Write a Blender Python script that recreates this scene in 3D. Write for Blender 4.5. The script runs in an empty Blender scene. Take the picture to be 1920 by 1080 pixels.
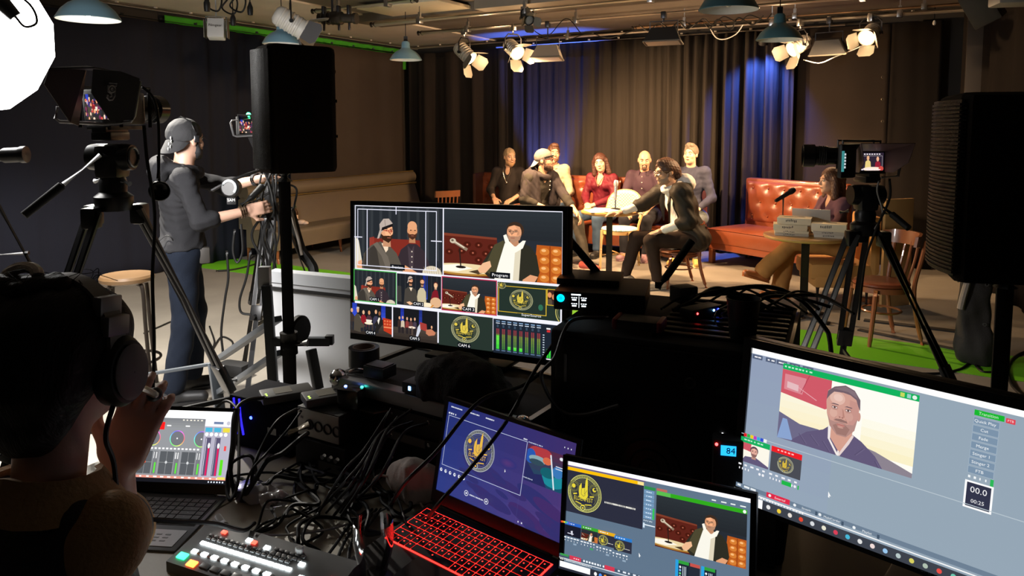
import bpy, bmesh, math, random
import numpy as np
from mathutils import Vector, Matrix, Euler
random.seed(7)
SC = bpy.context.scene
COL = SC.collection
PI = math.pi
rad = math.radians
V = Vector

# ---------------------------------------------------------------- camera model
F_PX, CX, CY, PITCH = 1380.0, 960.0, 360.0, rad(5.0)
CAM = V((0, 0, 1.65))
_F = V((0, math.cos(PITCH), -math.sin(PITCH))); _U = V((0, math.sin(PITCH), math.cos(PITCH)))
def ray(u, v):
    return V((1, 0, 0)) * ((u - CX) / F_PX) + _F + _U * ((CY - v) / F_PX)
def G(u, v, z=0.0):
    d = ray(u, v); return CAM + d * ((z - CAM.z) / d.z)
def W(u, v, Y):
    d = ray(u, v); return CAM + d * (Y / d.y)

# ---------------------------------------------------------------- materials
_M = {}
def mat(name, col, rough=0.6, metal=0.0, bump=0.0, bscale=80.0, var=0.0, vscale=6.0, emit=None, estr=0.0,
        trans=0.0, alpha=1.0, coat=0.0, spec=0.5, stretch=None, sheen=0.0):
    if name in _M: return _M[name]
    m = bpy.data.materials.new(name); m.use_nodes = True
    nt = m.node_tree; b = nt.nodes['Principled BSDF']
    c4 = (*col, 1.0)
    b.inputs['Base Color'].default_value = c4
    b.inputs['Roughness'].default_value = rough
    b.inputs['Metallic'].default_value = metal
    b.inputs['Specular IOR Level'].default_value = spec
    if trans: b.inputs['Transmission Weight'].default_value = trans
    if alpha < 1: b.inputs['Alpha'].default_value = alpha
    if coat: b.inputs['Coat Weight'].default_value = coat
    if sheen: b.inputs['Sheen Weight'].default_value = sheen
    if emit:
        b.inputs['Emission Color'].default_value = (*emit, 1); b.inputs['Emission Strength'].default_value = estr
    if var or bump:
        tc = nt.nodes.new('ShaderNodeTexCoord'); mp = nt.nodes.new('ShaderNodeMapping')
        nt.links.new(tc.outputs['Object'], mp.inputs['Vector'])
        if stretch: mp.inputs['Scale'].default_value = stretch
    if var:
        n = nt.nodes.new('ShaderNodeTexNoise'); n.inputs['Scale'].default_value = vscale; n.inputs['Detail'].default_value = 6
        nt.links.new(mp.outputs['Vector'], n.inputs['Vector'])
        mx = nt.nodes.new('ShaderNodeMix'); mx.data_type = 'RGBA'
        mx.inputs[6].default_value = (*[max(0, c * (1 - var)) for c in col], 1)
        mx.inputs[7].default_value = (*[min(1, c * (1 + var)) for c in col], 1)
        nt.links.new(n.outputs['Fac'], mx.inputs[0]); nt.links.new(mx.outputs[2], b.inputs['Base Color'])
    if bump:
        n = nt.nodes.new('ShaderNodeTexNoise'); n.inputs['Scale'].default_value = bscale; n.inputs['Detail'].default_value = 4
        nt.links.new(mp.outputs['Vector'], n.inputs['Vector'])
        bp = nt.nodes.new('ShaderNodeBump'); bp.inputs['Strength'].default_value = bump; bp.inputs['Distance'].default_value = 0.01
        nt.links.new(n.outputs['Fac'], bp.inputs['Height']); nt.links.new(bp.outputs['Normal'], b.inputs['Normal'])
    _M[name] = m
    return m
def glow(name, col, s):
    return mat(name, (0.02, 0.02, 0.02), 0.5, emit=col, estr=s)
BLK = mat('black_plastic', (0.012, 0.012, 0.013), 0.45, bump=0.05, bscale=400)
BLKM = mat('black_matte', (0.010, 0.010, 0.011), 0.8, bump=0.1, bscale=300)
BLKG = mat('black_gloss', (0.008, 0.008, 0.009), 0.2)
RUB = mat('black_rubber_cable', (0.007, 0.007, 0.007), 0.55, spec=.3)
GRYM = mat('grey_metal', (0.30, 0.31, 0.32), 0.35, 0.9)
ALU = mat('aluminium', (0.55, 0.55, 0.56), 0.32, 1.0)
CHR = mat('chrome', (0.75, 0.75, 0.76), 0.15, 1.0)
DKM = mat('dark_metal', (0.05, 0.05, 0.055), 0.35, 0.8)
WHT = mat('white_plastic', (0.75, 0.75, 0.74), 0.45)

# ---------------------------------------------------------------- objects
def tag(o, label=None, cat=None, group=None, kind=None):
    if label: o['label'] = label
    if cat: o['category'] = cat
    if group: o['group'] = group
    if kind: o['kind'] = kind
    return o
def thing(name, label, cat, loc=(0, 0, 0), rz=0.0, group=None, rot=None):
    o = bpy.data.objects.new(name, None); COL.objects.link(o)
    o.empty_display_size = 0.1
    o.location = loc; o.rotation_euler = rot if rot else (0, 0, rz)
    return tag(o, label, cat, group)
def copy_thing(src, loc, rz, label, group=None, rot=None):
    def rec(o, par):
        c = o.copy(); COL.objects.link(c)
        if par is not None: c.parent = par
        for ch in list(o.children): rec(ch, c)
        return c
    r = rec(src, None); r.location = loc; r.rotation_euler = rot if rot else (0, 0, rz)
    r['label'] = label
    if group: r['group'] = group
    return r

def basis(d, up=V((0, 0, 1))):
    d = V(d).normalized()
    if abs(d.dot(up)) > 0.98: up = V((0, 1, 0))
    x = d.cross(up).normalized(); y = x.cross(d).normalized()
    return x, y, d

class MB:
    def __init__(s): s.v = []; s.f = []; s.c = []
    def add(s, vs, fs):
        b = len(s.v); s.v += [tuple(p) for p in vs]; s.f += [tuple(i + b for i in f) for f in fs]; return s
    def box(s, c, size, rot=None, bev=0.0):
        bm = bmesh.new(); bmesh.ops.create_cube(bm, size=1.0)
        bmesh.ops.scale(bm, vec=size, verts=bm.verts)
        if bev > 0:
            bmesh.ops.bevel(bm, geom=list(bm.edges), offset=min(bev, min(size) * 0.49), segments=2, profile=0.6, affect='EDGES')
        M = Matrix.Translation(c) @ (rot.to_4x4() if rot else Matrix.Identity(4))
        bm.verts.index_update()
        s.add([M @ v.co for v in bm.verts], [[v.index for v in f.verts] for f in bm.faces]); bm.free(); return s
    def obox(s, a, b, w, h, up=V((0, 0, 1)), bev=0.0):      # bar from a to b with rectangular section
        a, b = V(a), V(b); x, y, d = basis(b - a, up)
        R = Matrix((x, y, d)).transposed()
        return s.box((a + b) / 2, (w, h, (b - a).length), R, bev)
    def tube(s, pts, r, n=8, caps=True, closed=False):
        pts = [V(p) for p in pts]; k = len(pts)
        rs = r if isinstance(r, (list, tuple)) else [r] * k
        vs, fs = [], []; px = None
        for i, p in enumerate(pts):
            if closed: d = pts[(i + 1) % k] - pts[i - 1]
            else: d = pts[min(i + 1, k - 1)] - pts[max(i - 1, 0)]
            d = d.normalized() if d.length > 1e-9 else V((0, 0, 1))
            if px is None: px, py, _ = basis(d)
            else:
                px = px - d * px.dot(d)
                px = px.normalized() if px.length > 1e-6 else basis(d)[0]
                py = d.cross(px)
            for j in range(n):
                a = 2 * PI * j / n; vs.append(p + (px * math.cos(a) + py * math.sin(a)) * rs[i])
        for i in range(k if closed else k - 1):
            i2 = (i + 1) % k
            for j in range(n):
                j2 = (j + 1) % n
                fs.append((i * n + j, i * n + j2, i2 * n + j2, i2 * n + j))
        if caps and not closed:
            fs.append(tuple(range(n - 1, -1, -1))); fs.append(tuple((k - 1) * n + j for j in range(n)))
        return s.add(vs, fs)
    def cyl(s, a, b, r, n=16, r2=None): return s.tube([a, b], [r, r if r2 is None else r2], n)
    def lathe(s, prof, n=24, o=(0, 0, 0), axis=(0, 0, 1), a0=0, a1=2 * PI):
        x, y, d = basis(axis); o = V(o); vs, fs = [], []; k = len(prof)
        full = abs(a1 - a0 - 2 * PI) < 1e-6; m = n if full else n + 1
        for (r, z) in prof:
            for j in range(m):
                a = a0 + (a1 - a0) * j / n; vs.append(o + (x * math.cos(a) + y * math.sin(a)) * max(r, 1e-5) + d * z)
        for i in range(k - 1):
            for j in range(n):
                j2 = (j + 1) % m
                fs.append((i * m + j, i * m + j2, (i + 1) * m + j2, (i + 1) * m + j))
        return s.add(vs, fs)
    def ell(s, c, r, n=16, R=None, k=10):
        vs, fs = [], []
        for i in range(k + 1):
            t = PI * i / k
            for j in range(n):
                a = 2 * PI * j / n
                p = V((max(math.sin(t), 1e-4) * math.cos(a) * r[0], max(math.sin(t), 1e-4) * math.sin(a) * r[1], math.cos(t) * r[2]))
                vs.append(V(c) + (R @ p if R else p))
        for i in range(k):
            for j in range(n):
                j2 = (j + 1) % n; fs.append((i * n + j, (i + 1) * n + j, (i + 1) * n + j2, i * n + j2))
        return s.add(vs, fs)
    def prism(s, poly, h, M=None):
        M = M or Matrix.Identity(4); n = len(poly)
        vs = [M @ V((p[0], p[1], 0)) for p in poly] + [M @ V((p[0], p[1], h)) for p in poly]
        fs = [tuple(range(n - 1, -1, -1)), tuple(range(n, 2 * n))] + [(i, (i + 1) % n, n + (i + 1) % n, n + i) for i in range(n)]
        return s.add(vs, fs)
    def loft(s, rings, caps=True, closed=True):
        n = len(rings[0]); vs = [p for r in rings for p in r]; fs = []
        for i in range(len(rings) - 1):
            for j in range(n if closed else n - 1):
                j2 = (j + 1) % n; fs.append((i * n + j, i * n + j2, (i + 1) * n + j2, (i + 1) * n + j))
        if caps:
            fs.append(tuple(range(n - 1, -1, -1))); fs.append(tuple((len(rings) - 1) * n + j for j in range(n)))
        return s.add(vs, fs)
    def quad(s, a, b, c, d): return s.add([a, b, c, d], [(0, 1, 2, 3)])
    def build(s, name, m, parent=None, smooth=None, label=None):
        me = bpy.data.meshes.new(name); me.from_pydata(s.v, [], s.f); me.validate(); me.update()
        me.materials.append(m)
        if smooth is None or smooth > 0:
            try: me.shade_smooth(); me.set_sharp_from_angle(angle=rad(40 if smooth is None else smooth))
            except Exception: pass
        o = bpy.data.objects.new(name, me); COL.objects.link(o)
        if parent is not None: o.parent = parent
        if label: o['label'] = label
        return o

def cat_rom(pts, n=8):
    pts = [V(p) for p in pts]; out = []
    P = [pts[0] * 2 - pts[1]] + pts + [pts[-1] * 2 - pts[-2]]
    for i in range(1, len(P) - 2):
        a, b, c, d = P[i - 1], P[i], P[i + 1], P[i + 2]
        for k in range(n):
            t = k / n
            out.append(0.5 * (2 * b + (c - a) * t + (2 * a - 5 * b + 4 * c - d) * t * t + (3 * b - a - 3 * c + d) * t ** 3))
    out.append(pts[-1]); return out
def cable(name, label, pts, r=0.004, m=None, group=None, n=8, cat='cable'):
    o = MB().tube(cat_rom(pts, n), r, 7).build(name, m or RUB)
    return tag(o, label, cat, group)
def text_mesh(body, size, align='CENTER', ext=0.0):
    cu = bpy.data.curves.new('txt', 'FONT'); cu.body = body; cu.size = size; cu.align_x = align; cu.align_y = 'CENTER'; cu.resolution_u = 2
    cu.extrude = ext
    ob = bpy.data.objects.new('txt', cu); COL.objects.link(ob)
    me = bpy.data.meshes.new_from_object(ob.evaluated_get(bpy.context.evaluated_depsgraph_get()))
    vs = [v.co.copy() for v in me.vertices]; fs = [tuple(p.vertices) for p in me.polygons]
    bpy.data.objects.remove(ob); bpy.data.curves.remove(cu); bpy.data.meshes.remove(me)
    return vs, fs
def lettering(name, body, size, M, m, parent, ext=0.0004):
    vs, fs = text_mesh(body, size, ext=ext); b = MB(); b.add([M @ v for v in vs], fs); return b.build(name, m, parent, smooth=0)

# ---------------------------------------------------------------- organic surfaces
class SDF:
    def __init__(s): s.ops = []
    def _o(s, lo, hi, fn, k, mode): s.ops.append((np.array(lo, float), np.array(hi, float), fn, k, mode)); return s
    def rc(s, a, b, r1, r2, k=0.02, mode='u'):
        a = np.array(a, float); b = np.array(b, float); ab = b - a; L = float(ab @ ab) + 1e-12; R = max(r1, r2)
        def fn(X, Y, Z):
            t = np.clip(((X - a[0]) * ab[0] + (Y - a[1]) * ab[1] + (Z - a[2]) * ab[2]) / L, 0, 1)
            return np.sqrt((X - a[0] - t * ab[0]) ** 2 + (Y - a[1] - t * ab[1]) ** 2 + (Z - a[2] - t * ab[2]) ** 2) - (r1 + (r2 - r1) * t)
        return s._o(np.minimum(a, b) - R, np.maximum(a, b) + R, fn, k, mode)
    def el(s, c, r, R=None, k=0.02, mode='u'):
        c = np.array(c, float); r = np.array(r, float); M = np.array(R, float) if R is not None else np.eye(3); m = r.max()
        def fn(X, Y, Z):
            x, y, z = X - c[0], Y - c[1], Z - c[2]
            q = [(M[0, i] * x + M[1, i] * y + M[2, i] * z) for i in range(3)]
            k0 = np.sqrt(sum((q[i] / r[i]) ** 2 for i in range(3))) + 1e-9; k1 = np.sqrt(sum((q[i] / r[i] ** 2) ** 2 for i in range(3))) + 1e-9
            return k0 * (k0 - 1) / k1
        return s._o(c - m, c + m, fn, k, mode)
    def bx(s, c, h, R=None, rnd=0.01, k=0.01, mode='u'):
        c = np.array(c, float); h = np.array(h, float); M = np.array(R, float) if R is not None else np.eye(3); m = float(np.linalg.norm(h))
        def fn(X, Y, Z):
            x, y, z = X - c[0], Y - c[1], Z - c[2]
            q = [np.abs(M[0, i] * x + M[1, i] * y + M[2, i] * z) - h[i] + rnd for i in range(3)]
            return np.sqrt(sum(np.maximum(t, 0) ** 2 for t in q)) + np.minimum(np.maximum(q[0], np.maximum(q[1], q[2])), 0) - rnd
        return s._o(c - m, c + m, fn, k, mode)
    def mesh(s, h, noise=0.0, nscale=22.0, seed=1):
        us = [o for o in s.ops if o[4] == 'u']
        lo = np.min([o[0] for o in us], axis=0) - 3 * h - noise - 0.01; hi = np.max([o[1] for o in us], axis=0) + 3 * h + noise + 0.01
        n = np.ceil((hi - lo) / h).astype(int) + 1
        F = np.full(n, 0.25, np.float32)
        ax = [lo[i] + h * np.arange(n[i]) for i in range(3)]
        for (a, b, fn, k, mode) in s.ops:
            pad = k + 2 * h + 0.02
            i0 = np.maximum(np.floor((a - pad - lo) / h).astype(int), 0); i1 = np.minimum(np.ceil((b + pad - lo) / h).astype(int) + 1, n)
            if (i1 <= i0).any(): continue
            sl = tuple(slice(i0[i], i1[i]) for i in range(3))
            X, Y, Z = np.meshgrid(*[ax[i][sl[i]] for i in range(3)], indexing='ij', sparse=True)
            d = fn(X, Y, Z); f = F[sl]
            if mode == 'u':
                hh = np.maximum(k - np.abs(f - d), 0) / k if k > 0 else 0
                F[sl] = np.minimum(f, d) - hh * hh * k * 0.25
            elif mode == 's':
                d = -d; hh = np.maximum(k - np.abs(f - d), 0) / k if k > 0 else 0
                F[sl] = np.maximum(f, d) + hh * hh * k * 0.25
            elif mode == 'i':
                g = np.full(n, 1.0, np.float32); g[sl] = np.maximum(f, d); F = g
        if noise:
            rg = np.random.RandomState(seed); X, Y, Z = np.meshgrid(*ax, indexing='ij', sparse=True)
            N = 0
            for q in range(5):
                w = rg.normal(size=3) * nscale * (1 + q * 0.5); N = N + np.sin(w[0] * X + w[1] * Y + w[2] * Z + rg.rand() * 6) / (1 + q * 0.5)
            F = F + (noise * N * 0.5).astype(np.float32)
        S = F < 0
        cnt = np.zeros(n - 1, np.int8); C = [(i, j, k) for i in (0, 1) for j in (0, 1) for k in (0, 1)]
        sub = lambda A, c: A[c[0]:n[0] - 1 + c[0], c[1]:n[1] - 1 + c[1], c[2]:n[2] - 1 + c[2]]
        for c in C: cnt += sub(S, c)
        act = (cnt > 0) & (cnt < 8); I = np.argwhere(act)
        idx = np.full(n - 1, -1, np.int64); idx[act] = np.arange(len(I))
        acc = np.zeros((len(I), 3)); m = np.zeros(len(I))
        for c in C:
            for q in range(3):
                if c[q]: continue
                d = list(c); d[q] = 1
                fa = F[I[:, 0] + c[0], I[:, 1] + c[1], I[:, 2] + c[2]]; fb = F[I[:, 0] + d[0], I[:, 1] + d[1], I[:, 2] + d[2]]
                x = (fa < 0) != (fb < 0); t = np.where(x, fa / np.where(x, fa - fb, 1), 0)
                p = np.tile(np.array(c, float), (len(I), 1)); p[:, q] += t
                acc += p * x[:, None]; m += x
        P = lo + h * (I + acc / np.maximum(m, 1)[:, None])
        fs = []
        for q in range(3):
            r, t = (q + 1) % 3, (q + 2) % 3
            a = [slice(None)] * 3; b = [slice(None)] * 3; a[q] = slice(0, n[q] - 1); b[q] = slice(1, n[q])
            for w in (r, t): a[w] = slice(1, n[w] - 1); b[w] = slice(1, n[w] - 1)
            sa, sb = S[tuple(a)], S[tuple(b)]
            E = np.argwhere(sa != sb)
            if not len(E): continue
            fl = sa[E[:, 0], E[:, 1], E[:, 2]]
            E = E.copy(); E[:, r] += 1; E[:, t] += 1
            def at(dr, dt):
                Q = E.copy(); Q[:, r] -= dr; Q[:, t] -= dt; return idx[Q[:, 0], Q[:, 1], Q[:, 2]]
            qd = np.stack([at(1, 1), at(0, 1), at(0, 0), at(1, 0)], 1)
            qd[~fl] = qd[~fl][:, ::-1]; fs.append(qd)
        return P, np.concatenate(fs)
    def build(s, name, m, parent, h, noise=0.0, nscale=22.0, seed=1, label=None):
        P, Q = s.mesh(h, noise, nscale, seed)
        me = bpy.data.meshes.new(name); me.vertices.add(len(P)); me.vertices.foreach_set('co', P.astype(np.float32).ravel())
        me.loops.add(Q.size); me.loops.foreach_set('vertex_index', Q.astype(np.int32).ravel())
        me.polygons.add(len(Q)); me.polygons.foreach_set('loop_start', np.arange(0, Q.size, 4, dtype=np.int32))
        me.update(); me.validate(); me.shade_smooth(); me.materials.append(m)
        o = bpy.data.objects.new(name, me); COL.objects.link(o)
        if parent is not None: o.parent = parent
        if label: o['label'] = label
        return o
# ---------------------------------------------------------------- camera and render look
cd = bpy.data.cameras.new('camera'); cam = bpy.data.objects.new('camera', cd); COL.objects.link(cam)
cam.location = CAM; cam.rotation_euler = (PI / 2 - PITCH, 0, 0)
cd.sensor_width = 36; cd.lens = F_PX / 1920 * 36; cd.shift_y = -(540 - CY) / 1920; cd.clip_start = 0.02
SC.camera = cam
SC.view_settings.view_transform = 'Standard'; SC.view_settings.look = 'None'; SC.view_settings.gamma = 1; SC.view_settings.exposure = 0.0
wd = bpy.data.worlds.new('world'); SC.world = wd; wd.use_nodes = True
wd.node_tree.nodes['Background'].inputs[0].default_value = (0.55, 0.6, 0.75, 1); wd.node_tree.nodes['Background'].inputs[1].default_value = 0.003

# ---------------------------------------------------------------- room shell
A = V((-1.75, 12.6, 0)); B = V((5.25, 8.45, 0))            # back wall line
DW = (B - A).normalized(); NW = V((DW.y, -DW.x, 0))        # along the back wall / into the room
if NW.y > 0: NW = -NW
LW = V((-.5, -.866, 0))                                     # left wall, from the corner towards the viewer
RW_END = V((3.0, -0.6, 0)); LEND = A + LW * 16
RH = 3.02
def struct(name, mb, m, smooth=0): return tag(mb.build(name, m, None, smooth), kind='structure')
def slab(a, b, th, h, out):
    a, b = V(a), V(b); o = V(out).normalized() * th
    return MB().loft([[a, b, b + o, a + o], [p + V((0, 0, h)) for p in (a, b, b + o, a + o)]])
m_floor = mat('floor_concrete', (0.26, 0.235, 0.20), 0.55, bump=0.15, bscale=30, var=0.3, vscale=2.0)
m_ceil = mat('ceiling_plaster', (0.17, 0.145, 0.12), 0.9, bump=0.2, bscale=12, var=0.15, vscale=3)
m_wall = mat('wall_dark', (0.03, 0.027, 0.025), 0.9, bump=0.2, bscale=20)
O = V((0, 0, 0))
fl = [A, B, RW_END, V((-7.5, -0.6, 0)), LEND]
struct('floor', MB().prism([(p.x, p.y) for p in fl], 0.1, Matrix.Translation((0, 0, -0.1))), m_floor)
struct('ceiling', MB().prism([(p.x, p.y) for p in fl], 0.1, Matrix.Translation((0, 0, RH))), m_ceil)
struct('wall_back', slab(A, B, 0.12, RH, -NW), m_wall)
struct('wall_left', slab(A, LEND, 0.12, RH, (-.866, .5, 0)), m_wall)
struct('wall_right', slab(B, RW_END, 0.12, RH, (1, -.25, 0)), m_wall)
struct('baseboard_left', slab(A + V((.02, -.012, 0)), A + LW * 9 + V((.02, -.012, 0)), 0.015, 0.08, (-.866, .5, 0)), mat('baseboard_dark', (0.02, 0.018, 0.016), 0.6))
q0, q1 = A + LW * 10, A; nr = V((.866, -.5, 0)) * 1.75
struct('trim_3', MB().loft([[q0, q1, q1 + nr, q0 + nr], [p + V((0, 0, .02)) for p in (q0, q1, q1 + nr, q0 + nr)]]), mat('ceiling_plaster_light', (0.62, 0.55, 0.47), 0.9, bump=0.2, bscale=12, var=0.15, vscale=3)).location.z = RH - .021
# lowered beams / ducts of the ceiling
m_beam = mat('ceiling_beam_brown', (0.16, 0.13, 0.10), 0.8, bump=0.2, bscale=15, var=0.2)
def along(p, L, w, h, z):
    p = V(p); return MB().obox(p + V((0, 0, z)), p + DW * L + V((0, 0, z)), w, h)
struct('trim_1', along(W(690, 30, 9.3).xy.to_3d(), 5.2, 0.5, 0.10, RH - 0.05), m_beam)
struct('trim_2', along(W(900, 30, 7.9).xy.to_3d(), 4.2, 0.22, 0.14, RH - 0.07), mat('ceiling_duct_tan', (0.30, 0.25, 0.19), 0.55, 0.2, bump=0.1, bscale=20, var=0.2))
pc = G(790, 8, 3.0)
panel = MB().box(V((0, 0, 0)), (1.1, 0.75, 0.035), None, 0.004).build('ceiling_panel', mat('acoustic_panel_cream', (0.72, 0.62, 0.46), 0.9, bump=0.2, bscale=120, var=0.08, vscale=30))
panel.location = (pc.x - 0.05, pc.y + 0.05, 2.965); panel.rotation_euler = (0, 0, rad(-30)); tag(panel, 'cream acoustic panel fixed flat under the ceiling above the pipes', 'panel')

# ---------------------------------------------------------------- green floor strip
gs = V((-3.35, 8.72, 0)); gd = V((5.9, -3.3, 0)).normalized(); gn = V((-gd.y, gd.x, 0))
if gn.y < 0: gn = -gn
g = MB(); ring = []
for i in range(60):
    p = gs - gd * 1.2 + gd * (9.6 * i / 59); wv = 0.012 * math.sin(i * 1.3) * math.sin(i * .37)
    ring.append([p - gn * (0.27 + wv) + V((0, 0, .004)), p + gn * (0.34 - wv) + V((0, 0, .004)), p + gn * (0.34 - wv) + V((0, 0, .001)), p - gn * (0.27 + wv) + V((0, 0, .001))])
g.loft(ring)
tag(g.build('green_floor_mat', mat('chroma_green_vinyl', (0.16, 0.55, 0.015), 0.5, bump=0.1, bscale=8, var=0.12, vscale=3)), 'bright green vinyl strip laid across the floor from wall to wall', 'floor mat')
# dark strips standing in for chair shadows on the floor right of the stage
for k, (ua, va, ub, vb, w) in enumerate([(1610, 618, 1790, 655, .05), (1620, 600, 1800, 622, .07)]):
    a, b = G(ua, va, .006), G(ub, vb, .006)
    o = MB().obox(a, b, w, 0.012).build('floor_shadow_strip', mat('shadow_strip_black', (0.02, .018, .016), 0.7))
    tag(o, ['narrow black cable cover on the floor behind the green strip at the bentwood chair', 'wide black cable cover on the floor, second behind the green strip'][k], 'cable cover')

# ---------------------------------------------------------------- curtains
def curtain(name, label, a, b, z0, z1, amp, wl, m, seed=0, off=0.0, gather=0.15, thick=0.006, ph=0.0):
    rg = random.Random(seed); a, b = V(a), V(b); L = (b - a).length; d = (b - a) / L; nn = V((-d.y, d.x, 0))
    if nn.dot(V((0, 0, 0)) - a) < 0: nn = -nn
    nx = max(8, int(L / wl * 14)); nz = 14; ph1, ph2, ph3 = [rg.random() * 6 for _ in range(3)]
    vs = []
    for j in range(nz + 1):
        t = j / nz; z = z0 + (z1 - z0) * t
        for i in range(nx + 1):
            x = L * i / nx
            q = x / wl * 2 * PI + ph1 + 0.9 * math.sin(x * 1.7 + ph2) + (1 - t) * 0.5 * math.sin(x * 3.1 + ph3)
            w = (math.sin(q + .55 * math.sin(q)) * 0.72 + 0.25 * math.sin(2.1 * q + ph2) + 0.12 * math.sin(3.7 * q + ph3 + 2 * t))
            e = amp * (0.55 + 0.45 * math.sin(x * 0.9 + ph3)) * (1 - gather * t) * w
            vs.append(a + d * x + nn * (off + e) + V((0, 0, z)))
    fs = [(j * (nx + 1) + i, j * (nx + 1) + i + 1, (j + 1) * (nx + 1) + i + 1, (j + 1) * (nx + 1) + i) for j in range(nz) for i in range(nx)]
    o = MB().add(vs, fs).build(name, m, None, 180)
    md = o.modifiers.new('thickness', 'SOLIDIFY'); md.thickness = thick; md.offset = 0
    return tag(o, label, 'curtain')
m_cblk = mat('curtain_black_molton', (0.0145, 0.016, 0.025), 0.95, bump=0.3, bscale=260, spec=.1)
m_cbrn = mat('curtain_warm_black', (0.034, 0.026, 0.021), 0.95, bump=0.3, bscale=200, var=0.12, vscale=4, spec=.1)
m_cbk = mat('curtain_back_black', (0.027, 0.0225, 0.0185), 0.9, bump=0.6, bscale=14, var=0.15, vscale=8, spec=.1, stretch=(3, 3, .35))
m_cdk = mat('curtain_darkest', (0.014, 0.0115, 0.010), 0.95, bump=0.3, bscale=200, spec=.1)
ZT = 2.86
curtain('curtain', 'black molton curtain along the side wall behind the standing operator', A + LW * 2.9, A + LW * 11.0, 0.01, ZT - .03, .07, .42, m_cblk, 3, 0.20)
curtain('curtain', 'smooth brownish black curtain behind the long beige bench', A + LW * 2.95 + V((.06, -.03, 0)), A + LW * 0.42, 0.01, ZT - .035, .035, .9, mat('curtain_warm_black_lit', (0.060, 0.046, 0.037), 0.95, bump=0.3, bscale=200, var=0.12, vscale=4, spec=.1), 5, 0.20)  # lighter copy of the warm black, its colour standing in for stage light
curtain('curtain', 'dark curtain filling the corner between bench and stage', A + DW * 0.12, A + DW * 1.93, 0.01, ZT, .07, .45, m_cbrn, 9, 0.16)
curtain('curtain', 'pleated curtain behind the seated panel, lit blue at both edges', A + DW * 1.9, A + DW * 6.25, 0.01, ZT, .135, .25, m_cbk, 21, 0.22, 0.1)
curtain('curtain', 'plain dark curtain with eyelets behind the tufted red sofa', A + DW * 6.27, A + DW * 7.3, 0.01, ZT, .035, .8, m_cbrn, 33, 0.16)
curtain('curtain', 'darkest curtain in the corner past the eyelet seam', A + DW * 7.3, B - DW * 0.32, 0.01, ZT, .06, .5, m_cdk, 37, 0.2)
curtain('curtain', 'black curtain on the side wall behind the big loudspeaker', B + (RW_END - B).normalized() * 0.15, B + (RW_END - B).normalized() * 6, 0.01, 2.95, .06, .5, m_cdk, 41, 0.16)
# green screen cloth peeping over the black curtain
gc = []
def green_top(k, a, b, lab):
    o = curtain('green_screen_cloth', lab, a, b, ZT - 0.25, ZT + 0.075, .03, .3, mat('green_cloth', (0.05, 0.36, 0.02), 0.9, bump=0.2, bscale=200), 50 + k, 0.08)
    o['category'] = 'cloth'
green_top(0, A + LW * 4.6, A + LW * 0.2, 'green screen cloth showing as a strip above the black curtain')
# eyelets on the seam
m_eye = mat('eyelet_brass', (0.45, 0.40, 0.30), 0.35, 0.8)
for k in range(3):
    p = W(1658, 147 + 40.5 * k, 8.9); e = MB()
    e.tube([p + V((math.cos(a) * .014, 0, math.sin(a) * .014)) for a in [2 * PI * i / 12 for i in range(12)]], .004, 6, closed=True)
    q = A + DW * ((p - A).dot(DW)) + NW * 0.27
    off = q - p; off.z = 0
    o = e.build('eyelet', m_eye); o.location = off
    tag(o, ['top metal eyelet on the curtain seam behind the camera', 'middle metal eyelet on the curtain seam behind the camera', 'lowest metal eyelet on the curtain seam behind the camera'][k], 'eyelet')
# column on the side wall
cp = W(1836, 150, 7.9)
col = MB().box((0, 0, RH / 2), (0.26, 0.2, RH - .02), None, 0.006); o = tag(col.build('pillar', mat('pillar_dark', (0.05, .042, .036), 0.6, bump=.1), None), kind='structure')
o.location = (cp.x, cp.y, 0); o.rotation_euler = (0, 0, rad(-30))
# ---------------------------------------------------------------- lighting grid
def xf(mb, M): mb.v = [tuple(M @ V(p)) for p in mb.v]; return mb
RIG_Z = 2.80
m_pipe = mat('pipe_steel', (0.62, 0.58, 0.52), 0.32, 0.5, bump=0.03, bscale=60)
m_rail = mat('rail_cream_paint', (0.66, 0.58, 0.50), 0.5, bump=0.05)
m_clampc = mat('clamp_zinc', (0.5, 0.5, 0.5), 0.3, 1.0)
PIPES = {}
def pipe(key, name, label, p, L, r, m, ends=True, cat='pipe', z=RIG_Z):
    p = V((p[0], p[1], z)); t = thing(name, label, cat, p, math.atan2(DW.y, DW.x))
    MB().cyl((0, 0, 0), (L, 0, 0), r, 14).build('tube', m, t)
    if ends:
        for x in (0.0, L): MB().cyl((x - .03, 0, 0), (x + .03, 0, 0), r + .004, 14).build('end_cap', BLK, t)
    n = max(2, int(L / 1.2))
    for i in range(n):
        x = L * (i + .5) / n
        MB().cyl((x, 0, r), (x, 0, RH - z - .01), .006, 8).build('hanger_rod', m_clampc, t)
        b = MB().box((x, 0, 0), (.05, r * 2 + .02, r * 2 + .02), None, .004); b.box((x, 0, r + .03), (.03, .02, .06)); b.build('clamp', m_clampc, t)
    PIPES[key] = (p, L); return t
pipe('A', 'lighting_pipe', 'short steel pipe highest on the side wall end of the rig', G(590, 21, RIG_Z + .05).xy, 1.3, .024, m_pipe, z=RIG_Z + .05)
pipe('B', 'lighting_pipe', 'long steel pipe of the rig closest to the operators', G(700, 46, RIG_Z).xy, 5.2, .026, m_pipe)
pipe('C', 'lighting_pipe', 'long steel pipe in the middle of the rig carrying the lit spotlights', G(788, 62, RIG_Z).xy, 5.6, .026, m_pipe)
pipe('D', 'lighting_pipe', 'steel pipe of the rig closest to the stage curtain', G(985, 75, RIG_Z).xy, 5.0, .024, m_pipe)
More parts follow.
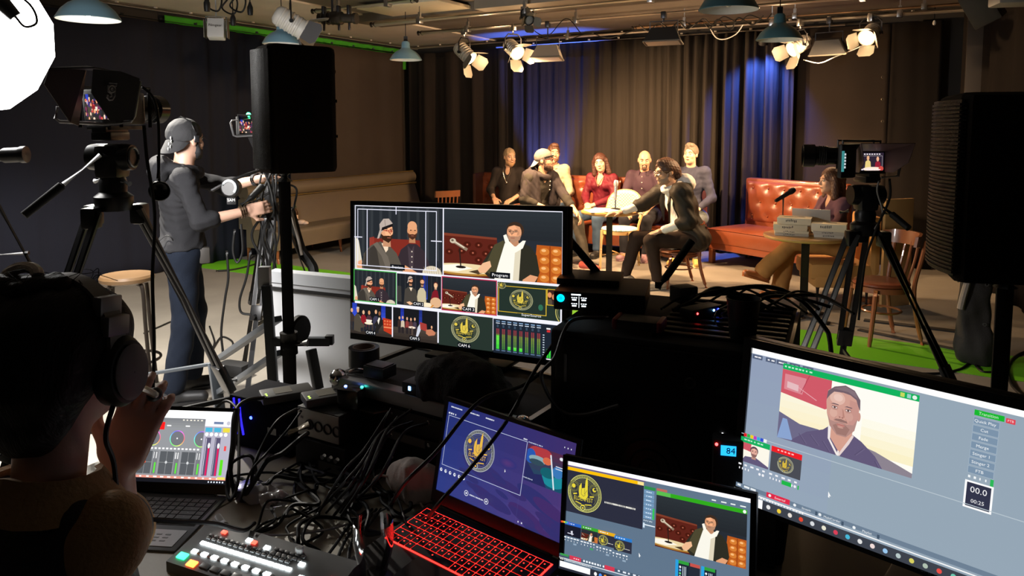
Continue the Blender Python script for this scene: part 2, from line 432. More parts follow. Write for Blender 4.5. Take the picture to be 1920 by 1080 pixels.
pipe('E', 'lighting_pipe', 'thin rusty pipe in front of the stage curtain, wrapped in cables', G(1190, 52, RIG_Z + .03).xy, 3.6, .018, mat('pipe_brown', (0.30, 0.20, 0.13), 0.45, 0.6, bump=.1), z=RIG_Z + .03)
def on_pipe(key, u):
    p, L = PIPES[key]; k = (u - CX) / F_PX
    # x = k*y (level) -> solve along the pipe
    t = (k * p.y - p.x) / (DW.x - k * DW.y); return p + DW * t
def rail(name, label, a, b, z, r, m):
    o = MB(); o.cyl(a + V((0, 0, z)), b + V((0, 0, z)), r, 10)
    L = (b - a).length; d = (b - a) / L
    for i in range(int(L / .45)):
        p = a + d * (.2 + .45 * i) + V((0, 0, z)); o.box(p + V((0, 0, r + .008)), (.03, .03, .02), None, .004)
    return tag(o.build(name, m), label, 'rail')
c0 = V((.866, -.5, 0)) * .10
rail('curtain_rail', 'cream painted rail pipe above the side curtain', A + LW * 9 + c0, A + LW * .05 + c0 + V((.1, 0, 0)), 2.965, .020, m_rail)
rail('curtain_rail', 'cream painted rail pipe above the stage curtain', A + DW * .1 + NW * .12, B + NW * .12 - DW * .25, 2.965, .020, m_rail)
rail('curtain_track', 'dark thin track carrying the black side curtain', A + LW * 9 + c0 * 2.2, A + LW * .2 + c0 * 2.2, 2.846, .008, DKM)
rail('curtain_track', 'steel track carrying the pleated stage curtain', A + DW * 1.9 + NW * .24, A + DW * 6.8 + NW * .24, 2.875, .014, m_pipe)

m_can = mat('lamp_can_silver', (0.50, 0.46, 0.40), 0.4, 0.5, bump=.05)
m_door = mat('barn_door_metal', (0.16, 0.145, 0.12), 0.5, 0.3)
m_dkcan = mat('lamp_can_black', (0.03, .03, .03), 0.5, 0.3)
m_warm = glow('tungsten_lens', (1.0, 0.76, 0.40), 18.0)
m_off = mat('lens_glass_off', (0.25, 0.25, 0.26), 0.1)
LAMPS = []
def fresnel(label, loc, aim, lit, s=1.0, can=m_can, door=m_door, spread=38, pipe_z=RIG_Z, energy=0):
    loc = V(loc); d = (V(aim) - loc).normalized()
    t = thing('spotlight', label, 'spotlight', loc, math.atan2(-d.x, d.y), 'studio spotlights on the grid')
    T = Matrix.Rotation(math.asin(d.z), 4, 'X')
    b = MB().lathe([(.001, -.14), (.05, -.14), (.075, -.12), (.082, -.10), (.082, .10), (.092, .102), (.092, .118), (.080, .118), (.080, .09)], 20, axis=(0, 1, 0))
    for k in range(5): b.lathe([(.083, -.09 + .035 * k), (.088, -.085 + .035 * k), (.088, -.075 + .035 * k), (.083, -.07 + .035 * k)], 20, axis=(0, 1, 0))
    xf(b, T @ Matrix.Scale(s, 4)).build('housing', can, t)
    l = MB().lathe([(.078, .098), (.06, .110), (.035, .117), (.001, .12)], 20, axis=(0, 1, 0))
    xf(l, T @ Matrix.Scale(s, 4)).build('lens', m_warm if lit else m_off, t)
    for k in range(4):
        a = k * PI / 2; R = Matrix.Rotation(a, 4, 'Y')
        o = math.tan(rad(spread)); wv = .078
        q = [V((-wv, .118, .088)), V((wv, .118, .088)), V((wv * 1.15, .118 + .09, .088 + .09 * o)), V((wv * .75, .118 + .12, .088 + .12 * o)), V((-wv * .75, .118 + .12, .088 + .12 * o)), V((-wv * 1.15, .118 + .09, .088 + .09 * o))]
        nn = (q[1] - q[0]).cross(q[2] - q[0]).normalized() * .003
        m = MB().loft([q, [p + nn for p in q]]); xf(m, T @ Matrix.Scale(s, 4) @ R).build('barn_door', door, t)
    y = MB(); R = .115 * s; up = .17 * s
    y.tube([(-R, 0, 0), (-R, 0, up * .7), (-R * .6, 0, up), (R * .6, 0, up), (R, 0, up * .7), (R, 0, 0)], .008, 6)
    for sx in (-1, 1): y.cyl((sx * R - .012, 0, 0), (sx * R + .012, 0, 0), .018, 10)
    y.build('yoke', DKM, t)
    c = MB(); top = pipe_z - loc.z; c.cyl((0, 0, up), (0, 0, max(up + .02, top - .05)), .008, 8); c.box((0, 0, top - .02), (.05, .07, .08), None, .01); c.build('hook_clamp', m_clampc, t)
    if lit: LAMPS.append((t, loc + d * .16 * s, d, energy))
    return t
def flood(label, loc, rz, tilt, lit, s=1.0, pipe_z=RIG_Z, col=m_can):
    loc = V(loc); t = thing('flood_light', label, 'flood light', loc, rz, 'open face flood lights on the grid'); T = Matrix.Rotation(tilt, 4, 'X')
    w0, w1 = .11 * s, .17 * s
    r0 = [V((-w0, -.05, .09)), V((w0, -.05, .09)), V((w0, .05, .09)), V((-w0, .05, .09))]
    r1 = [V((-w1, -.09, -.06)), V((w1, -.09, -.06)), V((w1, .07, -.06)), V((-w1, .07, -.06))]
    ri = [p * .92 for p in r1]; ri = [V((p.x, p.y, -.06)) for p in ri]; rj = [V((p.x * .8, p.y * .8, .06)) for p in r0]
    xf(MB().loft([r0, r1]), T).build('housing', col, t)
    rim = MB()
    for i in range(4): rim.obox(r1[i], r1[(i + 1) % 4], .012, .012)
    xf(rim, T).build('rim_frame', m_door, t)
    xf(MB().box((0, -.01, -.064), (w1 * 1.8, .13, .006)), T).build('reflector', glow('flood_reflector_lit', (1, .80, .42), 1.6) if lit else mat('reflector_off', (.5, .48, .44), .3, .6), t)
    y = MB(); y.tube([(-w0 - .02, 0, 0), (-w0 - .02, 0, .16), (w0 + .02, 0, .16), (w0 + .02, 0, 0)], .007, 6); y.cyl((0, 0, .16), (0, 0, pipe_z - loc.z - .03), .007, 8); y.box((0, 0, pipe_z - loc.z - .02), (.05, .07, .07), None, .008)
    y.build('yoke', DKM, t); return t
def below(key, u, dz): p = on_pipe(key, u); return V((p.x, p.y, RIG_Z - dz))
STAGE = V((1.0, 9.6, 1.2))
f1 = fresnel('lit spotlight with open barn doors, first in from the side wall', below('C', 872, .27), (.75, 8.0, 1.2), True, 1.0, energy=1)
f2 = fresnel('lit spotlight with bright barn doors beside the silver flood light', below('C', 962, .26), (1.4, 6.4, 1.0), True, .95, energy=1)
f3 = fresnel('lit spotlight with hanging barn doors under the blue pendant lamp', below('D', 1492, .26), (.6, 7.2, 1.1), True, .95, energy=1)
f4 = fresnel('lit spotlight tilted up at the curtain end of the grid', below('D', 1622, .18), (2.0, 6.2, 1.35), True, .95, energy=1, spread=30)
fl1 = flood('silver flood light with flared housing above the blue curtain edge', below('C', 1026, .34), rad(-20), rad(-12), False)
fl2 = flood('dark flood light hanging over the middle of the stage', below('C', 1240, .24), rad(-25), rad(-10), False, 1.1, col=m_dkcan)
fl3 = flood('glowing flood light between the two lit spotlights over the red sofa', below('D', 1546, .30), rad(-40), rad(18), True, 1.1, col=m_dkcan)
p = G(545, 42, 2.62)
f5 = fresnel('unlit white spotlight with wide barn doors above the small loudspeaker', p, p + V((.9, .3, -.55)), False, 1.15, can=mat('lamp_can_white', (.75, .73, .68), .4), door=mat('barn_door_grey', (.18, .18, .19), .5, .4), pipe_z=2.95)
f6 = fresnel('small unlit spotlight with round lens hanging from the pipe closest to operators', below('B', 988, .10) + V((0, 0, .02)), (1.0, 5, 1.5), False, .55, can=m_dkcan)
# white LED panel on the cable bunch
p = G(406, 55, 2.6); t = thing('flood_light', 'small white boxy flood light hanging from knotted cables at the side curtain', 'flood light', p, rad(12)); 
b = MB().box((0, 0, 0), (.155, .12, .19), Matrix.Rotation(rad(-12), 3, 'X'), .012)
for k in range(4): b.box((0, -.058, -.04 - .012 * k), (.13, .02, .004))
b.build('housing', mat('lamp_housing_white', (.72, .72, .72), .4), t)
MB().tube([(-.09, 0, 0), (-.095, 0, .12), (.095, 0, .12), (.09, 0, 0)], .008, 6).build('yoke', CHR, t)
for sx in (-1, 1): MB().box((sx * .105, -.0, .0), (.008, .13, .17), None, .002).build('barn_door', m_door, t)
lettering('logo', 'Filmgear', .036, Matrix.Translation((0, -.077, .03)) @ Matrix.Rotation(rad(78), 4, 'X'), mat('print_dark', (.05, .05, .06), .6), t)
MB().cyl((0, 0, .12), (0, 0, .36), .007, 8).build('hook_clamp', m_clampc, t)
# black profile spot cluster
p = G(632, 34, 2.72); t = thing('profile_spotlight', 'black slim profile spotlight in a knot of clamps beside the white spotlight', 'spotlight', p, rad(-14))
b = MB().lathe([(.001, -.2), (.045, -.2), (.05, -.08), (.065, -.06), (.065, .05), (.045, .07), (.045, .17), (.055, .18), (.055, .21), (.001, .21)], 14, axis=(1, 0, -.05))
for x in (-.15, -.1, -.05, .0): b.lathe([(.05, x), (.068, x), (.068, x + .012), (.05, x + .012)], 12, axis=(1, 0, -.05))
b.build('housing', mat('lamp_can_brownblack', (.06, .05, .04), .4, .6), t)
for x in (-.14, .02, .13): MB().box((x, 0, .07), (.03, .06, .10), None, .01).box((x, 0, -.08), (.02, .02, .08), None, .005).build('clamp', DKM, t)
MB().tube([(-.05, 0, .06), (-.05, .0, .2), (-.02, 0, .23)], .012, 8).build('hook_clamp', DKM, t)
# pendant lamps
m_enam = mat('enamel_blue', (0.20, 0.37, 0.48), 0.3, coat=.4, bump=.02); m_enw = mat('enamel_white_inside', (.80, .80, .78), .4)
PEND = []
def pendant(label, u, v, wpx, z=None, m=m_enam, on=False):
    Y = .36 * F_PX / wpx; p = W(u, v, Y)
    t = thing('pendant_lamp', label, 'pendant lamp', p, 0, 'blue enamel pendant lamps')
    MB().lathe([(.181, -.004), (.183, .0), (.176, .012), (.150, .055), (.110, .092), (.065, .115), (.05, .13), (.045, .19), (.032, .205), (.001, .206)], 32).build('lamp_shade', m, t)
    MB().lathe([(.179, -.004), (.172, .010), (.146, .052), (.106, .088), (.06, .110), (.001, .118)], 32).build('shade_lining', m_enw, t)
    MB().ell((0, 0, .06), (.03, .03, .045), 12).build('bulb', glow('bulb_lit', (1, .9, .75), 30) if on else mat('bulb_glass_off', (.7, .7, .68), .25), t); PEND.append(p)
    MB().cyl((0, 0, .2), (0, 0, .26), .022, 12).build('lamp_socket', DKM, t)
    MB().cyl((0, 0, .25), (0, 0, RH - p.z - .005), .004, 8).build('cord', RUB, t)
    return t
pendant('large blue pendant lamp cut by the top edge near the glowing lantern', 166, 36, 108, on=True)
pendant('blue pendant lamp half hidden behind the top of the small loudspeaker', 529, 82, 70)
pendant('blue pendant lamp hanging alone in front of the corner curtain', 761, 112, 59)
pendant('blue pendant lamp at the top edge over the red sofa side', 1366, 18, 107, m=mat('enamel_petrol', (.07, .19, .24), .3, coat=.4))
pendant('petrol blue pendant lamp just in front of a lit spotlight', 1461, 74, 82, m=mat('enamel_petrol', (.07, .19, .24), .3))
# cables on the grid
rg = random.Random(4)
def drape(key, u0, u1, n, label, sag=.08, r=.006, z=.0):
    a, b = on_pipe(key, u0), on_pipe(key, u1); pts = []
    for i in range(n + 1):
        t = i / n; p = a.lerp(b, t); pts.append(p + V((rg.uniform(-.03, .03), -.04 + rg.uniform(-.03, .03), z + (.02 if i % 2 == 0 else -sag * rg.uniform(.6, 1.2)))))
    return cable('cable', label, pts, r, group='loose cables on the lighting grid')
drape('E', 1195, 1420, 12, 'black cable looped loosely along the brown pipe', .09, .007)
drape('E', 1230, 1440, 10, 'second black cable tied along the brown pipe', .05, .006, .02)
drape('D', 1010, 1240, 5, 'thin cable sagging under the pipe closest to the curtain', .05)
drape('C', 985, 1090, 3, 'cable drooping between silver flood light and pipe', .14, .005)
cable('cable', 'white cable loop dangling at the blue curtain edge', [on_pipe('D', 1325) + V((0, -.03, -.03)), on_pipe('D', 1336) + V((0, -.04, -.13)), on_pipe('D', 1352) + V((0, -.04, -.15)), on_pipe('D', 1372) + V((0, -.04, -.10)), on_pipe('D', 1385) + V((0, -.03, 0))], .006, mat('cable_white', (.6, .6, .6), .5))
cable('cable', 'pale cable curving from the glowing flood light to the last spotlight', [below('D', 1500, .42), below('D', 1530, .46), below('D', 1560, .40), below('D', 1590, .34), below('D', 1612, .30), below('D', 1635, .33)], .006, mat('cable_white', (.6, .6, .6), .5))
for k, (u, dv, lab) in enumerate([(395, 0, 'black power cable knotted above the white boxy flood light'), (425, 6, 'black cable loop with connector beside the white boxy flood light'), (440, 2, 'third dangling black cable at the white boxy flood light')]):
    p = G(u, 8 + dv, 2.75); cable('power_cable', lab, [p + V((0, 0, .35)), p + V((.03, 0, .12)), p + V((-.05, .02, .0)), p + V((.06, .0, -.06)), p + V((.1, 0, .04)), p + V((.05, 0, .16)), p + V((-.02, 0, .3))], .008)
for k, (u, v, lab) in enumerate([(469, 18, 'black power connector dangling from the ceiling near the side curtain'), (437, 38, 'large black power connector beside the white boxy flood light'), (388, 10, 'black power connector above the white boxy flood light')]):
    p = G(u, v, 2.66 if k else 2.72); t = thing('power_connector', lab, 'connector', p)
    MB().lathe([(.001, -.05), (.022, -.05), (.026, -.02), (.026, .02), (.014, .05), (.008, .07), (.001, .07)], 12).build('plug_body', BLK, t); MB().cyl((0, 0, .06), (0, 0, RH - p.z - .01), .005, 8).build('cord', RUB, t)
p = W(1752, 42, 8.0); t = thing('rope_toggle', 'small white toggle hanging from the curtain rail', 'toggle', p); MB().lathe([(.001, -.03), (.014, -.025), (.018, -.005), (.010, .02), (.001, .025)], 12).build('toggle', WHT, t); MB().cyl((0, 0, .02), (0, 0, .16), .003, 6).build('cord', RUB, t)
# dark hanging box speaker at the top edge and white box beside it
p = W(1842, 12, 6.4); t = thing('ceiling_loudspeaker', 'brown black loudspeaker hung tilted under the ceiling at the pillar', 'loudspeaker', p, rad(40))
xf(MB().box((0, 0, 0), (.24, .22, .3), None, .015), Matrix.Rotation(rad(-25), 4, 'X') @ Matrix.Rotation(rad(-18), 4, 'Y')).build('cabinet', mat('speaker_brown', (.05, .042, .034), .6, bump=.1, bscale=200), t); MB().cyl((0, 0, .1), (0, 0, RH - p.z - .005), .012, 8).build('bracket', DKM, t)
p = W(1905, 2, 5.6); t = thing('projector', 'white box projector under the ceiling beside the hung loudspeaker', 'projector', p, rad(-15)); MB().box((0, 0, .02), (.3, .25, .1), None, .02).build('case', mat('projector_white', (.45, .45, .45), .5), t); MB().cyl((0, 0, .05), (0, 0, RH - p.z - .005), .015, 10).build('bracket', WHT, t); MB().cyl((.06, -.125, .02), (.06, -.14, .02), .03, 14).build('lens', BLKG, t)
# lantern softbox
p = W(-58, 72, 2.9); SOFT = p.copy()
t = thing('lantern_softbox', 'glowing white lantern softbox overexposed at the upper edge', 'softbox', p)
b = MB(); n = 16; prof = [(.001, -.29), (.12, -.27), (.22, -.19), (.285, -.06), (.285, .07), (.22, .20), (.12, .27), (.05, .285)]
b.lathe(prof, n); b.build('diffuser', glow('lantern_diffuser', (1, .98, .95), 12), t, smooth=20)
MB().cyl((0, 0, .28), (0, 0, .36), .05, 16).build('lamp_holder', BLK, t); MB().cyl((0, 0, .36), (0, 0, RH - p.z - .005), .006, 8).build('cord', RUB, t)
p = W(6, 8, 2.5); t = thing('lamp_grip', 'black lamp grip with a curled cord in front of the glowing lantern', 'grip', p, 0, rot=(rad(20), rad(-35), 0))
MB().lathe([(.001, -.05), (.02, -.05), (.026, .0), (.026, .08), (.018, .1), (.001, .1)], 12).build('handle', BLK, t); MB().tube(cat_rom([(0, 0, -.05), (.0, 0, -.09), (.04, 0, -.10), (.065, 0, -.05), (.05, 0, .03), (.02, 0, .09), (.02, .02, .3)]), .004, 6).build('cord', RUB, t)
# ---------------------------------------------------------------- stage furniture
m_bench = mat('bench_beige_vinyl', (0.135, 0.105, 0.070), 0.45, bump=.12, bscale=90, var=.12, vscale=5)
m_brass = mat('brass_strip', (0.80, 0.55, 0.16), 0.3, .3)
m_wood = mat('bentwood_brown', (0.20, 0.06, 0.022), 0.35, coat=.3, bump=.05, bscale=60, var=.25, vscale=9, stretch=(1, 1, .2))
m_woodo = mat('wood_orange', (0.27, 0.088, 0.03), 0.35, coat=.3, bump=.05, bscale=60, var=.2, vscale=9)
m_lea = mat('leather_cognac', (0.23, 0.055, 0.020), 0.33, coat=.25, bump=.15, bscale=120, var=.2, vscale=7)
m_lead = mat('leather_dark_brown', (0.10, 0.035, 0.02), 0.4, coat=.2, bump=.15, bscale=120, var=.2, vscale=7)
# long beige bench along the side wall: local x = length, y = depth (front at -), z up
L = 3.35; bw = A + LW * .55; c = bw + V((.866, -.5, 0)) * .62
t = thing('bench_sofa', 'long beige upholstered bench with brass trims along the side wall', 'bench', c, math.atan2(LW.y, LW.x) + PI)
def ext(poly, x0, x1, m, name, par, bev=0):
    mb = MB(); k = len(poly); mb.loft([[V((x0, p[0], p[1])) for p in poly], [V((x1, p[0], p[1])) for p in poly]]); return mb.build(name, m, par)
arc = lambda cx, cz, r, a0, a1, n=10: [(cx + r * math.cos(rad(a0 + (a1 - a0) * i / n)), cz + r * math.sin(rad(a0 + (a1 - a0) * i / n))) for i in range(n + 1)]
ext([(-.42, .18), (.12, .18), (.12, .40)] + arc(-.37, .36, .05, 90, 180, 5) + [(-.42, .33)], -L, 0, m_bench, 'seat', t)
ext([(-.02, .40), (.25, .40), (.25, .76), (.16, .80), (.10, .76)], -L, 0, m_bench, 'backrest', t)
ext(arc(.16, .86, .095, -60, 240, 16), -L, 0, m_bench, 'back_roll', t)
MB().cyl((-L, .072, .770), (0, .072, .770), .014, 8).build('brass_trim', m_brass, t)
MB().cyl((-L, .13, .953), (0, .13, .953), .010, 8).build('brass_trim', m_brass, t)
for x in (-L + .06, -L * .66, -L * .33, -.1):
    MB().cyl((x, -.34, .18), (x, -.36, .0), .028, 10, .016).build('leg', m_woodo, t)
    MB().cyl((x, .15, .18), (x, .17, .0), .028, 10, .016).build('leg', m_woodo, t)
# tufted panel helper: grid in local x,z with buttons
def tufted(mb_name, w, h, cols, rows, M, m, par, depth=.05, thick=.10, stag=False, name_btn='tuft_button', bm_=None):
    nx, nz = cols * 10, rows * 10; B_ = []
    for r in range(rows):
        for cidx in range(cols):
            if stag and r % 2 and cidx == cols - 1: continue
            B_.append((w * (cidx + .5 + (.5 if stag and r % 2 else 0)) / cols, h * (r + .5) / rows))
    vs = []
    for j in range(nz + 1):
        for i in range(nx + 1):
            x, z = w * i / nx, h * j / nz
            e = min(x, w - x, z, h - z); d = thick * (1 - math.exp(-e / .03)) if e > 0 else 0
            for (bx_, bz) in B_:
                q = (x - bx_) ** 2 + (z - bz) ** 2; d -= depth * math.exp(-q / .0022) + depth * .35 * math.exp(-q / .010)
            vs.append(M @ V((x, -max(d, -.01), z)))
    fs = [(j * (nx + 1) + i, j * (nx + 1) + i + 1, (j + 1) * (nx + 1) + i + 1, (j + 1) * (nx + 1) + i) for j in range(nz) for i in range(nx)]
    o = MB().add(vs, fs).build(mb_name, m, par, 180)
    for (bx_, bz) in B_: MB().ell(M @ V((bx_, -(thick - depth * 1.25), bz)), (.013, .013, .013), 8, k=5).build(name_btn, bm_ or m, o)
    return o
# back bench behind the panel
S0 = V((-.40, 11.22, 0)) + NW * .10; SL = 3.42
t = thing('leather_bench', 'high backed brown leather bench in front of the stage curtain', 'bench', S0, math.atan2(DW.y, DW.x))
MB().box((SL / 2, -.30, .255), (SL, .62, .26), None, .04).build('seat', m_lea, t)
MB().box((SL / 2, .02, .56), (SL, .12, .84), None, .035).build('backrest', m_lea, t)
for k in range(3): tufted('back_cushion', SL / 3 - .02, .48, 5, 2, Matrix.Translation((SL / 3 * k + .01, -.03, .47)), m_lea, t, .03, .07)
for sx in (-.0, SL): MB().box((sx + (.03 if sx == 0 else -.03), -.1, .56), (.06, .34, .84), None, .03).build('side_panel', m_lead, t)
for x in (.08, SL / 2, SL - .08):
    for y in (-.55, .0): MB().box((x, y, .10), (.05, .05, .20), None, .004).build('leg', m_wood, t)
# red tufted sofa
sd = V((.56, -.83, 0)).normalized(); sf = V((-sd.y * -1, 0, 0)); sp = V((3.01, 9.34, 0))
t = thing('tufted_sofa', 'red leather sofa with button tufted back at the side of the stage', 'sofa', sp, math.atan2(sd.y, sd.x)); SW = 1.38
MB().box((SW / 2, .0, .62), (SW, .12, .80), None, .03).build('backrest', m_lea, t)
tufted('back_cushion', SW - .04, .52, 6, 3, Matrix.Translation((.02, -.05, .47)), m_lea, t, .022, .055, True)
MB().box((SW / 2, -.40, .345), (SW, .72, .19), None, .05).build('seat_cushion', m_lea, t)
MB().box((SW / 2, -.38, .235), (SW - .02, .72, .12), None, .02).build('seat_frame', m_lea, t)
MB().tube([(0.02, -.752, .425), (SW - .02, -.752, .425)], .009, 8).build('piping', m_lea, t)
for x in (.04, SW - .06):
    for y in (-.70, .0): MB().box((x, y, .09), (.06, .06, .18), None, .004).build('leg', m_woodo, t)
# chairs: local +y is the way the sitter faces
def bentwood(label, loc, rz, m=m_wood, slats=3, seatm=None):
    t = thing('bentwood_chair', label, 'chair', loc, rz, None)
    MB().lathe([(.001, .44), (.19, .44), (.205, .45), (.205, .462), (.195, .472), (.001, .476)], 28).build('seat', seatm or m, t)
    MB().lathe([(.185, .40), (.20, .40), (.20, .44), (.185, .44)], 28).build('seat_frame', m, t)
    for s in (-1, 1):
        MB().tube(cat_rom([(s * .155, .14, .43), (s * .165, .16, .25), (s * .175, .19, .0)], 4), [.019] * 4 + [.017] * 4 + [.013], 8).build('leg', m, t)
        MB().tube(cat_rom([(s * .175, -.24, .0), (s * .165, -.18, .25), (s * .16, -.165, .45), (s * .175, -.20, .65), (s * .18, -.23, .80)], 5), .017, 8).build('leg', m, t)
    cr = []
    for i in range(13):
        a = rad(200 + 140 * i / 12); x, y = .215 * math.cos(a), -.06 + .185 * math.sin(a)
        e = 1.0 if 1 < i < 11 else .75
        cr.append([V((x * (1 - .05), y * .95, .80 - .055 * e)), V((x * 1.05, y * 1.05, .80 - .055 * e)), V((x * 1.06, y * 1.06 - .01, .80 + .05 * e)), V((x * .97, y * .97 - .01, .80 + .05 * e))])
    MB().loft(cr).build('back_rail', m, t)
    for k in range(slats):
        x = (k - (slats - 1) / 2) * .075
        MB().tube(cat_rom([(x * .85, -.17, .455), (x, -.215, .62), (x, -.245, .77)], 4), .011, 8).build('back_slat', m, t)
    MB().tube([(.14 * math.cos(2 * PI * i / 20), .14 * math.sin(2 * PI * i / 20) - .01, .24) for i in range(20)], .009, 6, closed=True).build('stretcher', m, t)
    return t
face = lambda x, y: math.atan2(-x, y)
bentwood('brown bentwood chair under the person in the black blazer', (1.74, 7.62, 0), face(-.98, -.16)).scale = (1, 1, .80)
bentwood('bentwood chair with curved back rail standing empty beside the tripod', (2.86, 5.62, 0), face(-.86, -.1), m_woodo, seatm=m_lea)
# spindle back chair behind the screen
t = thing('spindle_chair', 'orange wooden spindle back chair peeping above the multiview screen', 'chair', (-.93, 9.75, 0), face(-.5, .8)); t.scale = (.85, .9, .93)
MB().box((0, 0, .44), (.40, .40, .035), None, .012).build('seat', m_woodo, t)
MB().loft([[V((x, -.19 - .03 * (1 - (x / .21) ** 2), .80)), V((x, -.155 - .03 * (1 - (x / .21) ** 2), .80)), V((x, -.165 - .03 * (1 - (x / .21) ** 2), .89)), V((x, -.20 - .03 * (1 - (x / .21) ** 2), .89))] for x in [-.21 + .42 * i / 10 for i in range(11)]]).build('back_rail', m_woodo, t)
for k in range(6): x = -.15 + .06 * k; MB().tube([(x, -.16, .455), (x * 1.1, -.195, .81)], .010, 8).build('spindle', m_woodo, t)
for sx in (-1, 1):
    for sy in (-1, 1): MB().tube([(sx * .15, sy * .15, .43), (sx * .19, sy * .19, 0)], [.018, .013], 8).build('leg', m_woodo, t)
# rattan bistro chair
m_rat = mat('rattan_cane', (0.62, 0.40, 0.16), 0.4, bump=.05); 
def weave(name, c1, c2, sc):
    m = mat(name, c1, .5); nt = m.node_tree; b = nt.nodes['Principled BSDF']
    tc = nt.nodes.new('ShaderNodeTexCoord'); br = nt.nodes.new('ShaderNodeTexChecker'); br.inputs['Scale'].default_value = sc
    br.inputs['Color1'].default_value = (*c1, 1); br.inputs['Color2'].default_value = (*c2, 1); nt.links.new(tc.outputs['Object'], br.inputs['Vector']); nt.links.new(br.outputs['Color'], b.inputs['Base Color']); return m
m_weave = weave('rattan_weave', (.80, .78, .66), (.30, .36, .28), 55)
t = thing('rattan_chair', 'pale woven rattan bistro chair pulled up behind the round table', 'chair', (1.27, 8.62, 0), face(-.45, -.9))
MB().lathe([(.001, .45), (.20, .45), (.215, .46), (.205, .475), (.001, .478)], 28).build('seat', m_weave, t)
MB().lathe([(.195, .41), (.213, .41), (.213, .45), (.195, .45)], 28).build('seat_frame', m_rat, t)
bk = []
for i in range(15):
    a = -1 + 2 * i / 14; x = .235 * a; top = .64 + .26 * math.sqrt(max(0, 1 - (abs(a)) ** 2.6)); y = -.20 - .05 * (1 - a * a)
    bk.append((x, y, top))
rows = [[V((x, y - .04 * ((.64 + (tp - .64) * k / 6) - .6) + .02, .62 + (tp - .62) * k / 6)) for (x, y, tp) in bk] for k in range(7)]
o = MB().loft(rows, caps=False, closed=False).build('backrest', m_weave, t, 180); md = o.modifiers.new('thickness', 'SOLIDIFY'); md.thickness = .014
MB().tube([V((x, y - .04 * (tp - .6) + .02, tp)) for (x, y, tp) in bk], .013, 8).build('back_frame', m_rat, t)
for s in (-1, 1):
    MB().tube([(s * .17, .15, .45), (s * .175, .17, 0)], .015, 8).build('leg', m_rat, t)
    MB().tube(cat_rom([(s * .18, -.21, 0), (s * .17, -.17, .42), (s * .225, -.20, .66)], 4), .015, 8).build('leg', m_rat, t)
    MB().tube(cat_rom([(s * .172, .16, .22), (s * .172, .08, .38), (s * .10, .165, .43)], 4), .009, 6).build('brace', m_rat, t)
MB().tube([(-.17, .16, .16), (.17, -.19, .16)], .010, 6).tube([(.17, .16, .16), (-.17, -.19, .16)], .010, 6).build('stretcher', m_rat, t)
# round tables
m_top = mat('table_top_wood', (0.55, 0.30, 0.09), 0.3, coat=.4, bump=.03, bscale=40, var=.2, vscale=8, stretch=(1, 6, 1))
def round_table(label, loc, r, h):
    t = thing('round_table', label, 'table', loc)
    MB().lathe([(.001, h - .035), (r - .02, h - .035), (r - .005, h - .028), (r, h - .016), (r - .004, h - .004), (r - .015, h), (.001, h)], 40).build('tabletop', m_top, t)
    MB().cyl((0, 0, .02), (0, 0, h - .035), .034, 16).build('column', mat('table_iron', (.05, .045, .04), .4, .7), t)
    b = MB()
    for k in range(4):
        a = k * PI / 2 + .5; b.obox((0, 0, .03), (.26 * math.cos(a), .26 * math.sin(a), .014), .05, .022, bev=.004)
    b.build('foot', DKM, t); MB().lathe([(.001, h - .06), (.10, h - .05), (.12, h - .036), (.001, h - .036)], 20).build('mount_plate', DKM, t)
    return t
T1 = V((1.07, 8.02, 0)); TH1 = .745
round_table('round cafe table with papers between the cap man and the blazer man', T1, .315, TH1)
T2 = V((2.53, 6.28, 0)); TH2 = .735
round_table('round cafe table stacked with board game boxes beside the tripod', T2, .35, TH2)
# papers on table one
m_pap = mat('paper_white', (.80, .79, .76), .8)
for k, (dx, dy, a) in enumerate([(-.15, -.08, 10), (-.10, .03, -24), (.02, -.16, 38)]):
    o = MB().box((0, 0, 0), (.21, .297, .004), None).build('paper_sheet', m_pap); o.location = T1 + V((dx, dy, TH1 + .0025 + .0045 * k)); o.rotation_euler = (0, 0, rad(a))
    tag(o, ['lowest paper sheet lying on the cafe table edge', 'middle paper sheet lying askew on the cafe table', 'topmost paper sheet lying across the others on the cafe table'][k], 'paper')
def desk_mic(label, loc, rz, tilt, col, h=.22, head=None):
    t = thing('microphone', label, 'microphone', loc, rz)
    MB().lathe([(.001, 0), (.065, 0), (.065, .008), (.05, .016), (.012, .022), (.001, .022)], 20).build('base', DKM, t)
    MB().cyl((0, 0, .02), (0, 0, h), .008, 10).build('stem', DKM, t)
    d = V((0, math.cos(tilt), math.sin(tilt))); p = V((0, 0, h + .01)) - d * .09
    MB().lathe([(.001, 0), (.013, .0), (.016, .02), (.021, .15), (.022, .155)], 14, p, d).build('handle', col, t)
    MB().lathe([(.022, .155), (.027, .17), (.027, .195), (.02, .215), (.001, .222)], 14, p, d).build('grille', head or col, t); return t
desk_mic('table microphone with bright silver head on the round cafe table', T1 + V((.07, .05, TH1 + .001)), rad(-20), rad(78), mat('mic_silver', (.6, .6, .6), .3, .8), .19, mat('mic_grille_silver', (.75, .75, .75), .35, .7))
desk_mic('black table microphone leaning over the box stacks in front of the red sofa', T2 + V((-.13, .20, TH2 + .001)), rad(-75), rad(28), BLK, .30)
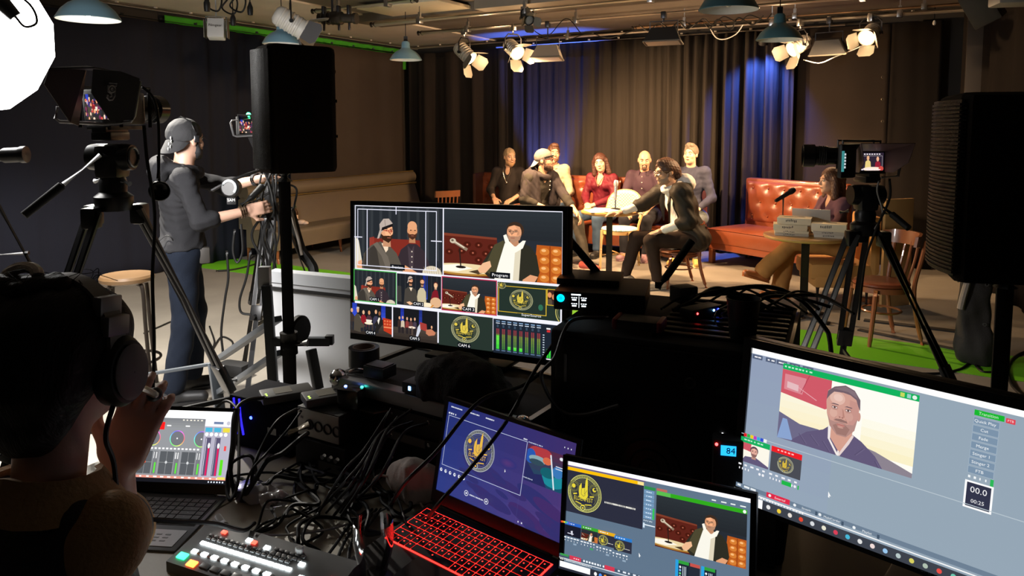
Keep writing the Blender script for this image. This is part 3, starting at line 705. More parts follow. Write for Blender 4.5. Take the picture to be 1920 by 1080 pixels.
# game boxes
m_box = mat('game_box_cream', (.72, .62, .42), .5, bump=.02); m_boxg = mat('game_box_grey', (.50, .44, .34), .5); m_art = mat('game_box_print', (.05, .045, .04), .5)
def gbox(label, loc, rz, size, m, marks=True):
    t = thing('game_box', label, 'box', loc, rz, 'board game boxes on the round table')
    x, y, z = size
    MB().box((0, 0, z * .36), (x - .004, y - .004, z * .72), None, .002).build('box_base', m, t); MB().box((0, 0, z * .62), (x, y, z * .76), None, .002).build('lid', m, t)
    if marks:
        b = MB(); rr = random.Random(int(x * 1000) + int(z * 3000))
        for i in range(3): b.ell((rr.uniform(-.05, .05), rr.uniform(-.03, .03), z + .0006), (rr.uniform(.02, .05), rr.uniform(.012, .03), .0006), 12, k=4)
        for i in range(7): b.box((-.06 + .013 * i, -y / 2 - .0006, z * .6 + rr.uniform(-.004, .004)), (.007, .001, z * rr.uniform(.22, .38)), None)
        b.build('print', m_art, t)
        MB().box((x / 2 + .0006, .0, z * .6), (.001, .06, z * .3)).build('label', m_boxg, t)
    return t
z0 = TH2 + .001; base = T2 + V((-.14, -.03, 0))
for k, (h, dx, rz, m, lab) in enumerate([(.022, .0, -18, m_boxg, 'grey game box at the bottom of the stack below the black microphone'), (.022, .01, -24, m_box, 'thin cream game box second from bottom below the black microphone'), (.05, -.01, -20, m_box, 'cream game box second from top in the taller stack'), (.055, .03, -26, m_box, 'thick cream game box on top of the taller stack')]):
    gbox(lab, base + V((dx, 0, z0)), rad(rz), (.27, .19, h), m); z0 += h + .001
z0 = TH2 + .001; base = T2 + V((.14, -.16, 0))
for k, (h, dx, rz, m, lab) in enumerate([(.028, .02, -30, m_boxg, 'grey game box at the bottom of the stack close to the tripod'), (.026, .0, -24, m_boxg, 'grey game box in the middle of the stack close to the tripod'), (.062, -.01, -27, m_box, 'cream game box with dark lettering on the stack close to the tripod')]):
    gbox(lab, base + V((dx, 0, z0)), rad(rz), (.27, .19, h), m); z0 += h + .001
# silver laptop & water bottle on table two
t = thing('laptop', 'open silver laptop seen from behind on the round table of boxes', 'laptop', T2 + V((.13, .17, TH2 + .001)), rad(150))
MB().box((0, 0, .008), (.31, .21, .015), None, .004).build('base', ALU, t); xf(MB().box((0, .0, .105), (.31, .008, .205), None, .003), Matrix.Translation((0, .105, .015)) @ Matrix.Rotation(rad(-16), 4, 'X')).build('lid', mat('laptop_silver', (.5, .48, .44), .45, .4), t)
def bottle(label, loc, m, capm, s=1.0, labm=None, name='water_bottle'):
    t = thing(name, label, 'bottle', loc)
    MB().lathe([(.001, 0), (.030, 0), (.033, .006), (.031, .05), (.033, .10), (.032, .135), (.022, .165), (.014, .18), (.014, .195)], 20, (0, 0, 0)).build('bottle_body', m, t)
    MB().cyl((0, 0, .192), (0, 0, .212), .016, 14).build('cap', capm, t); MB().lathe([(.0335, .06), (.0338, .062), (.0338, .105), (.0335, .107)], 20).build('label_band', labm or WHT, t)
    t.scale = (s, s, s); return t
m_clear = mat('clear_plastic', (.9, .92, .94), .08, trans=.85, spec=.5)
bottle('clear water bottle standing behind the boxes beside the silver laptop', T2 + V((.045, .075, TH2 + .001)), m_clear, WHT, .95, mat('label_blue', (.45, .55, .8), .5))
bottle('white labelled bottle on the floor beside the blazer man\'s shoe', G(1173, 527, 0), mat('bottle_white', (.75, .75, .72), .4), WHT, .8)
sb = c + LW * 3.0
p = bw + LW * 2.72 + V((.866, -.5, 0)) * .68; 
bottle('brown glass bottle with pale label standing on the long beige bench', V((p.x, p.y, .412)), mat('brown_glass', (.05, .02, .008), .12, spec=.6), mat('cap_green', (.10, .14, .07), .5), 1.1, mat('label_peach', (.75, .55, .4), .6), 'glass_bottle')
o = tag(MB().ell((0, 0, .03), (.06, .045, .032), 12).ell((.05, -.01, .022), (.045, .03, .024), 10).build('crumpled_napkin', mat('napkin', (.75, .55, .42), .8, bump=.3, bscale=60)), 'crumpled pale napkin beside the brown glass bottle on the bench', 'napkin'); o.location = V((p.x + .09, p.y - .03, .408))
# ochre armchair of the woman and upright wooden panel behind her
t = thing('armchair', 'ochre upholstered armchair under the woman with the laptop', 'armchair', (3.11, 7.0, 0), face(-.86, .1))
m_och = mat('upholstery_ochre', (.50, .25, .07), .7, bump=.15, bscale=150)
MB().box((0, .02, .31), (.56, .56, .16), None, .05).build('seat_cushion', m_och, t); MB().box((0, .0, .22), (.56, .52, .12), None, .03).build('seat_frame', m_och, t); MB().box((0, -.27, .56), (.56, .10, .56), None, .05).build('backrest', m_och, t)
for sx in (-.23, .23):
    for sy in (-.22, .22): MB().cyl((sx, sy, .17), (sx, sy, 0), .02, 10, .014).build('leg', DKM, t)
t = thing('upright_wood_panel', 'upright pale wooden panel standing behind the woman and the tripod', 'panel', (3.55, 6.72, 0), rad(20))
MB().box((0, 0, .50), (.34, .03, 1.0), None, .004).build('board', mat('plywood', (.52, .30, .11), .6, bump=.1, bscale=30, var=.15, vscale=5, stretch=(1, 1, .15)), t); MB().box((0, .12, .02), (.30, .24, .04), None, .004).build('foot', m_woodo, t)
# ---------------------------------------------------------------- people
def skin(name, c): return mat(name, c, .5, bump=.05, bscale=250, var=.08, vscale=25)
m_white_eye = mat('eye_white', (.42, .38, .34), .3); m_iris = mat('eye_iris', (.03, .02, .015), .15); m_lip = mat('lip', (.42, .17, .13), .45)
def rot3(yaw=0, pitch=0, roll=0):     # head turned: yaw left +, pitch up +, roll towards own right +
    return (Matrix.Rotation(rad(yaw), 3, 'Z') @ Matrix.Rotation(rad(pitch), 3, 'X') @ Matrix.Rotation(rad(roll), 3, 'Y'))
def hand_sdf(S, w, d, n, side, curl=.4, sc=1.0, k=.008, spread=0.06):
    """w wrist, d finger direction, n palm normal (palm faces n), side +1 if the thumb leaves along +d x n."""
    w, d, n = V(w), V(d).normalized(), V(n); n = (n - d * n.dot(d)).normalized(); a = d.cross(n) * side
    R = np.array([list(a), list(d), list(n)]).T
    S.bx(w + d * .05 * sc, (.040 * sc, .050 * sc, .014 * sc), R, .012 * sc, .02)
    for i, (o, L) in enumerate([(.030, .070), (.010, .080), (-.010, .075), (-.029, .058)]):
        b = w + d * .092 * sc + a * o * sc; c = curl * (1 + .12 * i)
        dd = d + a * (o * spread / .03)
        dirs = []
        for j, ca in enumerate((c * .6, c * 1.5, c * 2.1)): dirs.append((dd * math.cos(ca) + n * math.sin(ca)).normalized())
        p = b; r = .0098 * sc
        for j, fr in enumerate((.45, .32, .25)):
            q = p + dirs[j] * L * fr * sc; S.rc(p, q, r, r * .9, k * .6); p = q; r *= .9
    b = w + d * .025 * sc + a * .030 * sc; m = b + (d * .55 + a * .75 + n * .25).normalized() * .045 * sc; e = m + (d * .9 + a * .25 + n * .35).normalized() * .035 * sc
    S.rc(b, m, .014 * sc, .0115 * sc, .012); S.rc(m, e, .0115 * sc, .009 * sc, .006)
def head_sdf(S, H, R, s=1.0, fem=False, ears=True):
    P = lambda x, y, z: V(H) + R @ (V((x, y, z)) * s); Rn = np.array(R)
    S.el(P(0, -.012, .03), np.array((.074, .094, .088)) * s, Rn, .02)
    S.el(P(0, .028, -.03), np.array((.063, .068, .085)) * s, Rn, .03)
    S.el(P(0, .040, -.080), np.array((.046, .046, .034)) * s, Rn, .03)
    S.el(P(0, .072, -.100), np.array((.020, .018, .016)) * s, Rn, .02)
    for x in (-1, 1):
        S.el(P(x * .032, .100, .010), np.array((.018, .016, .011)) * s, Rn, .014, 's')
        S.el(P(x * .042, .062, -.025), np.array((.022, .022, .02)) * s, Rn, .02)
        if ears: S.el(P(x * .077, -.008, -.006), np.array((.010, .020, .031)) * s, Rn, .008)
    S.rc(P(-.04, .080, .030), P(.04, .080, .030), .010 * s, .010 * s, .016)
    S.rc(P(0, .088, .018), P(0, .110, -.022), .008 * s, .013 * s, .010)
    for x in (-1, 1): S.el(P(x * .010, .100, -.026), np.array((.009, .010, .008)) * s, Rn, .006)
    S.el(P(0, .094, -.055), np.array((.022, .010, .006)) * s, Rn, .006); S.el(P(0, .092, -.065), np.array((.019, .010, .007)) * s, Rn, .006)
def face_parts(t, H, R, s=1.0, brow=(.08, .05, .03), lips=True):
    P = lambda x, y, z: V(H) + R @ (V((x, y, z)) * s); bm_ = mat('brow_%02d' % int(brow[0] * 100), brow, .8)
    for x in (-1, 1):
        e = MB().ell(P(x * .032, .080, .010), (.0125 * s,) * 3, 12, k=8).build('eye', m_white_eye, t)
        MB().ell(P(x * .032, .0895, .010), (.0058 * s, .0045 * s, .0058 * s), 10, R, k=6).build('iris', m_iris, e)
        MB().tube([P(x * .014, .094, .029), P(x * .032, .093, .035), P(x * .052, .080, .029)], [.004 * s, .0045 * s, .003 * s], 6).build('eyebrow', bm_, t)
    if lips: MB().tube([P(-.024, .092, -.061), P(-.01, .1035, -.0585), P(0, .1045, -.060), P(.01, .1035, -.0585), P(.024, .092, -.061)], [.002, .0055, .006, .0055, .002], 6).build('lips', m_lip, t)
def hair_sdf(kind, H, R, s=1.0):
    P = lambda x, y, z: V(H) + R @ (V((x, y, z)) * s); Rn = np.array(R); S = SDF(); A_ = lambda *q: np.array(q) * s
    if kind in ('short', 'buzz', 'back', 'tuft'):
        g = {'short': .008, 'buzz': .003, 'back': .012, 'tuft': .008}[kind]
        S.el(P(0, -.018, .038), A_(.077 + g, .098 + g, .090 + g * 1.2), Rn, .01)
        if kind == 'tuft': S.el(P(0, .035, .118), A_(.055, .05, .03), Rn, .03)
        if kind == 'back':
            S.el(P(0, -.085, -.02), A_(.075, .05, .085), Rn, .04); S.rc(P(-.02, .05, .115), P(.02, -.05, .13), .03 * s, .02 * s, .03)
        S.el(P(0, .105, -.035), A_(.078, .080, .112), Rn, .012, 's')
        S.bx(P(0, .02, -.155), A_(.2, .10, .115), Rn, .01, .02, 's')
        S.bx(P(0, -.10, -.19), A_(.2, .12, .115 if kind != 'back' else .09), Rn, .01, .02, 's')
    elif kind == 'long':
        S.el(P(0, -.018, .040), A_(.090, .108, .098), Rn, .01)
        for x in (-1, 1): S.rc(P(x * .080, -.01, .02), P(x * .098, .00, -.15), .036 * s, .040 * s, .03)
        S.rc(P(0, -.07, .0), P(0, -.075, -.17), .075 * s, .07 * s, .04)
        S.el(P(0, .100, -.035), A_(.062, .075, .105), Rn, .015, 's')
        S.bx(P(0, .10, -.18), A_(.055, .10, .09), Rn, .02, .02, 's')
    return S
def beard_sdf(H, R, s=1.0, full=True):
    P = lambda x, y, z: V(H) + R @ (V((x, y, z)) * s); Rn = np.array(R); S = SDF(); A_ = lambda *q: np.array(q) * s
    if full:
        S.el(P(0, .034, -.075), A_(.064, .060, .052), Rn, .02); S.el(P(0, .078, -.100), A_(.030, .022, .026), Rn, .02)
        for x in (-1, 1): S.rc(P(x * .066, .015, -.005), P(x * .055, .035, -.07), .012 * s, .016 * s, .02)
    else:
        S.el(P(0, .085, -.096), A_(.026, .018, .022), Rn, .012)
        for x in (-1, 1): S.rc(P(x * .026, .090, -.052), P(x * .025, .088, -.088), .006 * s, .007 * s, .008)
    S.rc(P(-.026, .092, -.047), P(.026, .092, -.047), .0065 * s, .0065 * s, .008)
    S.el(P(0, .105, -.061), A_(.021, .016, .008), Rn, .006, 's')
    S.bx(P(0, .1, .035), A_(.053, .2, .072), Rn, .01, .012, 's')
    return S
def glasses(t, H, R, s=1.0, m=None):
    P = lambda x, y, z: V(H) + R @ (V((x, y, z)) * s); b = MB()
    for x in (-1, 1):
        b.tube([P(x * .034 + .024 * math.cos(a) , .104 - .012 * abs(math.cos(a)) * (1 if math.cos(a) * x > 0 else 0), .008 + .017 * math.sin(a)) for a in [2 * PI * i / 16 for i in range(16)]], .0028 * s, 6, closed=True)
        b.tube([P(x * .058, .092, .012), P(x * .078, .06, .014), P(x * .082, -.005, .010)], .0026 * s, 6)
    b.tube([P(-.011, .105, .010), P(0, .109, .012), P(.011, .105, .010)], .0024 * s, 6); b.build('glasses', m or mat('glasses_frame', (.03, .01, .01), .3), t)
def cap(t, H, R, s, m, back=True, mb=None, strap=None):
    """Baseball cap worn backwards: crown plus a brim over the nape."""
    P = lambda x, y, z: V(H) + R @ (V((x, y, z)) * s); Rn = np.array(R); S = SDF(); A_ = lambda *q: np.array(q) * s
    S.el(P(0, -.014, .042), A_(.088, .108, .098), Rn, .01)
    Rt = np.array(R @ Matrix.Rotation(rad(9), 3, 'X'))
    S.bx(P(0, 0, -.122), A_(.25, .25, .125), Rt, .01, .004, 's')
    o = S.build('cap', m, t, .006, .0015, 60)
    br = []
    for i in range(13):
        a = rad(180 + 180 * i / 12); x = .082 * math.cos(a); y0 = -.045 + .072 * math.sin(a); ln = .085 * (max(0, -math.sin(a)) ** .6)
        dz = -.030 * (1 - abs(math.cos(a))) * 0 - .02 * abs(math.cos(a)) ** 2
        p0 = P(x, y0, .008 + dz); p1 = P(x * .95, y0 - ln * .45, -.045 * (1 if ln else 0) + dz if ln > .01 else .006 + dz); 
        p1 = P(x * .97, y0 - ln * .62, .008 - ln * .95 + dz)
        nn = R @ V((0, -.6, .8)) * .004 * s
        br.append([p0, p1, p1 + nn, p0 + nn])
    MB().loft(br).build('brim', mb or m, o)
    if strap:
        MB().tube([P(.083 * math.cos(a), .005 + .098 * math.sin(a), .035 + .018 * math.sin(a)) for a in [rad(12 + 156 * i / 14) for i in range(15)]], .010 * s, 6).build('strap', strap, o)
    return o
def shoes(t, ank, fwd, m, sole=None, h=.008, name='shoe', L=.26):
    a = V(ank); f = V(fwd); f.z *= 1; f = f.normalized(); up = V((0, 0, 1)); up = (up - f * up.dot(f)).normalized(); sd_ = f.cross(up)
    b = a - up * .085 if True else a; R = np.array([list(sd_), list(f), list(up)]).T
    S = SDF(); S.rc(b + up * .045 - f * .05, b + up * .035 + f * (L - .10), .042, .036, .02); S.el(b + up * .045 - f * .045, (.044, .055, .05), R, .02); S.rc(a + up * .01 - f * .01, b + up * .05, .045, .048, .03)
    S.bx(b - up * .10, (.3, .4, .10), R, .002, .004, 's'); o = S.build(name, m, t, h)
    q = MB(); pr = []
    for (y, w) in ((-.095, .02), (-.085, .036), (-.02, .042), (.06, .044), (.12, .046), (L - .105, .036), (L - .075, .018)):
        c_ = b + f * y; pr.append([c_ + sd_ * w, c_ - sd_ * w, c_ - sd_ * w + up * .018, c_ + sd_ * w + up * .018])
    q.loft(pr); q.build('sole', sole or m, o); return o
SEAT = dict(P=(0, 0, .55), C=(0, .02, .90), N=(0, .035, 1.09), SH=.172, sdrop=.055,
            HIP=.10, KL=(-.14, .45, .50), KR=(.14, .45, .50), AL=(-.14, .46, .09), AR=(.14, .46, .09),
            EL=(-.26, .08, .76), ER=(.26, .08, .76), WL=(-.13, .32, .66), WR=(.13, .32, .66))
# L is the person's left (local -x), R the person's right (local +x): local +y is the way the body faces
def person(name, label, loc, rz, J=None, w=1.0, head=(0, 0, 0), hs=1.0, hup=.135, sk=None, hair=None, hair_m=None, beard=None, beard_m=None, top_m=None, neck='crew',
           cuff=1.0, trs_m=None, shoe_m=None, sole_m=None, fem=False, h=.0075, hands=None, toes=None, brow=(.08, .05, .03), ears=True, face=True, hem=.0, noise=.006, feet=True, cut=None):
    j = dict(SEAT); j.update(J or {}); j = {k: (V(v) if isinstance(v, tuple) else v) for k, v in j.items()}
    t = thing(name, label, 'person', loc, rz); R = rot3(*head)
    P, C, N = j['P'], j['C'], j['N']; sp = (N - P).normalized(); side = j.get('SD', V((1, 0, 0))).normalized(); fwdv = side.cross(sp) * -1
    SLp = j.get('SL', N - sp * j['sdrop'] - side * j['SH'] * w ** .5); SRp = j.get('SR', N - sp * j['sdrop'] + side * j['SH'] * w ** .5)
    H = j.get('H', N + sp * .05 + R @ V((0, .03, hup - .05 + .02)))
    HLp, HRp = P - side * j['HIP'] - V((0, 0, .03)), P + side * j['HIP'] - V((0, 0, .03))
    Rs = np.array([list(side), list(sp.cross(side)), list(sp)]).T
    S = SDF()
    S.el(P.lerp(C, .35), (.125 * w, .09 * w, .20), Rs, .03); S.el(C, (.135 * w, .090 * w, .17), Rs, .05); S.rc(SLp, SRp, .045, .045, .05)
    S.rc(N - sp * .04, H + R @ V((0, -.012, -.055)), .058 * (1 if not fem else .85), .056 * (1 if not fem else .85), .03)
    head_sdf(S, H, R, hs, fem, ears)
    for sd_, s_, e_, w_, key, sg in ((SLp, 'L', j['EL'], j['WL'], 'L', 1), (SRp, 'R', j['ER'], j['WR'], 'R', -1)):
        S.rc(sd_, e_, .046 * w ** .5, .037, .04); S.rc(e_, w_, .039, .026, .02)
        hd = (hands or {}).get(key); d = V(hd[0]) if hd else (w_ - e_); n = V(hd[1]) if hd else V((0, -.2, -1)); cu = hd[2] if hd else .35
        # thumb towards the body midline when the palm faces down
        dd = d.normalized(); nn = (n - dd * n.dot(dd)).normalized(); a = dd.cross(nn)
        sgn = hd[3] if hd and len(hd) > 3 else (1 if a.dot(side * sg) > 0 else -1)
        hand_sdf(S, w_, d, n, sgn, cu, .95 if fem else 1.02)
    for hp, kn, an in ((HLp, j['KL'], j['AL']), (HRp, j['KR'], j['AR'])):
        S.rc(hp, kn, .075, .052, .05); S.rc(kn, an, .05, .034, .02)
    S.build('body', sk, t, h)
    if face: face_parts(t, H, R, hs, brow)
    if hair: hair_sdf(hair, H, R, hs).build('hair', hair_m, t, h * .9, .004, 70)
    if beard: beard_sdf(H, R, hs, beard == 'full').build('beard' if beard == 'full' else 'goatee', beard_m, t, h * .75, .002, 90)
    # upper garment
    S = SDF(); q = .014
    S.el(P.lerp(C, .30), (.150 * w, .118 * w, .22), Rs, .03); S.el(C, (.158 * w, .112 * w, .17), Rs, .06); S.rc(SLp, SRp, .052, .052, .06)
    S.rc(N - sp * .09, N - sp * .015, .085, .066, .05)
    if fem: 
        for x in (-1, 1): S.el(C + side * x * .072 + fwdv * .085 * w + sp * .02, (.06, .055, .06), Rs, .04)
    for sd_, e_, w_ in ((SLp, j['EL'], j['WL']), (SRp, j['ER'], j['WR'])):
        S.rc(sd_, e_, .058 * w ** .5, .052, .06); ce = e_.lerp(w_, cuff * .92)
        S.rc(e_, ce, .054, .054 - .016 * cuff, .03)
    if hem: S.rc(HLp, HRp, .13 * w, .13 * w, .05)
    if cut: S.bx((0, 0, cut - .5), (1, 1, .5), None, .001, .004, 's')
    if neck == 'v': S.el(N + fwdv * .095 - sp * .045, (.052, .075, .105), Rs, .01, 's')
    if neck == 'crew': S.el(N + fwdv * .03 + sp * .05, (.075, .085, .05), Rs, .012, 's')
    if neck == 'open': S.el(N + fwdv * .09 - sp * .02, (.04, .06, .075), Rs, .01, 's')
    top = S.build('top', top_m, t, h * 1.25, noise, 26, seed=int(abs(loc[0]) * 100) % 97 + 1)
    # trousers
    S = SDF(); S.rc(HLp, HRp, .115 * w, .115 * w, .04); S.el(P, (.145 * w, .115 * w, .11), Rs, .04)
    for hp, kn, an in ((HLp, j['KL'], j['AL']), (HRp, j['KR'], j['AR'])):
        S.rc(hp, kn, .098 * w ** .5, .070, .05); S.rc(kn, kn.lerp(an, .93), .069, j.get('HEM', .052), .03)
    trs = S.build('trousers', trs_m, t, h * 1.3, .004, 15, seed=5)
    if feet:
        for k, an in (('L', j['AL']), ('R', j['AR'])):
            f = V((toes or {}).get(k, (-.12 if k == 'L' else .12, 1, 0))); shoes(t, an, f, shoe_m, sole_m, h)
    t_j = dict(j); t_j.update(H=H, R=R, SL=SLp, SR=SRp, Rs=Rs, fwd=fwdv, sp=sp, side=side, HL=HLp, HR=HRp, hs=hs, w=w)
    return t, t_j
def buttons(t, J, n, m, z0=.02, dz=-.075, y=.13, name='button'):
    for k in range(n):
        p = J['N'] + J['fwd'] * (y + .004 * k) + J['sp'] * (z0 + dz * k); MB().ell(p, (.007, .007, .007), 8, k=5).build(name, m, t)
def collar(t, J, m, r=.075, open_=.5):
    b = MB(); N, f, s, sp = J['N'], J['fwd'], J['side'], J['sp']
    for x in (-1, 1):
        pts = []
        for i in range(8):
            a = rad(-90 + (140 + 20 * (1 - open_)) * i / 7)   # from nape to front
            c_ = N + s * x * r * math.cos(a) + f * (.0 + r * .95 * math.sin(a)) + sp * (.035 - .03 * i / 7)
            o = (s * x * math.cos(a) + f * math.sin(a)).normalized()
            dn = c_ + o * .022 - sp * (.040 + .012 * i / 7)
            pts.append([c_, dn, dn + o * .006, c_ + o * .008])
        b.loft(pts)
    return b.build('collar', m, t)
def hood(t, J, m, h=.009, s=1.0, front=True):
    S = SDF(); N, f, sd_, sp = J['N'], J['fwd'], J['side'], J['sp']
    S.el(N - f * .125 * s - sp * .015, (.125 * s, .07 * s, .095 * s), J['Rs'], .03)
    prev = None
    for i in range(9):
        a = rad(-90 + 22.5 * i) ; 
        for x in (-1, 1):
            p = N + sd_ * x * .095 * math.cos(a) + f * .085 * math.sin(a) + sp * (.015 - .045 * (i / 8))
            q = N + sd_ * x * .095 * math.cos(a + rad(22.5)) + f * .085 * math.sin(a + rad(22.5)) + sp * (.015 - .045 * ((i + 1) / 8))
            if i < 8 and (front or i < 6): S.rc(p, q, .032, .032, .02)
    S.el(N + sp * .07 + f * .01, (.070, .075, .09), J['Rs'], .01, 's')
    return S.build('hood', m, t, h, .004, 40)

F_ = mat
cl = lambda n, c, r=.85, **k: mat(n, c, r, bump=.25, bscale=220, spec=.2, var=.10, vscale=12, **k)
SK1 = skin('skin_fair', (.58, .34, .22)); SK2 = skin('skin_tan', (.52, .29, .18)); SK3 = skin('skin_light', (.62, .38, .26))
H_bl = mat('hair_blond_grey', (.36, .25, .14), .6, bump=.5, bscale=160, stretch=(1, 1, .15)); H_br = mat('hair_brown', (.085, .035, .018), .5, bump=.5, bscale=160, stretch=(1, 1, .15)); H_dk = mat('hair_dark', (.03, .018, .012), .5, bump=.5, bscale=160)
H_gr = mat('hair_grey_brown', (.15, .115, .08), .6, bump=.5, bscale=160, stretch=(1, 1, .15)); H_rd = mat('hair_reddish', (.060, .020, .011), .5, bump=.5, bscale=160, stretch=(1, 1, .15))
def seat_on(u, off=.30):
    p = S0 + NW * off; k = (u - CX) / F_PX; t = (k * p.y - p.x) / (DW.x - k * DW.y); return p + DW * t
def lookat(dx, dy): return math.atan2(-dx, dy)
fb = math.atan2(-NW.x, NW.y)
def zs(dz, **k):     # seated torso shifted up/down by dz
    d = {}
    for q in ('P', 'C', 'N', 'EL', 'ER', 'WL', 'WR'):
        v = V(SEAT[q]); f = {'P': 0, 'C': .5, 'N': 1, 'EL': .4, 'ER': .4, 'WL': .2, 'WR': .2}[q]; d[q] = (v.x, v.y, v.z + dz * f)
    d.update(k); return d
p = seat_on(955); t, J = person('person', 'person with short blond hair in a black sweater and necklace at the bench end', (p.x, p.y, 0), fb + rad(16), zs(-.01), 1.05, (38, -4, 0), 1.0, sk=SK1, hair='buzz', hair_m=H_bl, beard='full', beard_m=mat('beard_blond', (.42, .24, .12), .8), top_m=cl('sweater_black', (.030, .024, .022)), neck='open', cuff=.55, trs_m=cl('jeans_black', (.02, .02, .025)), shoe_m=mat('shoe_black', (.015, .015, .015), .5), brow=(.4, .27, .16))
MB().tube(cat_rom([J['N'] + J['side'] * x + J['fwd'] * y + J['sp'] * z for x, y, z in ((-.06, .05, .02), (-.055, .11, -.05), (-.025, .135, -.14), (0, .14, -.19), (.025, .135, -.14), (.055, .11, -.05), (.06, .05, .02))], 4), .0035, 6).ell(J['N'] + J['fwd'] * .145 - J['sp'] * .195, (.012, .006, .015), 8).build('necklace', mat('necklace_silver', (.8, .75, .65), .25, 1), t)
p = seat_on(1038); t, J = person('person', 'bearded person in a cream shirt sitting behind the cap wearer', (p.x, p.y, 0), fb + rad(12), zs(.05), 1.0, (26, 0, -3), 1.0, sk=SK2, hair='tuft', hair_m=H_br, beard='full', beard_m=mat('beard_brown', (.14, .06, .03), .8), top_m=cl('shirt_cream', (.46, .39, .27)), neck='open', trs_m=cl('jeans_blue', (.06, .10, .17)), shoe_m=mat('shoe_tan', (.35, .12, .04), .45)); collar(t, J, cl('shirt_cream', (.46, .39, .27)))
p = seat_on(1131, .34); t, J = person('person', 'person with long brown hair in a maroon v neck top on the bench', (p.x, p.y, 0), fb + rad(-2), zs(-.05, EL=(-.21, .10, .74), ER=(.21, .10, .74), WL=(-.04, .33, .66), WR=(.06, .34, .66)), .88, (16, -6, 9), .95, sk=SK3, hair='long', hair_m=H_rd, top_m=cl('top_maroon', (.115, .010, .020), .55), neck='v', trs_m=cl('jeans_blue', (.06, .10, .17)), shoe_m=mat('shoe_black', (.015, .015, .015), .5), fem=True, brow=(.12, .05, .03)); 
MB().tube(cat_rom([J['N'] + J['side'] * x + J['fwd'] * y + J['sp'] * z for x, y, z in ((-.062, .03, .0), (-.05, .095, -.05), (-.02, .115, -.11), (0, .122, -.15), (.02, .115, -.11), (.05, .095, -.05), (.062, .03, .0))], 4), .005, 6).build('neckline_trim', mat('trim_bronze', (.25, .12, .07), .4, .5), t)
p = seat_on(1210); t, J = person('person', 'bald person with a moustache in a dark purple button shirt', (p.x, p.y, 0), fb + rad(6), zs(.0, EL=(-.24, .12, .78), ER=(.24, .12, .78), WL=(-.13, .36, .63), WR=(.13, .36, .63)), 1.02, (14, -12, 0), 1.0, sk=SK2, beard='goatee', beard_m=mat('beard_dark', (.045, .02, .012), .8), top_m=cl('shirt_aubergine', (.055, .030, .045), .7), neck='crew', cuff=.35, trs_m=cl('jeans_black', (.02, .02, .025)), shoe_m=mat('shoe_mauve', (.30, .17, .20), .6), brow=(.06, .03, .02)); buttons(t, J, 4, mat('button_pearl', (.7, .6, .5), .3), y=.125); collar(t, J, cl('shirt_aubergine', (.055, .030, .045), .7))
p = seat_on(1297, .30); t, J = person('person', 'grey haired person in a slate blue sweater at the right end of the bench', (p.x, p.y, 0), fb + rad(10), zs(.07, KL=(-.12, .47, .52), KR=(.12, .47, .52)), 1.0, (-16, 3, 0), 1.0, sk=SK3, hair='tuft', hair_m=H_gr, top_m=cl('sweater_slate', (.045, .048, .075)), neck='crew', trs_m=cl('jeans_greyblue', (.17, .20, .21)), shoe_m=mat('sneaker_ochre', (.55, .35, .10), .6), sole_m=mat('sneaker_sole', (.7, .55, .25), .6), brow=(.2, .13, .08))
# cap wearer in front
p = V((.30, 8.95, 0)); CI = (Matrix.Translation(p) @ Matrix.Rotation(lookat(.62, -.78), 4, 'Z')).inverted(); t, J = person('person', 'person in backwards grey cap and glasses with dark open hooded vest', (p.x, p.y, 0), lookat(.62, -.78), zs(.02, C=(0, .05, .92), N=(0, .10, 1.10), EL=CI @ W(1064, 376, 8.72), ER=(.30, .12, .80), WL=CI @ W(1082, 401, 8.50), WR=(.06, .42, .66), KL=(-.20, .52, .52), KR=(.16, .48, .50), AL=(-.13, .74, .09), AR=(.16, .46, .09)), 1.2, (32, 3, 0), 1.04, sk=SK2, beard='full', beard_m=mat('beard_dark', (.045, .02, .012), .8), top_m=cl('henley_charcoal', (.030, .026, .021)), neck='open', cuff=.35, trs_m=cl('trousers_olive_black', (.045, .038, .028)), shoe_m=mat('shoe_red', (.30, .05, .035), .6), sole_m=mat('sole_pale', (.65, .45, .3), .6), hands={'L': ((.15, .7, -.6), (.6, -.3, -.4), .5), 'R': ((-.3, .8, -.3), (0, 0, -1), .5)})
cap(t, J['H'], J['R'], 1.04, cl('cap_light_grey', (.15, .125, .11)), mb=cl('cap_brim_white', (.40, .36, .32)), strap=cl('cap_strap_black', (.02, .02, .02)))
glasses(t, J['H'], J['R'], 1.04, mat('glasses_red_frame', (.10, .012, .012), .3))
vest = cl('vest_black_violet', (.035, .028, .03))
S = SDF(); N, f, sd_, sp = J['N'], J['fwd'], J['side'], J['sp']
for x, sh, el_ in ((-1, J['SL'], J['EL']), (1, J['SR'], J['ER'])):
    S.rc(N + sd_ * x * .13 - sp * .05, N + sd_ * x * .16 + f * .10 - sp * .34, .085, .085, .04); S.rc(sh, sh.lerp(el_, .85), .070, .060, .04); S.rc(N + sd_ * x * .15 - f * .05 - sp * .05, N + sd_ * x * .12 - f * .05 - sp * .4, .09, .1, .05)
S.build('vest', vest, t, .010, .007, 26, 3); hood(t, J, vest); buttons(t, J, 3, mat('button_pearl', (.7, .6, .5), .3), -.06, -.05, .165)
bentwood('bentwood chair under the person with the backwards cap', (p.x - .02, p.y + .02, 0), lookat(.62, -.78)).scale = (1, 1, .83)
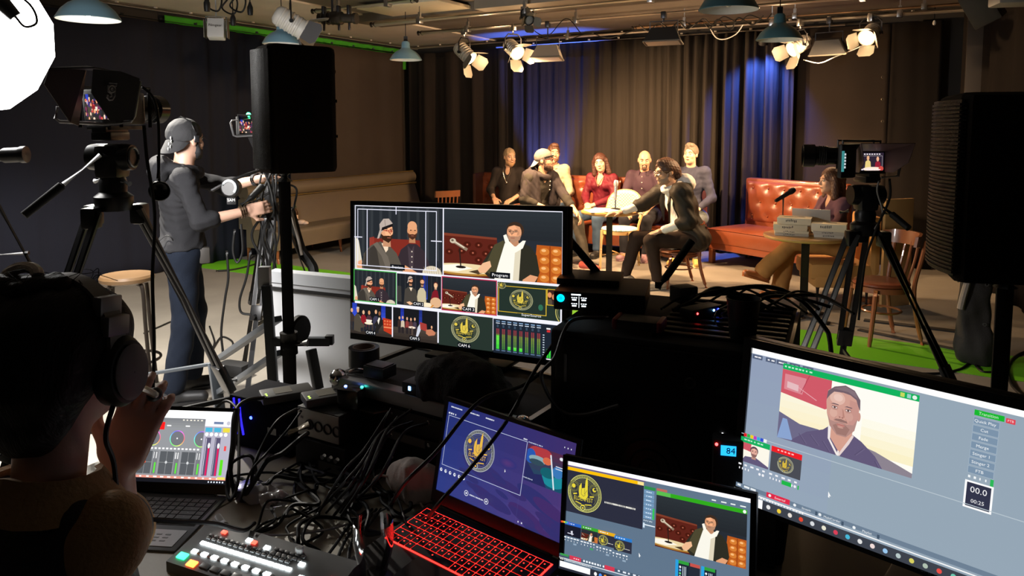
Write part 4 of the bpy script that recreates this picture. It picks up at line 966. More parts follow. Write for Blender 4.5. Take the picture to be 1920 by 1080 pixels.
# blazer man: faces left, turned a little away
p = V((1.83, 7.62, 0)); t, J = person('person', 'person in an open black blazer over a white hoodie seated at the round table', (p.x, p.y, 0), lookat(-.98, -.16), dict(P=(0, -.02, .56), C=(.0, .07, .90), N=(0, .16, 1.11), EL=(-.27, .10, .75), ER=(.24, .38, .87), WL=(-.17, .34, .64), WR=(.22, .60, .80), KL=(-.15, .42, .53), KR=(.12, .47, .52), AL=(-.13, .34, .09), AR=(.13, .58, .09)), 1.22, (8, -10, 4), 1.05, sk=SK1, hair='back', hair_m=H_br, beard='full', beard_m=mat('beard_grey', (.34, .22, .15), .8), top_m=cl('hoodie_white', (.82, .80, .76)), neck='crew', cuff=.9, trs_m=cl('trousers_dark_brown', (.030, .018, .013)), shoe_m=mat('shoe_snake', (.45, .38, .28), .5, var=.6, vscale=60), hands={'R': ((.0, 1, -.1), (0, 0, -1), .35), 'L': ((.35, .7, -.35), (.2, 0, -1), .35)}, brow=(.1, .06, .04), feet=True)
hood(t, J, cl('hoodie_white', (.82, .80, .76)), s=1.1); glasses(t, J['H'], J['R'], 1.05, mat('glasses_thin', (.35, .3, .25), .3, .8))
t.scale = (1.08, 1.08, .95); bz = cl('blazer_black', (.028, .022, .016), .6); S = SDF(); N, f, sd_, sp = J['N'], J['fwd'], J['side'], J['sp']; P, C = J['P'], J['C']
S.el(P.lerp(C, .25), (.200, .158, .25), J['Rs'], .03); S.el(C, (.205, .15, .19), J['Rs'], .06); S.rc(J['SL'], J['SR'], .078, .078, .06); S.rc(J['HL'] - f * .02, J['HR'] - f * .02, .15, .15, .05)
for sh, e_, w_, cu in ((J['SL'], J['EL'], J['WL'], .25), (J['SR'], J['ER'], J['WR'], .12)): S.rc(sh, e_, .098, .076, .06); S.rc(e_, e_.lerp(w_, cu), .074, .070, .03)
S.el(N + f * .23 - sp * .22, (.125, .24, .46), J['Rs'], .02, 's'); S.el(N + sp * .06 + f * .03, (.105, .12, .105), J['Rs'], .02, 's')
S.build('blazer', bz, t, .010, .006, 24, 8)
lp = MB()
for x in (-1, 1):
    a = N + sd_ * x * .085 - sp * .0 + f * .045; b_ = N + sd_ * x * .10 - sp * .16 + f * .135; c_ = N + sd_ * x * .155 - sp * .12 + f * .115; d_ = N + sd_ * x * .075 - sp * .36 + f * .165
    lp.loft([[a, c_, b_, d_], [q + f * .012 + sd_ * x * .004 for q in (a, c_, b_, d_)]])
lp.build('lapel', bz, t)
# woman at the side table
p = V((3.10, 6.98, 0)); t, J = person('person', 'person in a plum jacket and flared tan trousers behind the silver laptop', (p.x, p.y, 0), lookat(-.90, -.10), zs(-.10, KL=(-.02, .44, .56), KR=(.10, .42, .50), AL=(.02, .72, .28), AR=(.10, .50, .09), EL=(-.24, .12, .74), ER=(.22, .14, .74), WL=(-.10, .33, .76), WR=(.10, .34, .76), HEM=.085), .85, (-6, -2, 0), .96, sk=SK3, hair='long', hair_m=mat('hair_auburn', (.085, .034, .015), .5, bump=.5, bscale=160, stretch=(1, 1, .15)), top_m=cl('jacket_plum', (.12, .06, .085)), neck='v', trs_m=cl('trousers_tan', (.42, .20, .06)), shoe_m=mat('boot_cognac', (.36, .11, .03), .35), fem=True, toes={'L': (-.1, .85, .25), 'R': (.1, 1, 0)}, brow=(.15, .06, .03))
# standing operator
OPX = V((-1.99, 4.40, 0))
OJ = dict(P=(0, 0, .98), C=(0, -.01, 1.27), N=(0, .02, 1.46), KL=(-.12, .05, .52), KR=(.10, .0, .52), AL=(-.13, .02, .09), AR=(.11, -.08, .09), EL=(-.19, .26, 1.32), ER=(.27, .10, 1.15), WL=(-.03, .47, 1.38), WR=(.22, .36, 1.20), HEM=.066)
t, J = person('person', 'standing camera operator in black hoodie, dark jeans and backwards cap', OPX, lookat(.93, .40), OJ, 1.0, (40, 2, 0), 1.0, hup=.15, sk=skin('skin_operator', (.55, .33, .24)), hair='buzz', hair_m=H_dk, beard='full', beard_m=mat('mask_black', (.012, .012, .013), .8), top_m=cl('hoodie_black', (.015, .015, .017)), neck='crew', cuff=.28, trs_m=cl('jeans_dark', (.007, .011, .021)), shoe_m=mat('boot_black', (.015, .015, .016), .5), hem=.1, cut=.97, noise=.007, h=.0065, hands={'L': ((.1, 1, -.05), (.3, 0, -1), .25), 'R': ((-.1, .9, .15), (-1, .2, 0), .55, -1)})
t.scale = (1, 1, .965)
for ch in t.children:
    if ch.name.startswith('beard'): ch.name = 'face_mask'
cap(t, J['H'], J['R'], 1.0, cl('cap_charcoal', (.034, .034, .036))); hood(t, J, cl('hoodie_black', (.015, .015, .017)), .008)
Pq = lambda x, y, z: J['H'] + J['R'] @ V((x, y, z))
MB().tube([Pq(.085, .0, .0), Pq(.096, -.01, .05), Pq(.07, -.02, .12), Pq(0, -.025, .148), Pq(-.07, -.02, .12), Pq(-.09, 0, .03)], .004, 6).tube([Pq(.086, .005, -.0), Pq(.092, .05, .02), Pq(.09, .075, .0)], .003, 6).box(Pq(.092, .0, .01), (.02, .03, .045), None, .006).build('headset', BLKG, t)
MB().tube([Pq(.080, -.002, .0), Pq(.070, .045, -.02), Pq(.050, .085, -.03)], .002, 5).build('mask_strap', BLKM, t)
b = MB()
for k, (x, z) in enumerate([(-.01, -.0), (.0, -.02), (-.015, -.035), (.005, -.05), (-.008, -.065)]): b.ell(Pq(.035 + x, -.125 - .006 * k, .02 + z), (.013, .004, .010), 8, k=5)
b.build('cap_embroidery', mat('thread_white', (.7, .7, .7), .7), t)
# radio pack on the belt, wristbands
RP = V((.165, -.05, .945))
rp = MB().box(RP, (.03, .065, .10), None, .006).build('radio_pack', BLK, t); MB().box(RP + V((.017, 0, -.035)), (.003, .045, .012)).build('display', glow('display_cyan', (.1, .8, .75), 1.6), rp); b = MB()
for i in range(3): b.box(RP + V((.017, -.012 + .012 * i, .012)), (.002, .007, .011))
b.box(RP + V((.017, 0, .038)), (.002, .05, .006)).build('lettering', glow('print_lit_white', (.8, .85, .9), .8), rp)
MB().tube(cat_rom([RP + V((0, .01, .05)), RP + V((.02, -.0, .10)), RP + V((.0, -.03, .12)), RP + V((-.01, -.08, .08))], 5), .003, 6).build('cord', RUB, rp)
MB().box((.15, .12, .93), (.04, .06, .10), None, .012).build('belt_pouch', mat('pouch_brownblack', (.03, .026, .022), .6), t)
for (key, k0) in (('L', .78), ('R', .86)):
    w_, e_ = J['W' + key], J['E' + key]; d = (w_ - e_).normalized(); q = e_.lerp(w_, k0); x, y, _ = basis(d); b = MB()
    for i in range(3 if key == 'R' else 2): b.tube([q + d * (.012 * i) + (x * math.cos(a) + y * math.sin(a)) * .034 for a in [2 * PI * k / 14 for k in range(14)]], .006, 6, closed=True)
    b.build('wristband', mat('bracelet_bead', (.10, .06, .035), .5) if key == 'R' else mat('wristband_grey', (.07, .07, .075), .8), t)
# ---------------------------------------------------------------- pictures shown on the screens (flat coloured shapes)
def screen_mat(name, s):
    m = bpy.data.materials.new(name); m.use_nodes = True; nt = m.node_tree; b = nt.nodes['Principled BSDF']
    at = nt.nodes.new('ShaderNodeAttribute'); at.attribute_name = 'pixel'
    b.inputs['Base Color'].default_value = (.01, .01, .01, 1); b.inputs['Roughness'].default_value = .4; b.inputs['Specular IOR Level'].default_value = .2
    nt.links.new(at.outputs['Color'], b.inputs['Emission Color']); b.inputs['Emission Strength'].default_value = s
    return m
def lin(c): return tuple((x / 12.92 if x <= .04045 else ((x + .055) / 1.055) ** 2.4) for x in c)
def hx(s): return tuple(int(s[i:i + 2], 16) / 255 for i in (0, 2, 4))
class Canvas:
    """Shapes in a w x h picture, origin at the top left, y down; each later shape lies a hair in front of the earlier ones."""
    def __init__(s, w, h): s.w, s.h = w, h; s.items = []; s.T = [(0, 0, 1, 1)]; s.clip = [(0, 0, w, h)]
    def push(s, x0, y0, x1, y1, W=1.0, H=1.0):
        X0, Y0, sx, sy = s.T[-1]; s.T.append((X0 + x0 * sx, Y0 + y0 * sy, (x1 - x0) * sx / W, (y1 - y0) * sy / H))
        c = s.clip[-1]; a = (X0 + x0 * sx, Y0 + y0 * sy, X0 + x1 * sx, Y0 + y1 * sy); s.clip.append((max(a[0], c[0]), max(a[1], c[1]), min(a[2], c[2]), min(a[3], c[3])))
    def pop(s): s.T.pop(); s.clip.pop()
    def poly(s, pts, col):
        X0, Y0, sx, sy = s.T[-1]; P = [(X0 + x * sx, Y0 + y * sy) for x, y in pts]; x0, y0, x1, y1 = s.clip[-1]
        for ax, lim, sg in ((0, x0, 1), (0, x1, -1), (1, y0, 1), (1, y1, -1)):
            Q = []
            for i in range(len(P)):
                a, b = P[i - 1], P[i]; ia, ib = (a[ax] - lim) * sg >= 0, (b[ax] - lim) * sg >= 0
                if ia != ib:
                    t = (lim - a[ax]) / (b[ax] - a[ax]); Q.append((a[0] + (b[0] - a[0]) * t, a[1] + (b[1] - a[1]) * t))
                if ib: Q.append(b)
            P = Q
            if len(P) < 3: return
        if isinstance(col, str): col = hx(col)
        s.items.append((P, lin(col)))
    def rect(s, x0, y0, x1, y1, c): s.poly([(x0, y0), (x1, y0), (x1, y1), (x0, y1)], c)
    def frame(s, x0, y0, x1, y1, t, c, ty=None):
        ty = ty or t; s.rect(x0, y0, x1, y0 + ty, c); s.rect(x0, y1 - ty, x1, y1, c); s.rect(x0, y0 + ty, x0 + t, y1 - ty, c); s.rect(x1 - t, y0 + ty, x1, y1 - ty, c)
    def ell(s, cx, cy, rx, ry, c, n=22, a0=0, rot=0):
        cr, sr = math.cos(rot), math.sin(rot)
        s.poly([(cx + rx * math.cos(2 * PI * i / n) * cr - ry * math.sin(2 * PI * i / n) * sr, cy + rx * math.cos(2 * PI * i / n) * sr + ry * math.sin(2 * PI * i / n) * cr) for i in range(n)], c)
    def ring(s, cx, cy, rx, ry, t, c, n=40, a0=0, a1=360):
        for i in range(n):
            b0, b1 = rad(a0 + (a1 - a0) * i / n), rad(a0 + (a1 - a0) * (i + 1) / n); k = 1 - t
            cc = c(i / n) if callable(c) else c
            s.poly([(cx + rx * math.cos(b0), cy + ry * math.sin(b0)), (cx + rx * math.cos(b1), cy + ry * math.sin(b1)), (cx + rx * k * math.cos(b1), cy + ry * k * math.sin(b1)), (cx + rx * k * math.cos(b0), cy + ry * k * math.sin(b0))], cc)
    def line(s, x0, y0, x1, y1, t, c):
        d = math.hypot(x1 - x0, y1 - y0) or 1; nx, ny = -(y1 - y0) / d * t / 2, (x1 - x0) / d * t / 2
        s.poly([(x0 + nx, y0 + ny), (x1 + nx, y1 + ny), (x1 - nx, y1 - ny), (x0 - nx, y0 - ny)], c)
    def grad(s, x0, y0, x1, y1, ca, cb, n=10, vert=True):
        ca, cb = (hx(q) if isinstance(q, str) else q for q in (ca, cb))
        for i in range(n):
            c = tuple(a + (b - a) * (i + .5) / n for a, b in zip(ca, cb))
            if vert: s.rect(x0, y0 + (y1 - y0) * i / n, x1, y0 + (y1 - y0) * (i + 1) / n, c)
            else: s.rect(x0 + (x1 - x0) * i / n, y0, x0 + (x1 - x0) * (i + 1) / n, y1, c)
    def text(s, x, y, body, size, c, align='CENTER', ar=1.0):
        vs, fs = text_mesh(body, size, align)
        for f in fs: s.poly([(x + vs[i].x * ar, y - vs[i].y) for i in f], c)
    def dash(s, x, y, w, h, c): s.rect(x, y, x + w, y + h, c)
    def build(s, name, m, parent, M, W, H, dz=1.2e-5):
        """M places the picture: local x right, y up, z towards the viewer, centred."""
        vs, fs, cs = [], [], []
        for i, (P, c) in enumerate(s.items):
            b = len(vs); vs += [M @ V(((x / s.w - .5) * W, (.5 - y / s.h) * H, i * dz)) for x, y in P]; fs.append(tuple(range(b + len(P) - 1, b - 1, -1))); cs += [c] * len(P)
        me = bpy.data.meshes.new(name); me.from_pydata(vs, [], fs); me.update()
        at = me.attributes.new('pixel', 'FLOAT_COLOR', 'POINT'); at.data.foreach_set('color', np.array([(*c, 1) for c in cs], np.float32).ravel()); me.materials.append(m)
        o = bpy.data.objects.new(name, me); COL.objects.link(o)
        if parent is not None: o.parent = parent
        return o
# --- figures
def pic_head(c, x, y, r, skin_, hair=None, beard=None, turn=0.0, cap_=None, spec=None, bald=False, ry=1.3):
    c.poly([(x - r * .5, y + r * .6), (x + r * .5, y + r * .6), (x + r * .6, y + r * 1.9), (x - r * .6, y + r * 1.9)], tuple(q * .86 for q in hx(skin_)))
    if hair: c.ell(x - turn * r * .25, y - r * .35, r * 1.1, r * 1.12, hair)
    c.ell(x, y, r * .92, r * ry, skin_); c.ell(x - turn * r * .95, y + r * .05, r * .16, r * .3, tuple(q * .9 for q in hx(skin_)))
    c.ell(x + turn * r * .3, y - r * .1, r * .55, r * .9, tuple(min(1, q * 1.1) for q in hx(skin_)))
    if hair: c.poly([(x - r * .98, y - r * .2), (x - r * .85, y - r * .95), (x, y - r * 1.42), (x + r * .85, y - r * .95), (x + r * .96, y - r * .2), (x + r * .7, y - r * .8), (x, y - r * 1.0), (x - r * .7, y - r * .75)], hair)
    if beard:
        c.poly([(x - r * .9, y + r * .25), (x - r * .5, y + r * .55), (x + turn * r * .35, y + r * .5), (x + r * .5, y + r * .55), (x + r * .9, y + r * .25), (x + r * .7, y + r * 1.0), (x + turn * r * .3, y + r * 1.42), (x - r * .7, y + r * 1.0)], beard)
        c.rect(x + turn * r * .35 - r * .25, y + r * .72, x + turn * r * .35 + r * .25, y + r * .82, '9c5a48')
    for q in (-.38, .38):
        ex = x + turn * r * .35 + q * r; c.ell(ex, y - r * .12, r * .16, r * .08, '2a1710'); c.line(ex - r * .2, y - r * .32, ex + r * .2, y - r * .33, r * .09, '3a2015')
    c.line(x + turn * r * .45, y, x + turn * r * .62, y + r * .36, r * .13, tuple(q * .78 for q in hx(skin_)))
    if spec: c.line(x - turn * r * .9, y - r * .18, x + turn * r * .85, y - r * .05, r * .09, spec); c.ring(x + turn * r * .55, y - r * .05, r * .3, r * .24, .25, spec, 12)
    if cap_:
        c.poly([(x - r * 1.05, y - r * .2), (x - r * 1.1, y - r * .9), (x - r * .5, y - r * 1.6), (x + r * .3, y - r * 1.65), (x + r * .85, y - r * 1.1), (x + r * .9, y - r * .75), (x - r * .2, y - r * .45), (x - r * .8, y + r * .1), (x - r * 1.15, y + r * .9), (x - r * 1.45, y + r * .95), (x - r * 1.2, y + r * .2)], cap_)
        c.poly([(x - r * .85, y - r * .05), (x - r * .7, y - r * .5), (x + r * .9, y - r * 1.05), (x + r * .92, y - r * .7), (x - r * .1, y - r * .35)], '1b1718')
        c.line(x - r * .3, y - r * 1.5, x - r * .2, y - r * .6, r * .05, '5a4a44')
def pic_logo(c, x, y, r, gold='d8c04a', ink='23262e', pale='c9c27e', rx=None):
    rx = rx or r
    c.ring(x, y, rx, r, .035, pale, 44); c.ring(x, y, rx * .95, r * .95, .10, tuple(q * .62 for q in hx(pale)), 44); c.ring(x, y, rx * .845, r * .845, .03, pale, 40)
    for i in range(36):
        a = 2 * PI * i / 36; c.ell(x + rx * .9 * math.cos(a), y + r * .9 * math.sin(a), rx * .016, r * .016, pale, 6)
    for q in (.76, .68, .60): c.ring(x, y, rx * q, r * q, .035, tuple(k * .55 for k in hx(pale)), 30)
    for q in (-1, 1):
        for k in (.30, .24): c.ring(x + q * rx * .60, y - r * .32, rx * k, r * k, .12, tuple(v * .5 for v in hx(pale)), 18)
        c.ell(x + q * rx * .62, y - r * .34, rx * .15, r * .15, ink, 14); c.ell(x + q * rx * .62, y - r * .34, rx * .115, r * .115, gold, 14)
    c.ell(x + rx * .66, y - r * .37, rx * .065, r * .065, ink, 10)
    c.poly([(x - rx * .24, y + r * .25), (x - rx * .30, y - r * .12), (x - rx * .27, y - r * .40), (x - rx * .15, y - r * .58), (x - rx * .13, y - r * .28), (x - rx * .04, y - r * .32), (x + rx * .06, y - r * .34), (x + rx * .09, y - r * .72), (x + rx * .17, y - r * .95), (x + rx * .22, y - r * .70), (x + rx * .24, y - r * .10), (x + rx * .26, y + r * .05), (x + rx * .14, y + r * .28)], gold)
    for a, b, d, e in ((-.13, -.27, -.14, .02), (.05, -.3, .05, .0), (.05, 0, .2, -.25), (-.14, .02, .0, .12), (.0, .12, .12, .0)): c.line(x + rx * a, y + r * b, x + rx * d, y + r * e, r * .018, ink)
    c.poly([(x - rx * .66, y + r * .05), (x - rx * .4, y + r * .14), (x, y + r * .28), (x + rx * .4, y + r * .2), (x + rx * .66, y + r * .06), (x + rx * .60, y + r * .5), (x + rx * .3, y + r * .62), (x, y + r * .50), (x - rx * .3, y + r * .56), (x - rx * .62, y + r * .36)], ink)
    c.text(x, y + r * .27, 'ELDENFEST', r * .31, gold, ar=.72 * rx / r)
    c.line(x - rx * .60, y + r * .08, x - rx * .38, y + r * .02, r * .07, gold); c.line(x + rx * .38, y + r * .06, x + rx * .62, y + r * .02, r * .07, gold); c.line(x - rx * .45, y + r * .45, x - rx * .1, y + r * .54, r * .05, gold); c.line(x + rx * .12, y + r * .54, x + rx * .5, y + r * .48, r * .05, gold)
    c.ell(x, y + r * .72, rx * .15, r * .15, pale, 16); c.ell(x, y + r * .72, rx * .11, r * .11, ink, 14); c.rect(x - rx * .1, y + r * .56, x + rx * .1, y + r * .63, gold); c.ell(x, y + r * .73, rx * .06, r * .05, gold, 10)
def pic_program(c, zoom=1.0):
    """Seated blazer wearer with a table microphone; unit square 1.6 x 1."""
    c.rect(0, 0, 1.6, 1, '262b33'); c.grad(0, 0, 1.6, .42, '2b3136', '23272c', 6)
    c.poly([(0, .36), (.75, .40), (.8, 1), (0, 1)], '5a2118'); c.poly([(0, .36), (.75, .40), (.75, .43), (0, .40)], '7c3a28')
    for i, (x, y) in enumerate([(.08, .64), (.26, .62), (.42, .64), (.6, .64), (.34, .52), (.5, .52), (.68, .54), (.5, .74), (.68, .76)]): c.ell(x, y, .055, .045, '47180f', 14); c.ell(x, y, .014, .014, 'b0604a', 8)
    c.poly([(1.28, .47), (1.6, .48), (1.6, 1), (1.24, 1)], 'b5571c')
    for i in range(2):
        for k in range(4): c.ell(1.38 + .15 * i, .56 + .125 * k, .062, .052, 'd07a30', 14); c.ell(1.37 + .15 * i, .545 + .125 * k, .03, .02, 'f3b778', 10)
    c.line(1.45, .48, 1.45, 1, .012, '8a3c12')
    # table
    c.ell(.30, .90, .52, .085, 'a8772f', 28); c.ell(.30, .88, .50, .075, 'e4cfa0', 28); c.poly([(-.1, .86), (.2, .82), (.42, .87), (.2, .93), (-.1, .93)], 'f6efe0'); c.poly([(.36, .92), (.5, .88), (.62, .90), (.5, .95)], '4a3a26')
    # microphone
    c.line(.23, .58, .25, .86, .018, '2a1d18'); c.ell(.25, .86, .075, .02, '1d1512', 14); c.line(.14, .48, .34, .60, .045, '8c7763'); c.line(.14, .475, .30, .57, .02, 'd8cab2'); c.ell(.135, .475, .045, .038, 'c9bca4', 14); c.ell(.128, .468, .02, .018, '6a5c4c', 10)
    # person
    c.poly([(.72, .50), (.86, .42), (1.06, .44), (1.2, .50), (1.28, .62), (1.32, .86), (1.28, 1), (.66, 1), (.58, .92), (.52, .84), (.60, .70)], '2c2b22'); c.poly([(.72, .5), (.84, .43), (.88, .52), (.80, .74), (.72, .96), (.56, .88), (.64, .7)], '4a452f')
    c.poly([(.86, .47), (1.08, .46), (1.06, .66), (1.04, 1), (.72, 1), (.78, .76)], 'f1eee2'); c.poly([(1.0, .55), (1.08, .47), (1.05, 1), (.97, 1)], 'd9cfb6')
    pic_head(c, .985, .31, .105, 'd99a72', '3a2a20', 'b08468', -.5, spec='6a5648')
    c.poly([(.84, .36), (.88, .34), (.92, .44), (1.0, .52), (1.1, .42), (1.14, .42), (1.1, .53), (1.0, .60), (.88, .52)], 'f6f0e2')
    c.poly([(.56, .78), (.66, .74), (.68, .82), (.60, .92), (.52, .93), (.49, .88)], 'e8b58c'); c.poly([(1.1, .98), (1.2, .9), (1.3, .92), (1.26, 1.0), (1.1, 1.05)], 'dc9c72')
def pic_preview(c):
    c.rect(0, 0, 1.6, 1, '24282d')
    for i in range(9): c.rect(.12 + .17 * i, 0, .17 + .17 * i, .8, '32363a')
    c.poly([(.27, .50), (1.2, .50), (1.22, .75), (.27, .8)], '7e2a20'); c.poly([(.27, .50), (.36, .48), (.37, .8), (.27, .8)], '8f352a')
    c.poly([(0, .5), (.06, .55), (.13, .9), (.1, 1), (0, 1)], 'd8d0bd'); c.poly([(.03, .9), (.12, .86), (.13, 1), (.03, 1)], 'e0a27a')
    # bald person
    c.poly([(.86, .66), (1.0, .56), (1.14, .56), (1.28, .66), (1.40, .92), (1.36, 1), (.84, 1), (.78, .84)], '342a30'); c.poly([(.98, .58), (1.05, .66), (1.1, .58), (1.08, 1), (1.02, 1)], '463a40')
    for k in range(4): c.ell(1.06, .68 + .08 * k, .012, .012, 'd9cbb8', 8)
    pic_head(c, 1.065, .36, .098, 'd49468', None, '4a2c20', .15); c.ell(1.065, .29, .085, .08, 'de9f74'); c.poly([(1.005, .40), (1.125, .40), (1.13, .36), (1.065, .34), (1.0, .36)], 'd49468')
    for q in (-.035, .04): c.ell(1.075 + q, .35, .016, .008, '2a1710', 10)
    c.poly([(1.30, .92), (1.4, .88), (1.44, 1), (1.3, 1)], 'dc9c72'); c.poly([(.84, .92), (.94, .9), (1.16, 1), (.9, 1)], 'dc9c72')
    # cap wearer
    c.poly([(.16, .76), (.30, .62), (.48, .55), (.66, .62), (.78, .72), (.88, .92), (.9, 1), (.14, 1)], '575046'); c.poly([(.18, .74), (.38, .60), (.42, .72), (.48, 1), (.16, 1)], '3a3530'); c.poly([(.34, .6), (.42, .56), (.62, .78), (.7, 1), (.6, 1), (.5, .78)], '6b6257'); c.poly([(.50, .58), (.64, .56), (.62, .68), (.58, .72)], 'eed5b8')
    pic_head(c, .60, .39, .125, 'e0a27a', None, '3a2418', .9, 'b5a69c', 'a02a20', ry=1.2)
    c.ell(1.42, 1.0, .17, .12, 'd8ccb4', 24)
    for i in range(8): c.line(1.28 + .04 * i, .9, 1.30 + .04 * i, 1, .006, '9a8f7a')
def pic_crowd(c, wide=False):
    c.rect(0, 0, 1.6, 1, '17181c'); c.grad(0, .62, 1.6, 1, '4a4038', '2e2723', 4)
    if not wide:
        c.grad(.08, 0, .26, .5, '2438a8', '3a52d0', 4); c.grad(1.2, 0, 1.36, .45, '20309a', '3550c8', 4)
        for i, (x, y, col, sk) in enumerate([(.06, .25, '3a2f2a', 'dba57c'), (.30, .24, 'd9cfae', 'dba57c'), (.52, .28, '8a1c26', 'e0b08c'), (.74, .27, '4a3038', 'd49468'), (1.0, .22, '3c3a50', 'dba57c')]):
            c.poly([(x - .11, .75), (x - .11, .45), (x - .05, .36), (x + .05, .36), (x + .11, .45), (x + .11, .75)], col); c.ell(x, y, .045, .07, sk, 12); c.rect(x - .1, .62, x - .02, .9, '23252e'); c.rect(x + .02, .62, x + .1, .9, '23252e')
        c.poly([(.14, .9), (.16, .45), (.26, .34), (.36, .36), (.46, .62), (.6, .72), (.5, .78), (.4, .8), (.42, .95)], '4c443a'); c.ell(.30, .2, .05, .08, 'dba57c', 12); c.poly([(.24, .2), (.26, .12), (.34, .12), (.36, .16)], 'cbbcae')
        c.ell(.72, .62, .16, .04, 'f0e2c0', 16); c.poly([(.62, .5), (.85, .5), (.82, .62), (.64, .62)], 'e6e0cf')
        c.poly([(.94, .62), (1.08, .45), (1.12, .34), (1.22, .38), (1.26, .6), (1.16, .72), (1.0, .95), (.94, .95), (1.0, .7)], '242220'); c.poly([(1.06, .5), (1.12, .38), (1.16, .42), (1.1, .62)], 'eee6d6'); c.ell(1.14, .26, .045, .07, '8a5a3c', 12)
        c.poly([(1.26, .38), (1.6, .42), (1.6, .9), (1.3, .8)], 'b8381e')
        for i in range(3):
            for k in range(2): c.ell(1.34 + .1 * i, .48 + .1 * k, .035, .03, 'dc7248', 8)
        c.rect(1.3, .66, 1.6, .7, 'e58a5c')
    else:
        c.grad(.28, 0, .40, .5, '1c2c8c', '2c44b8', 4); c.grad(.95, 0, 1.06, .45, '1c2a70', '2a3c9a', 4)
        for i, (x, y, col) in enumerate([(.24, .32, '3a2a26'), (.36, .3, 'c9b8a0'), (.52, .32, '8a3a36'), (.66, .33, '5a3a3a'), (.8, .31, '453a48')]): c.poly([(x - .07, .62), (x - .06, .42), (x, .38), (x + .06, .42), (x + .07, .62)], col); c.ell(x, y, .032, .052, 'd8a482', 10); c.rect(x - .05, .6, x + .05, .8, '2a2426')
        c.ell(.7, .58, .13, .035, 'ecd9c4', 14); c.rect(.68, .58, .72, .82, '5a4a40'); c.poly([(.84, .86), (.9, .56), (.98, .44), (1.04, .5), (1.0, .66), (.9, .88)], 'c8ccd8')
        c.poly([(.98, .38), (1.22, .42), (1.24, .66), (1.0, .6)], 'a03a34'); c.poly([(1.2, .6), (1.4, .56), (1.54, .66), (1.5, .74), (1.3, .78), (1.2, .72)], 'c07a5a'); c.ell(1.4, .5, .03, .05, 'dba57c', 10)
def pic_cam2(c):
    c.rect(0, 0, 1.6, 1, '1d2026'); c.grad(.95, 0, 1.12, .75, '1c2a78', '2c44b0', 5)
    for i in range(8): c.rect(.1 + .19 * i, 0, .14 + .19 * i, .7, '2a2c30')
    c.poly([(0, .4), (.16, .4), (.18, .9), (0, .9)], '3a3836')
    c.poly([(.70, .92), (.78, .5), (.86, .40), (.98, .4), (1.06, .52), (1.08, .92)], 'c4b696'); pic_head(c, .93, .22, .075, 'dca27a', '4a2f22', '5a3a2a', .2)
    c.poly([(1.22, .8), (1.3, .5), (1.38, .42), (1.48, .45), (1.55, .8)], '7c1a26'); pic_head(c, 1.41, .28, .07, 'e6b48e', '5a2a20', None, -.3)
    c.poly([(.26, 1), (.30, .5), (.42, .40), (.58, .40), (.72, .5), (.78, .94), (.7, 1)], '45403a'); c.poly([(.46, .42), (.58, .42), (.53, .54)], 'eed5b8'); pic_head(c, .51, .20, .085, 'e0a27a', None, '3a2418', .6, 'b5a69c', 'a02a20')
    c.ell(1.1, .92, .35, .07, 'f0dfbe', 22); c.ell(1.42, .82, .2, .16, 'd9ad84', 22); c.poly([(.36, .9), (.48, .86), (.6, .92), (.5, .98)], 'e8b58c'); c.poly([(1.2, 1), (1.3, .9), (1.36, .9), (1.28, 1)], 'd08a40')
def pic_super(c):
    c.rect(0, 0, 1.6, 1, '23302a'); c.frame(.02, .10, 1.26, .88, .018, 'd8b430'); pic_logo(c, .62, .48, .30, ink='23302a', pale='b9b98a', rx=.30)
    c.frame(1.29, .08, 1.57, .55, .018, 'd8b430'); c.rect(1.31, .10, 1.55, .53, '3a1f1a'); c.ell(1.36, .25, .05, .08, 'd9905f', 12); c.ell(1.46, .3, .045, .08, 'cf8a5c', 12); c.poly([(1.31, .38), (1.4, .36), (1.45, .53), (1.31, .53)], '55483a'); c.poly([(1.42, .42), (1.55, .4), (1.55, .53), (1.42, .53)], '34282c')
    c.ring(1.72, .72, .22, .34, .10, 'b9b060', 30); c.ring(1.72, .72, .17, .27, .08, '8a8a5a', 30); c.rect(.55, .86, 1.0, .90, '23302a')
    c.ell(.14, .06, .10, .10, '23302a', 16); pic_logo(c, .14, .08, .11, ink='23302a', pale='b9b98a')
    c.text(.93, .88, 'SuperSource', .095, 'f2f2f2'); c.ell(1.17, .62, .06, .09, '2f6a50', 14)
def pic_meter(c):
    c.rect(0, 0, 1.6, 1, '1c2430')
    for i in range(8):
        x = .07 + .15 * i; c.rect(x, .05, x + .10, .075, '8fb2d8'); c.rect(x, .11, x + .10, .13, 'd9e4f2'); c.rect(x + .02, .16, x + .07, .24, '3a4a5c')
        for k in (0, 1): xx = x + .01 + .045 * k; c.grad(xx, .28, xx + .032, .44, '8a3440', '7a4038', 3); c.grad(xx, .44, xx + .032, .88, '7d8a3a', '3c7a3a', 5)
        if i in (0, 2, 3, 4): hgt = .40 if i == 0 else .10; c.grad(x + .01, .88 - hgt, x + .087, .88, '6fdc4a', '35c83a', 3)
        c.rect(x, .90, x + .10, .93, '56708c')
    for k in range(9): c.rect(1.27, .3 + .07 * k, 1.31, .325 + .07 * k, 'c8d4e0')
    c.rect(1.36, .10, 1.46, .14, 'f0f0f0'); c.rect(1.37, .16, 1.45, .22, 'd03030')
    for k in (0, 1): c.grad(1.37 + .055 * k, .70, 1.41 + .055 * k, .95, '48e048', '2ac832', 3)
    c.rect(1.36, .97, 1.48, 1, 'f0f0f0')
def pic_tag(c, x, y, body, w, h, sz): c.rect(x - w / 2, y - h / 2, x + w / 2, y + h / 2, '0d1016'); c.text(x, y, body, sz, 'f4f4f4')
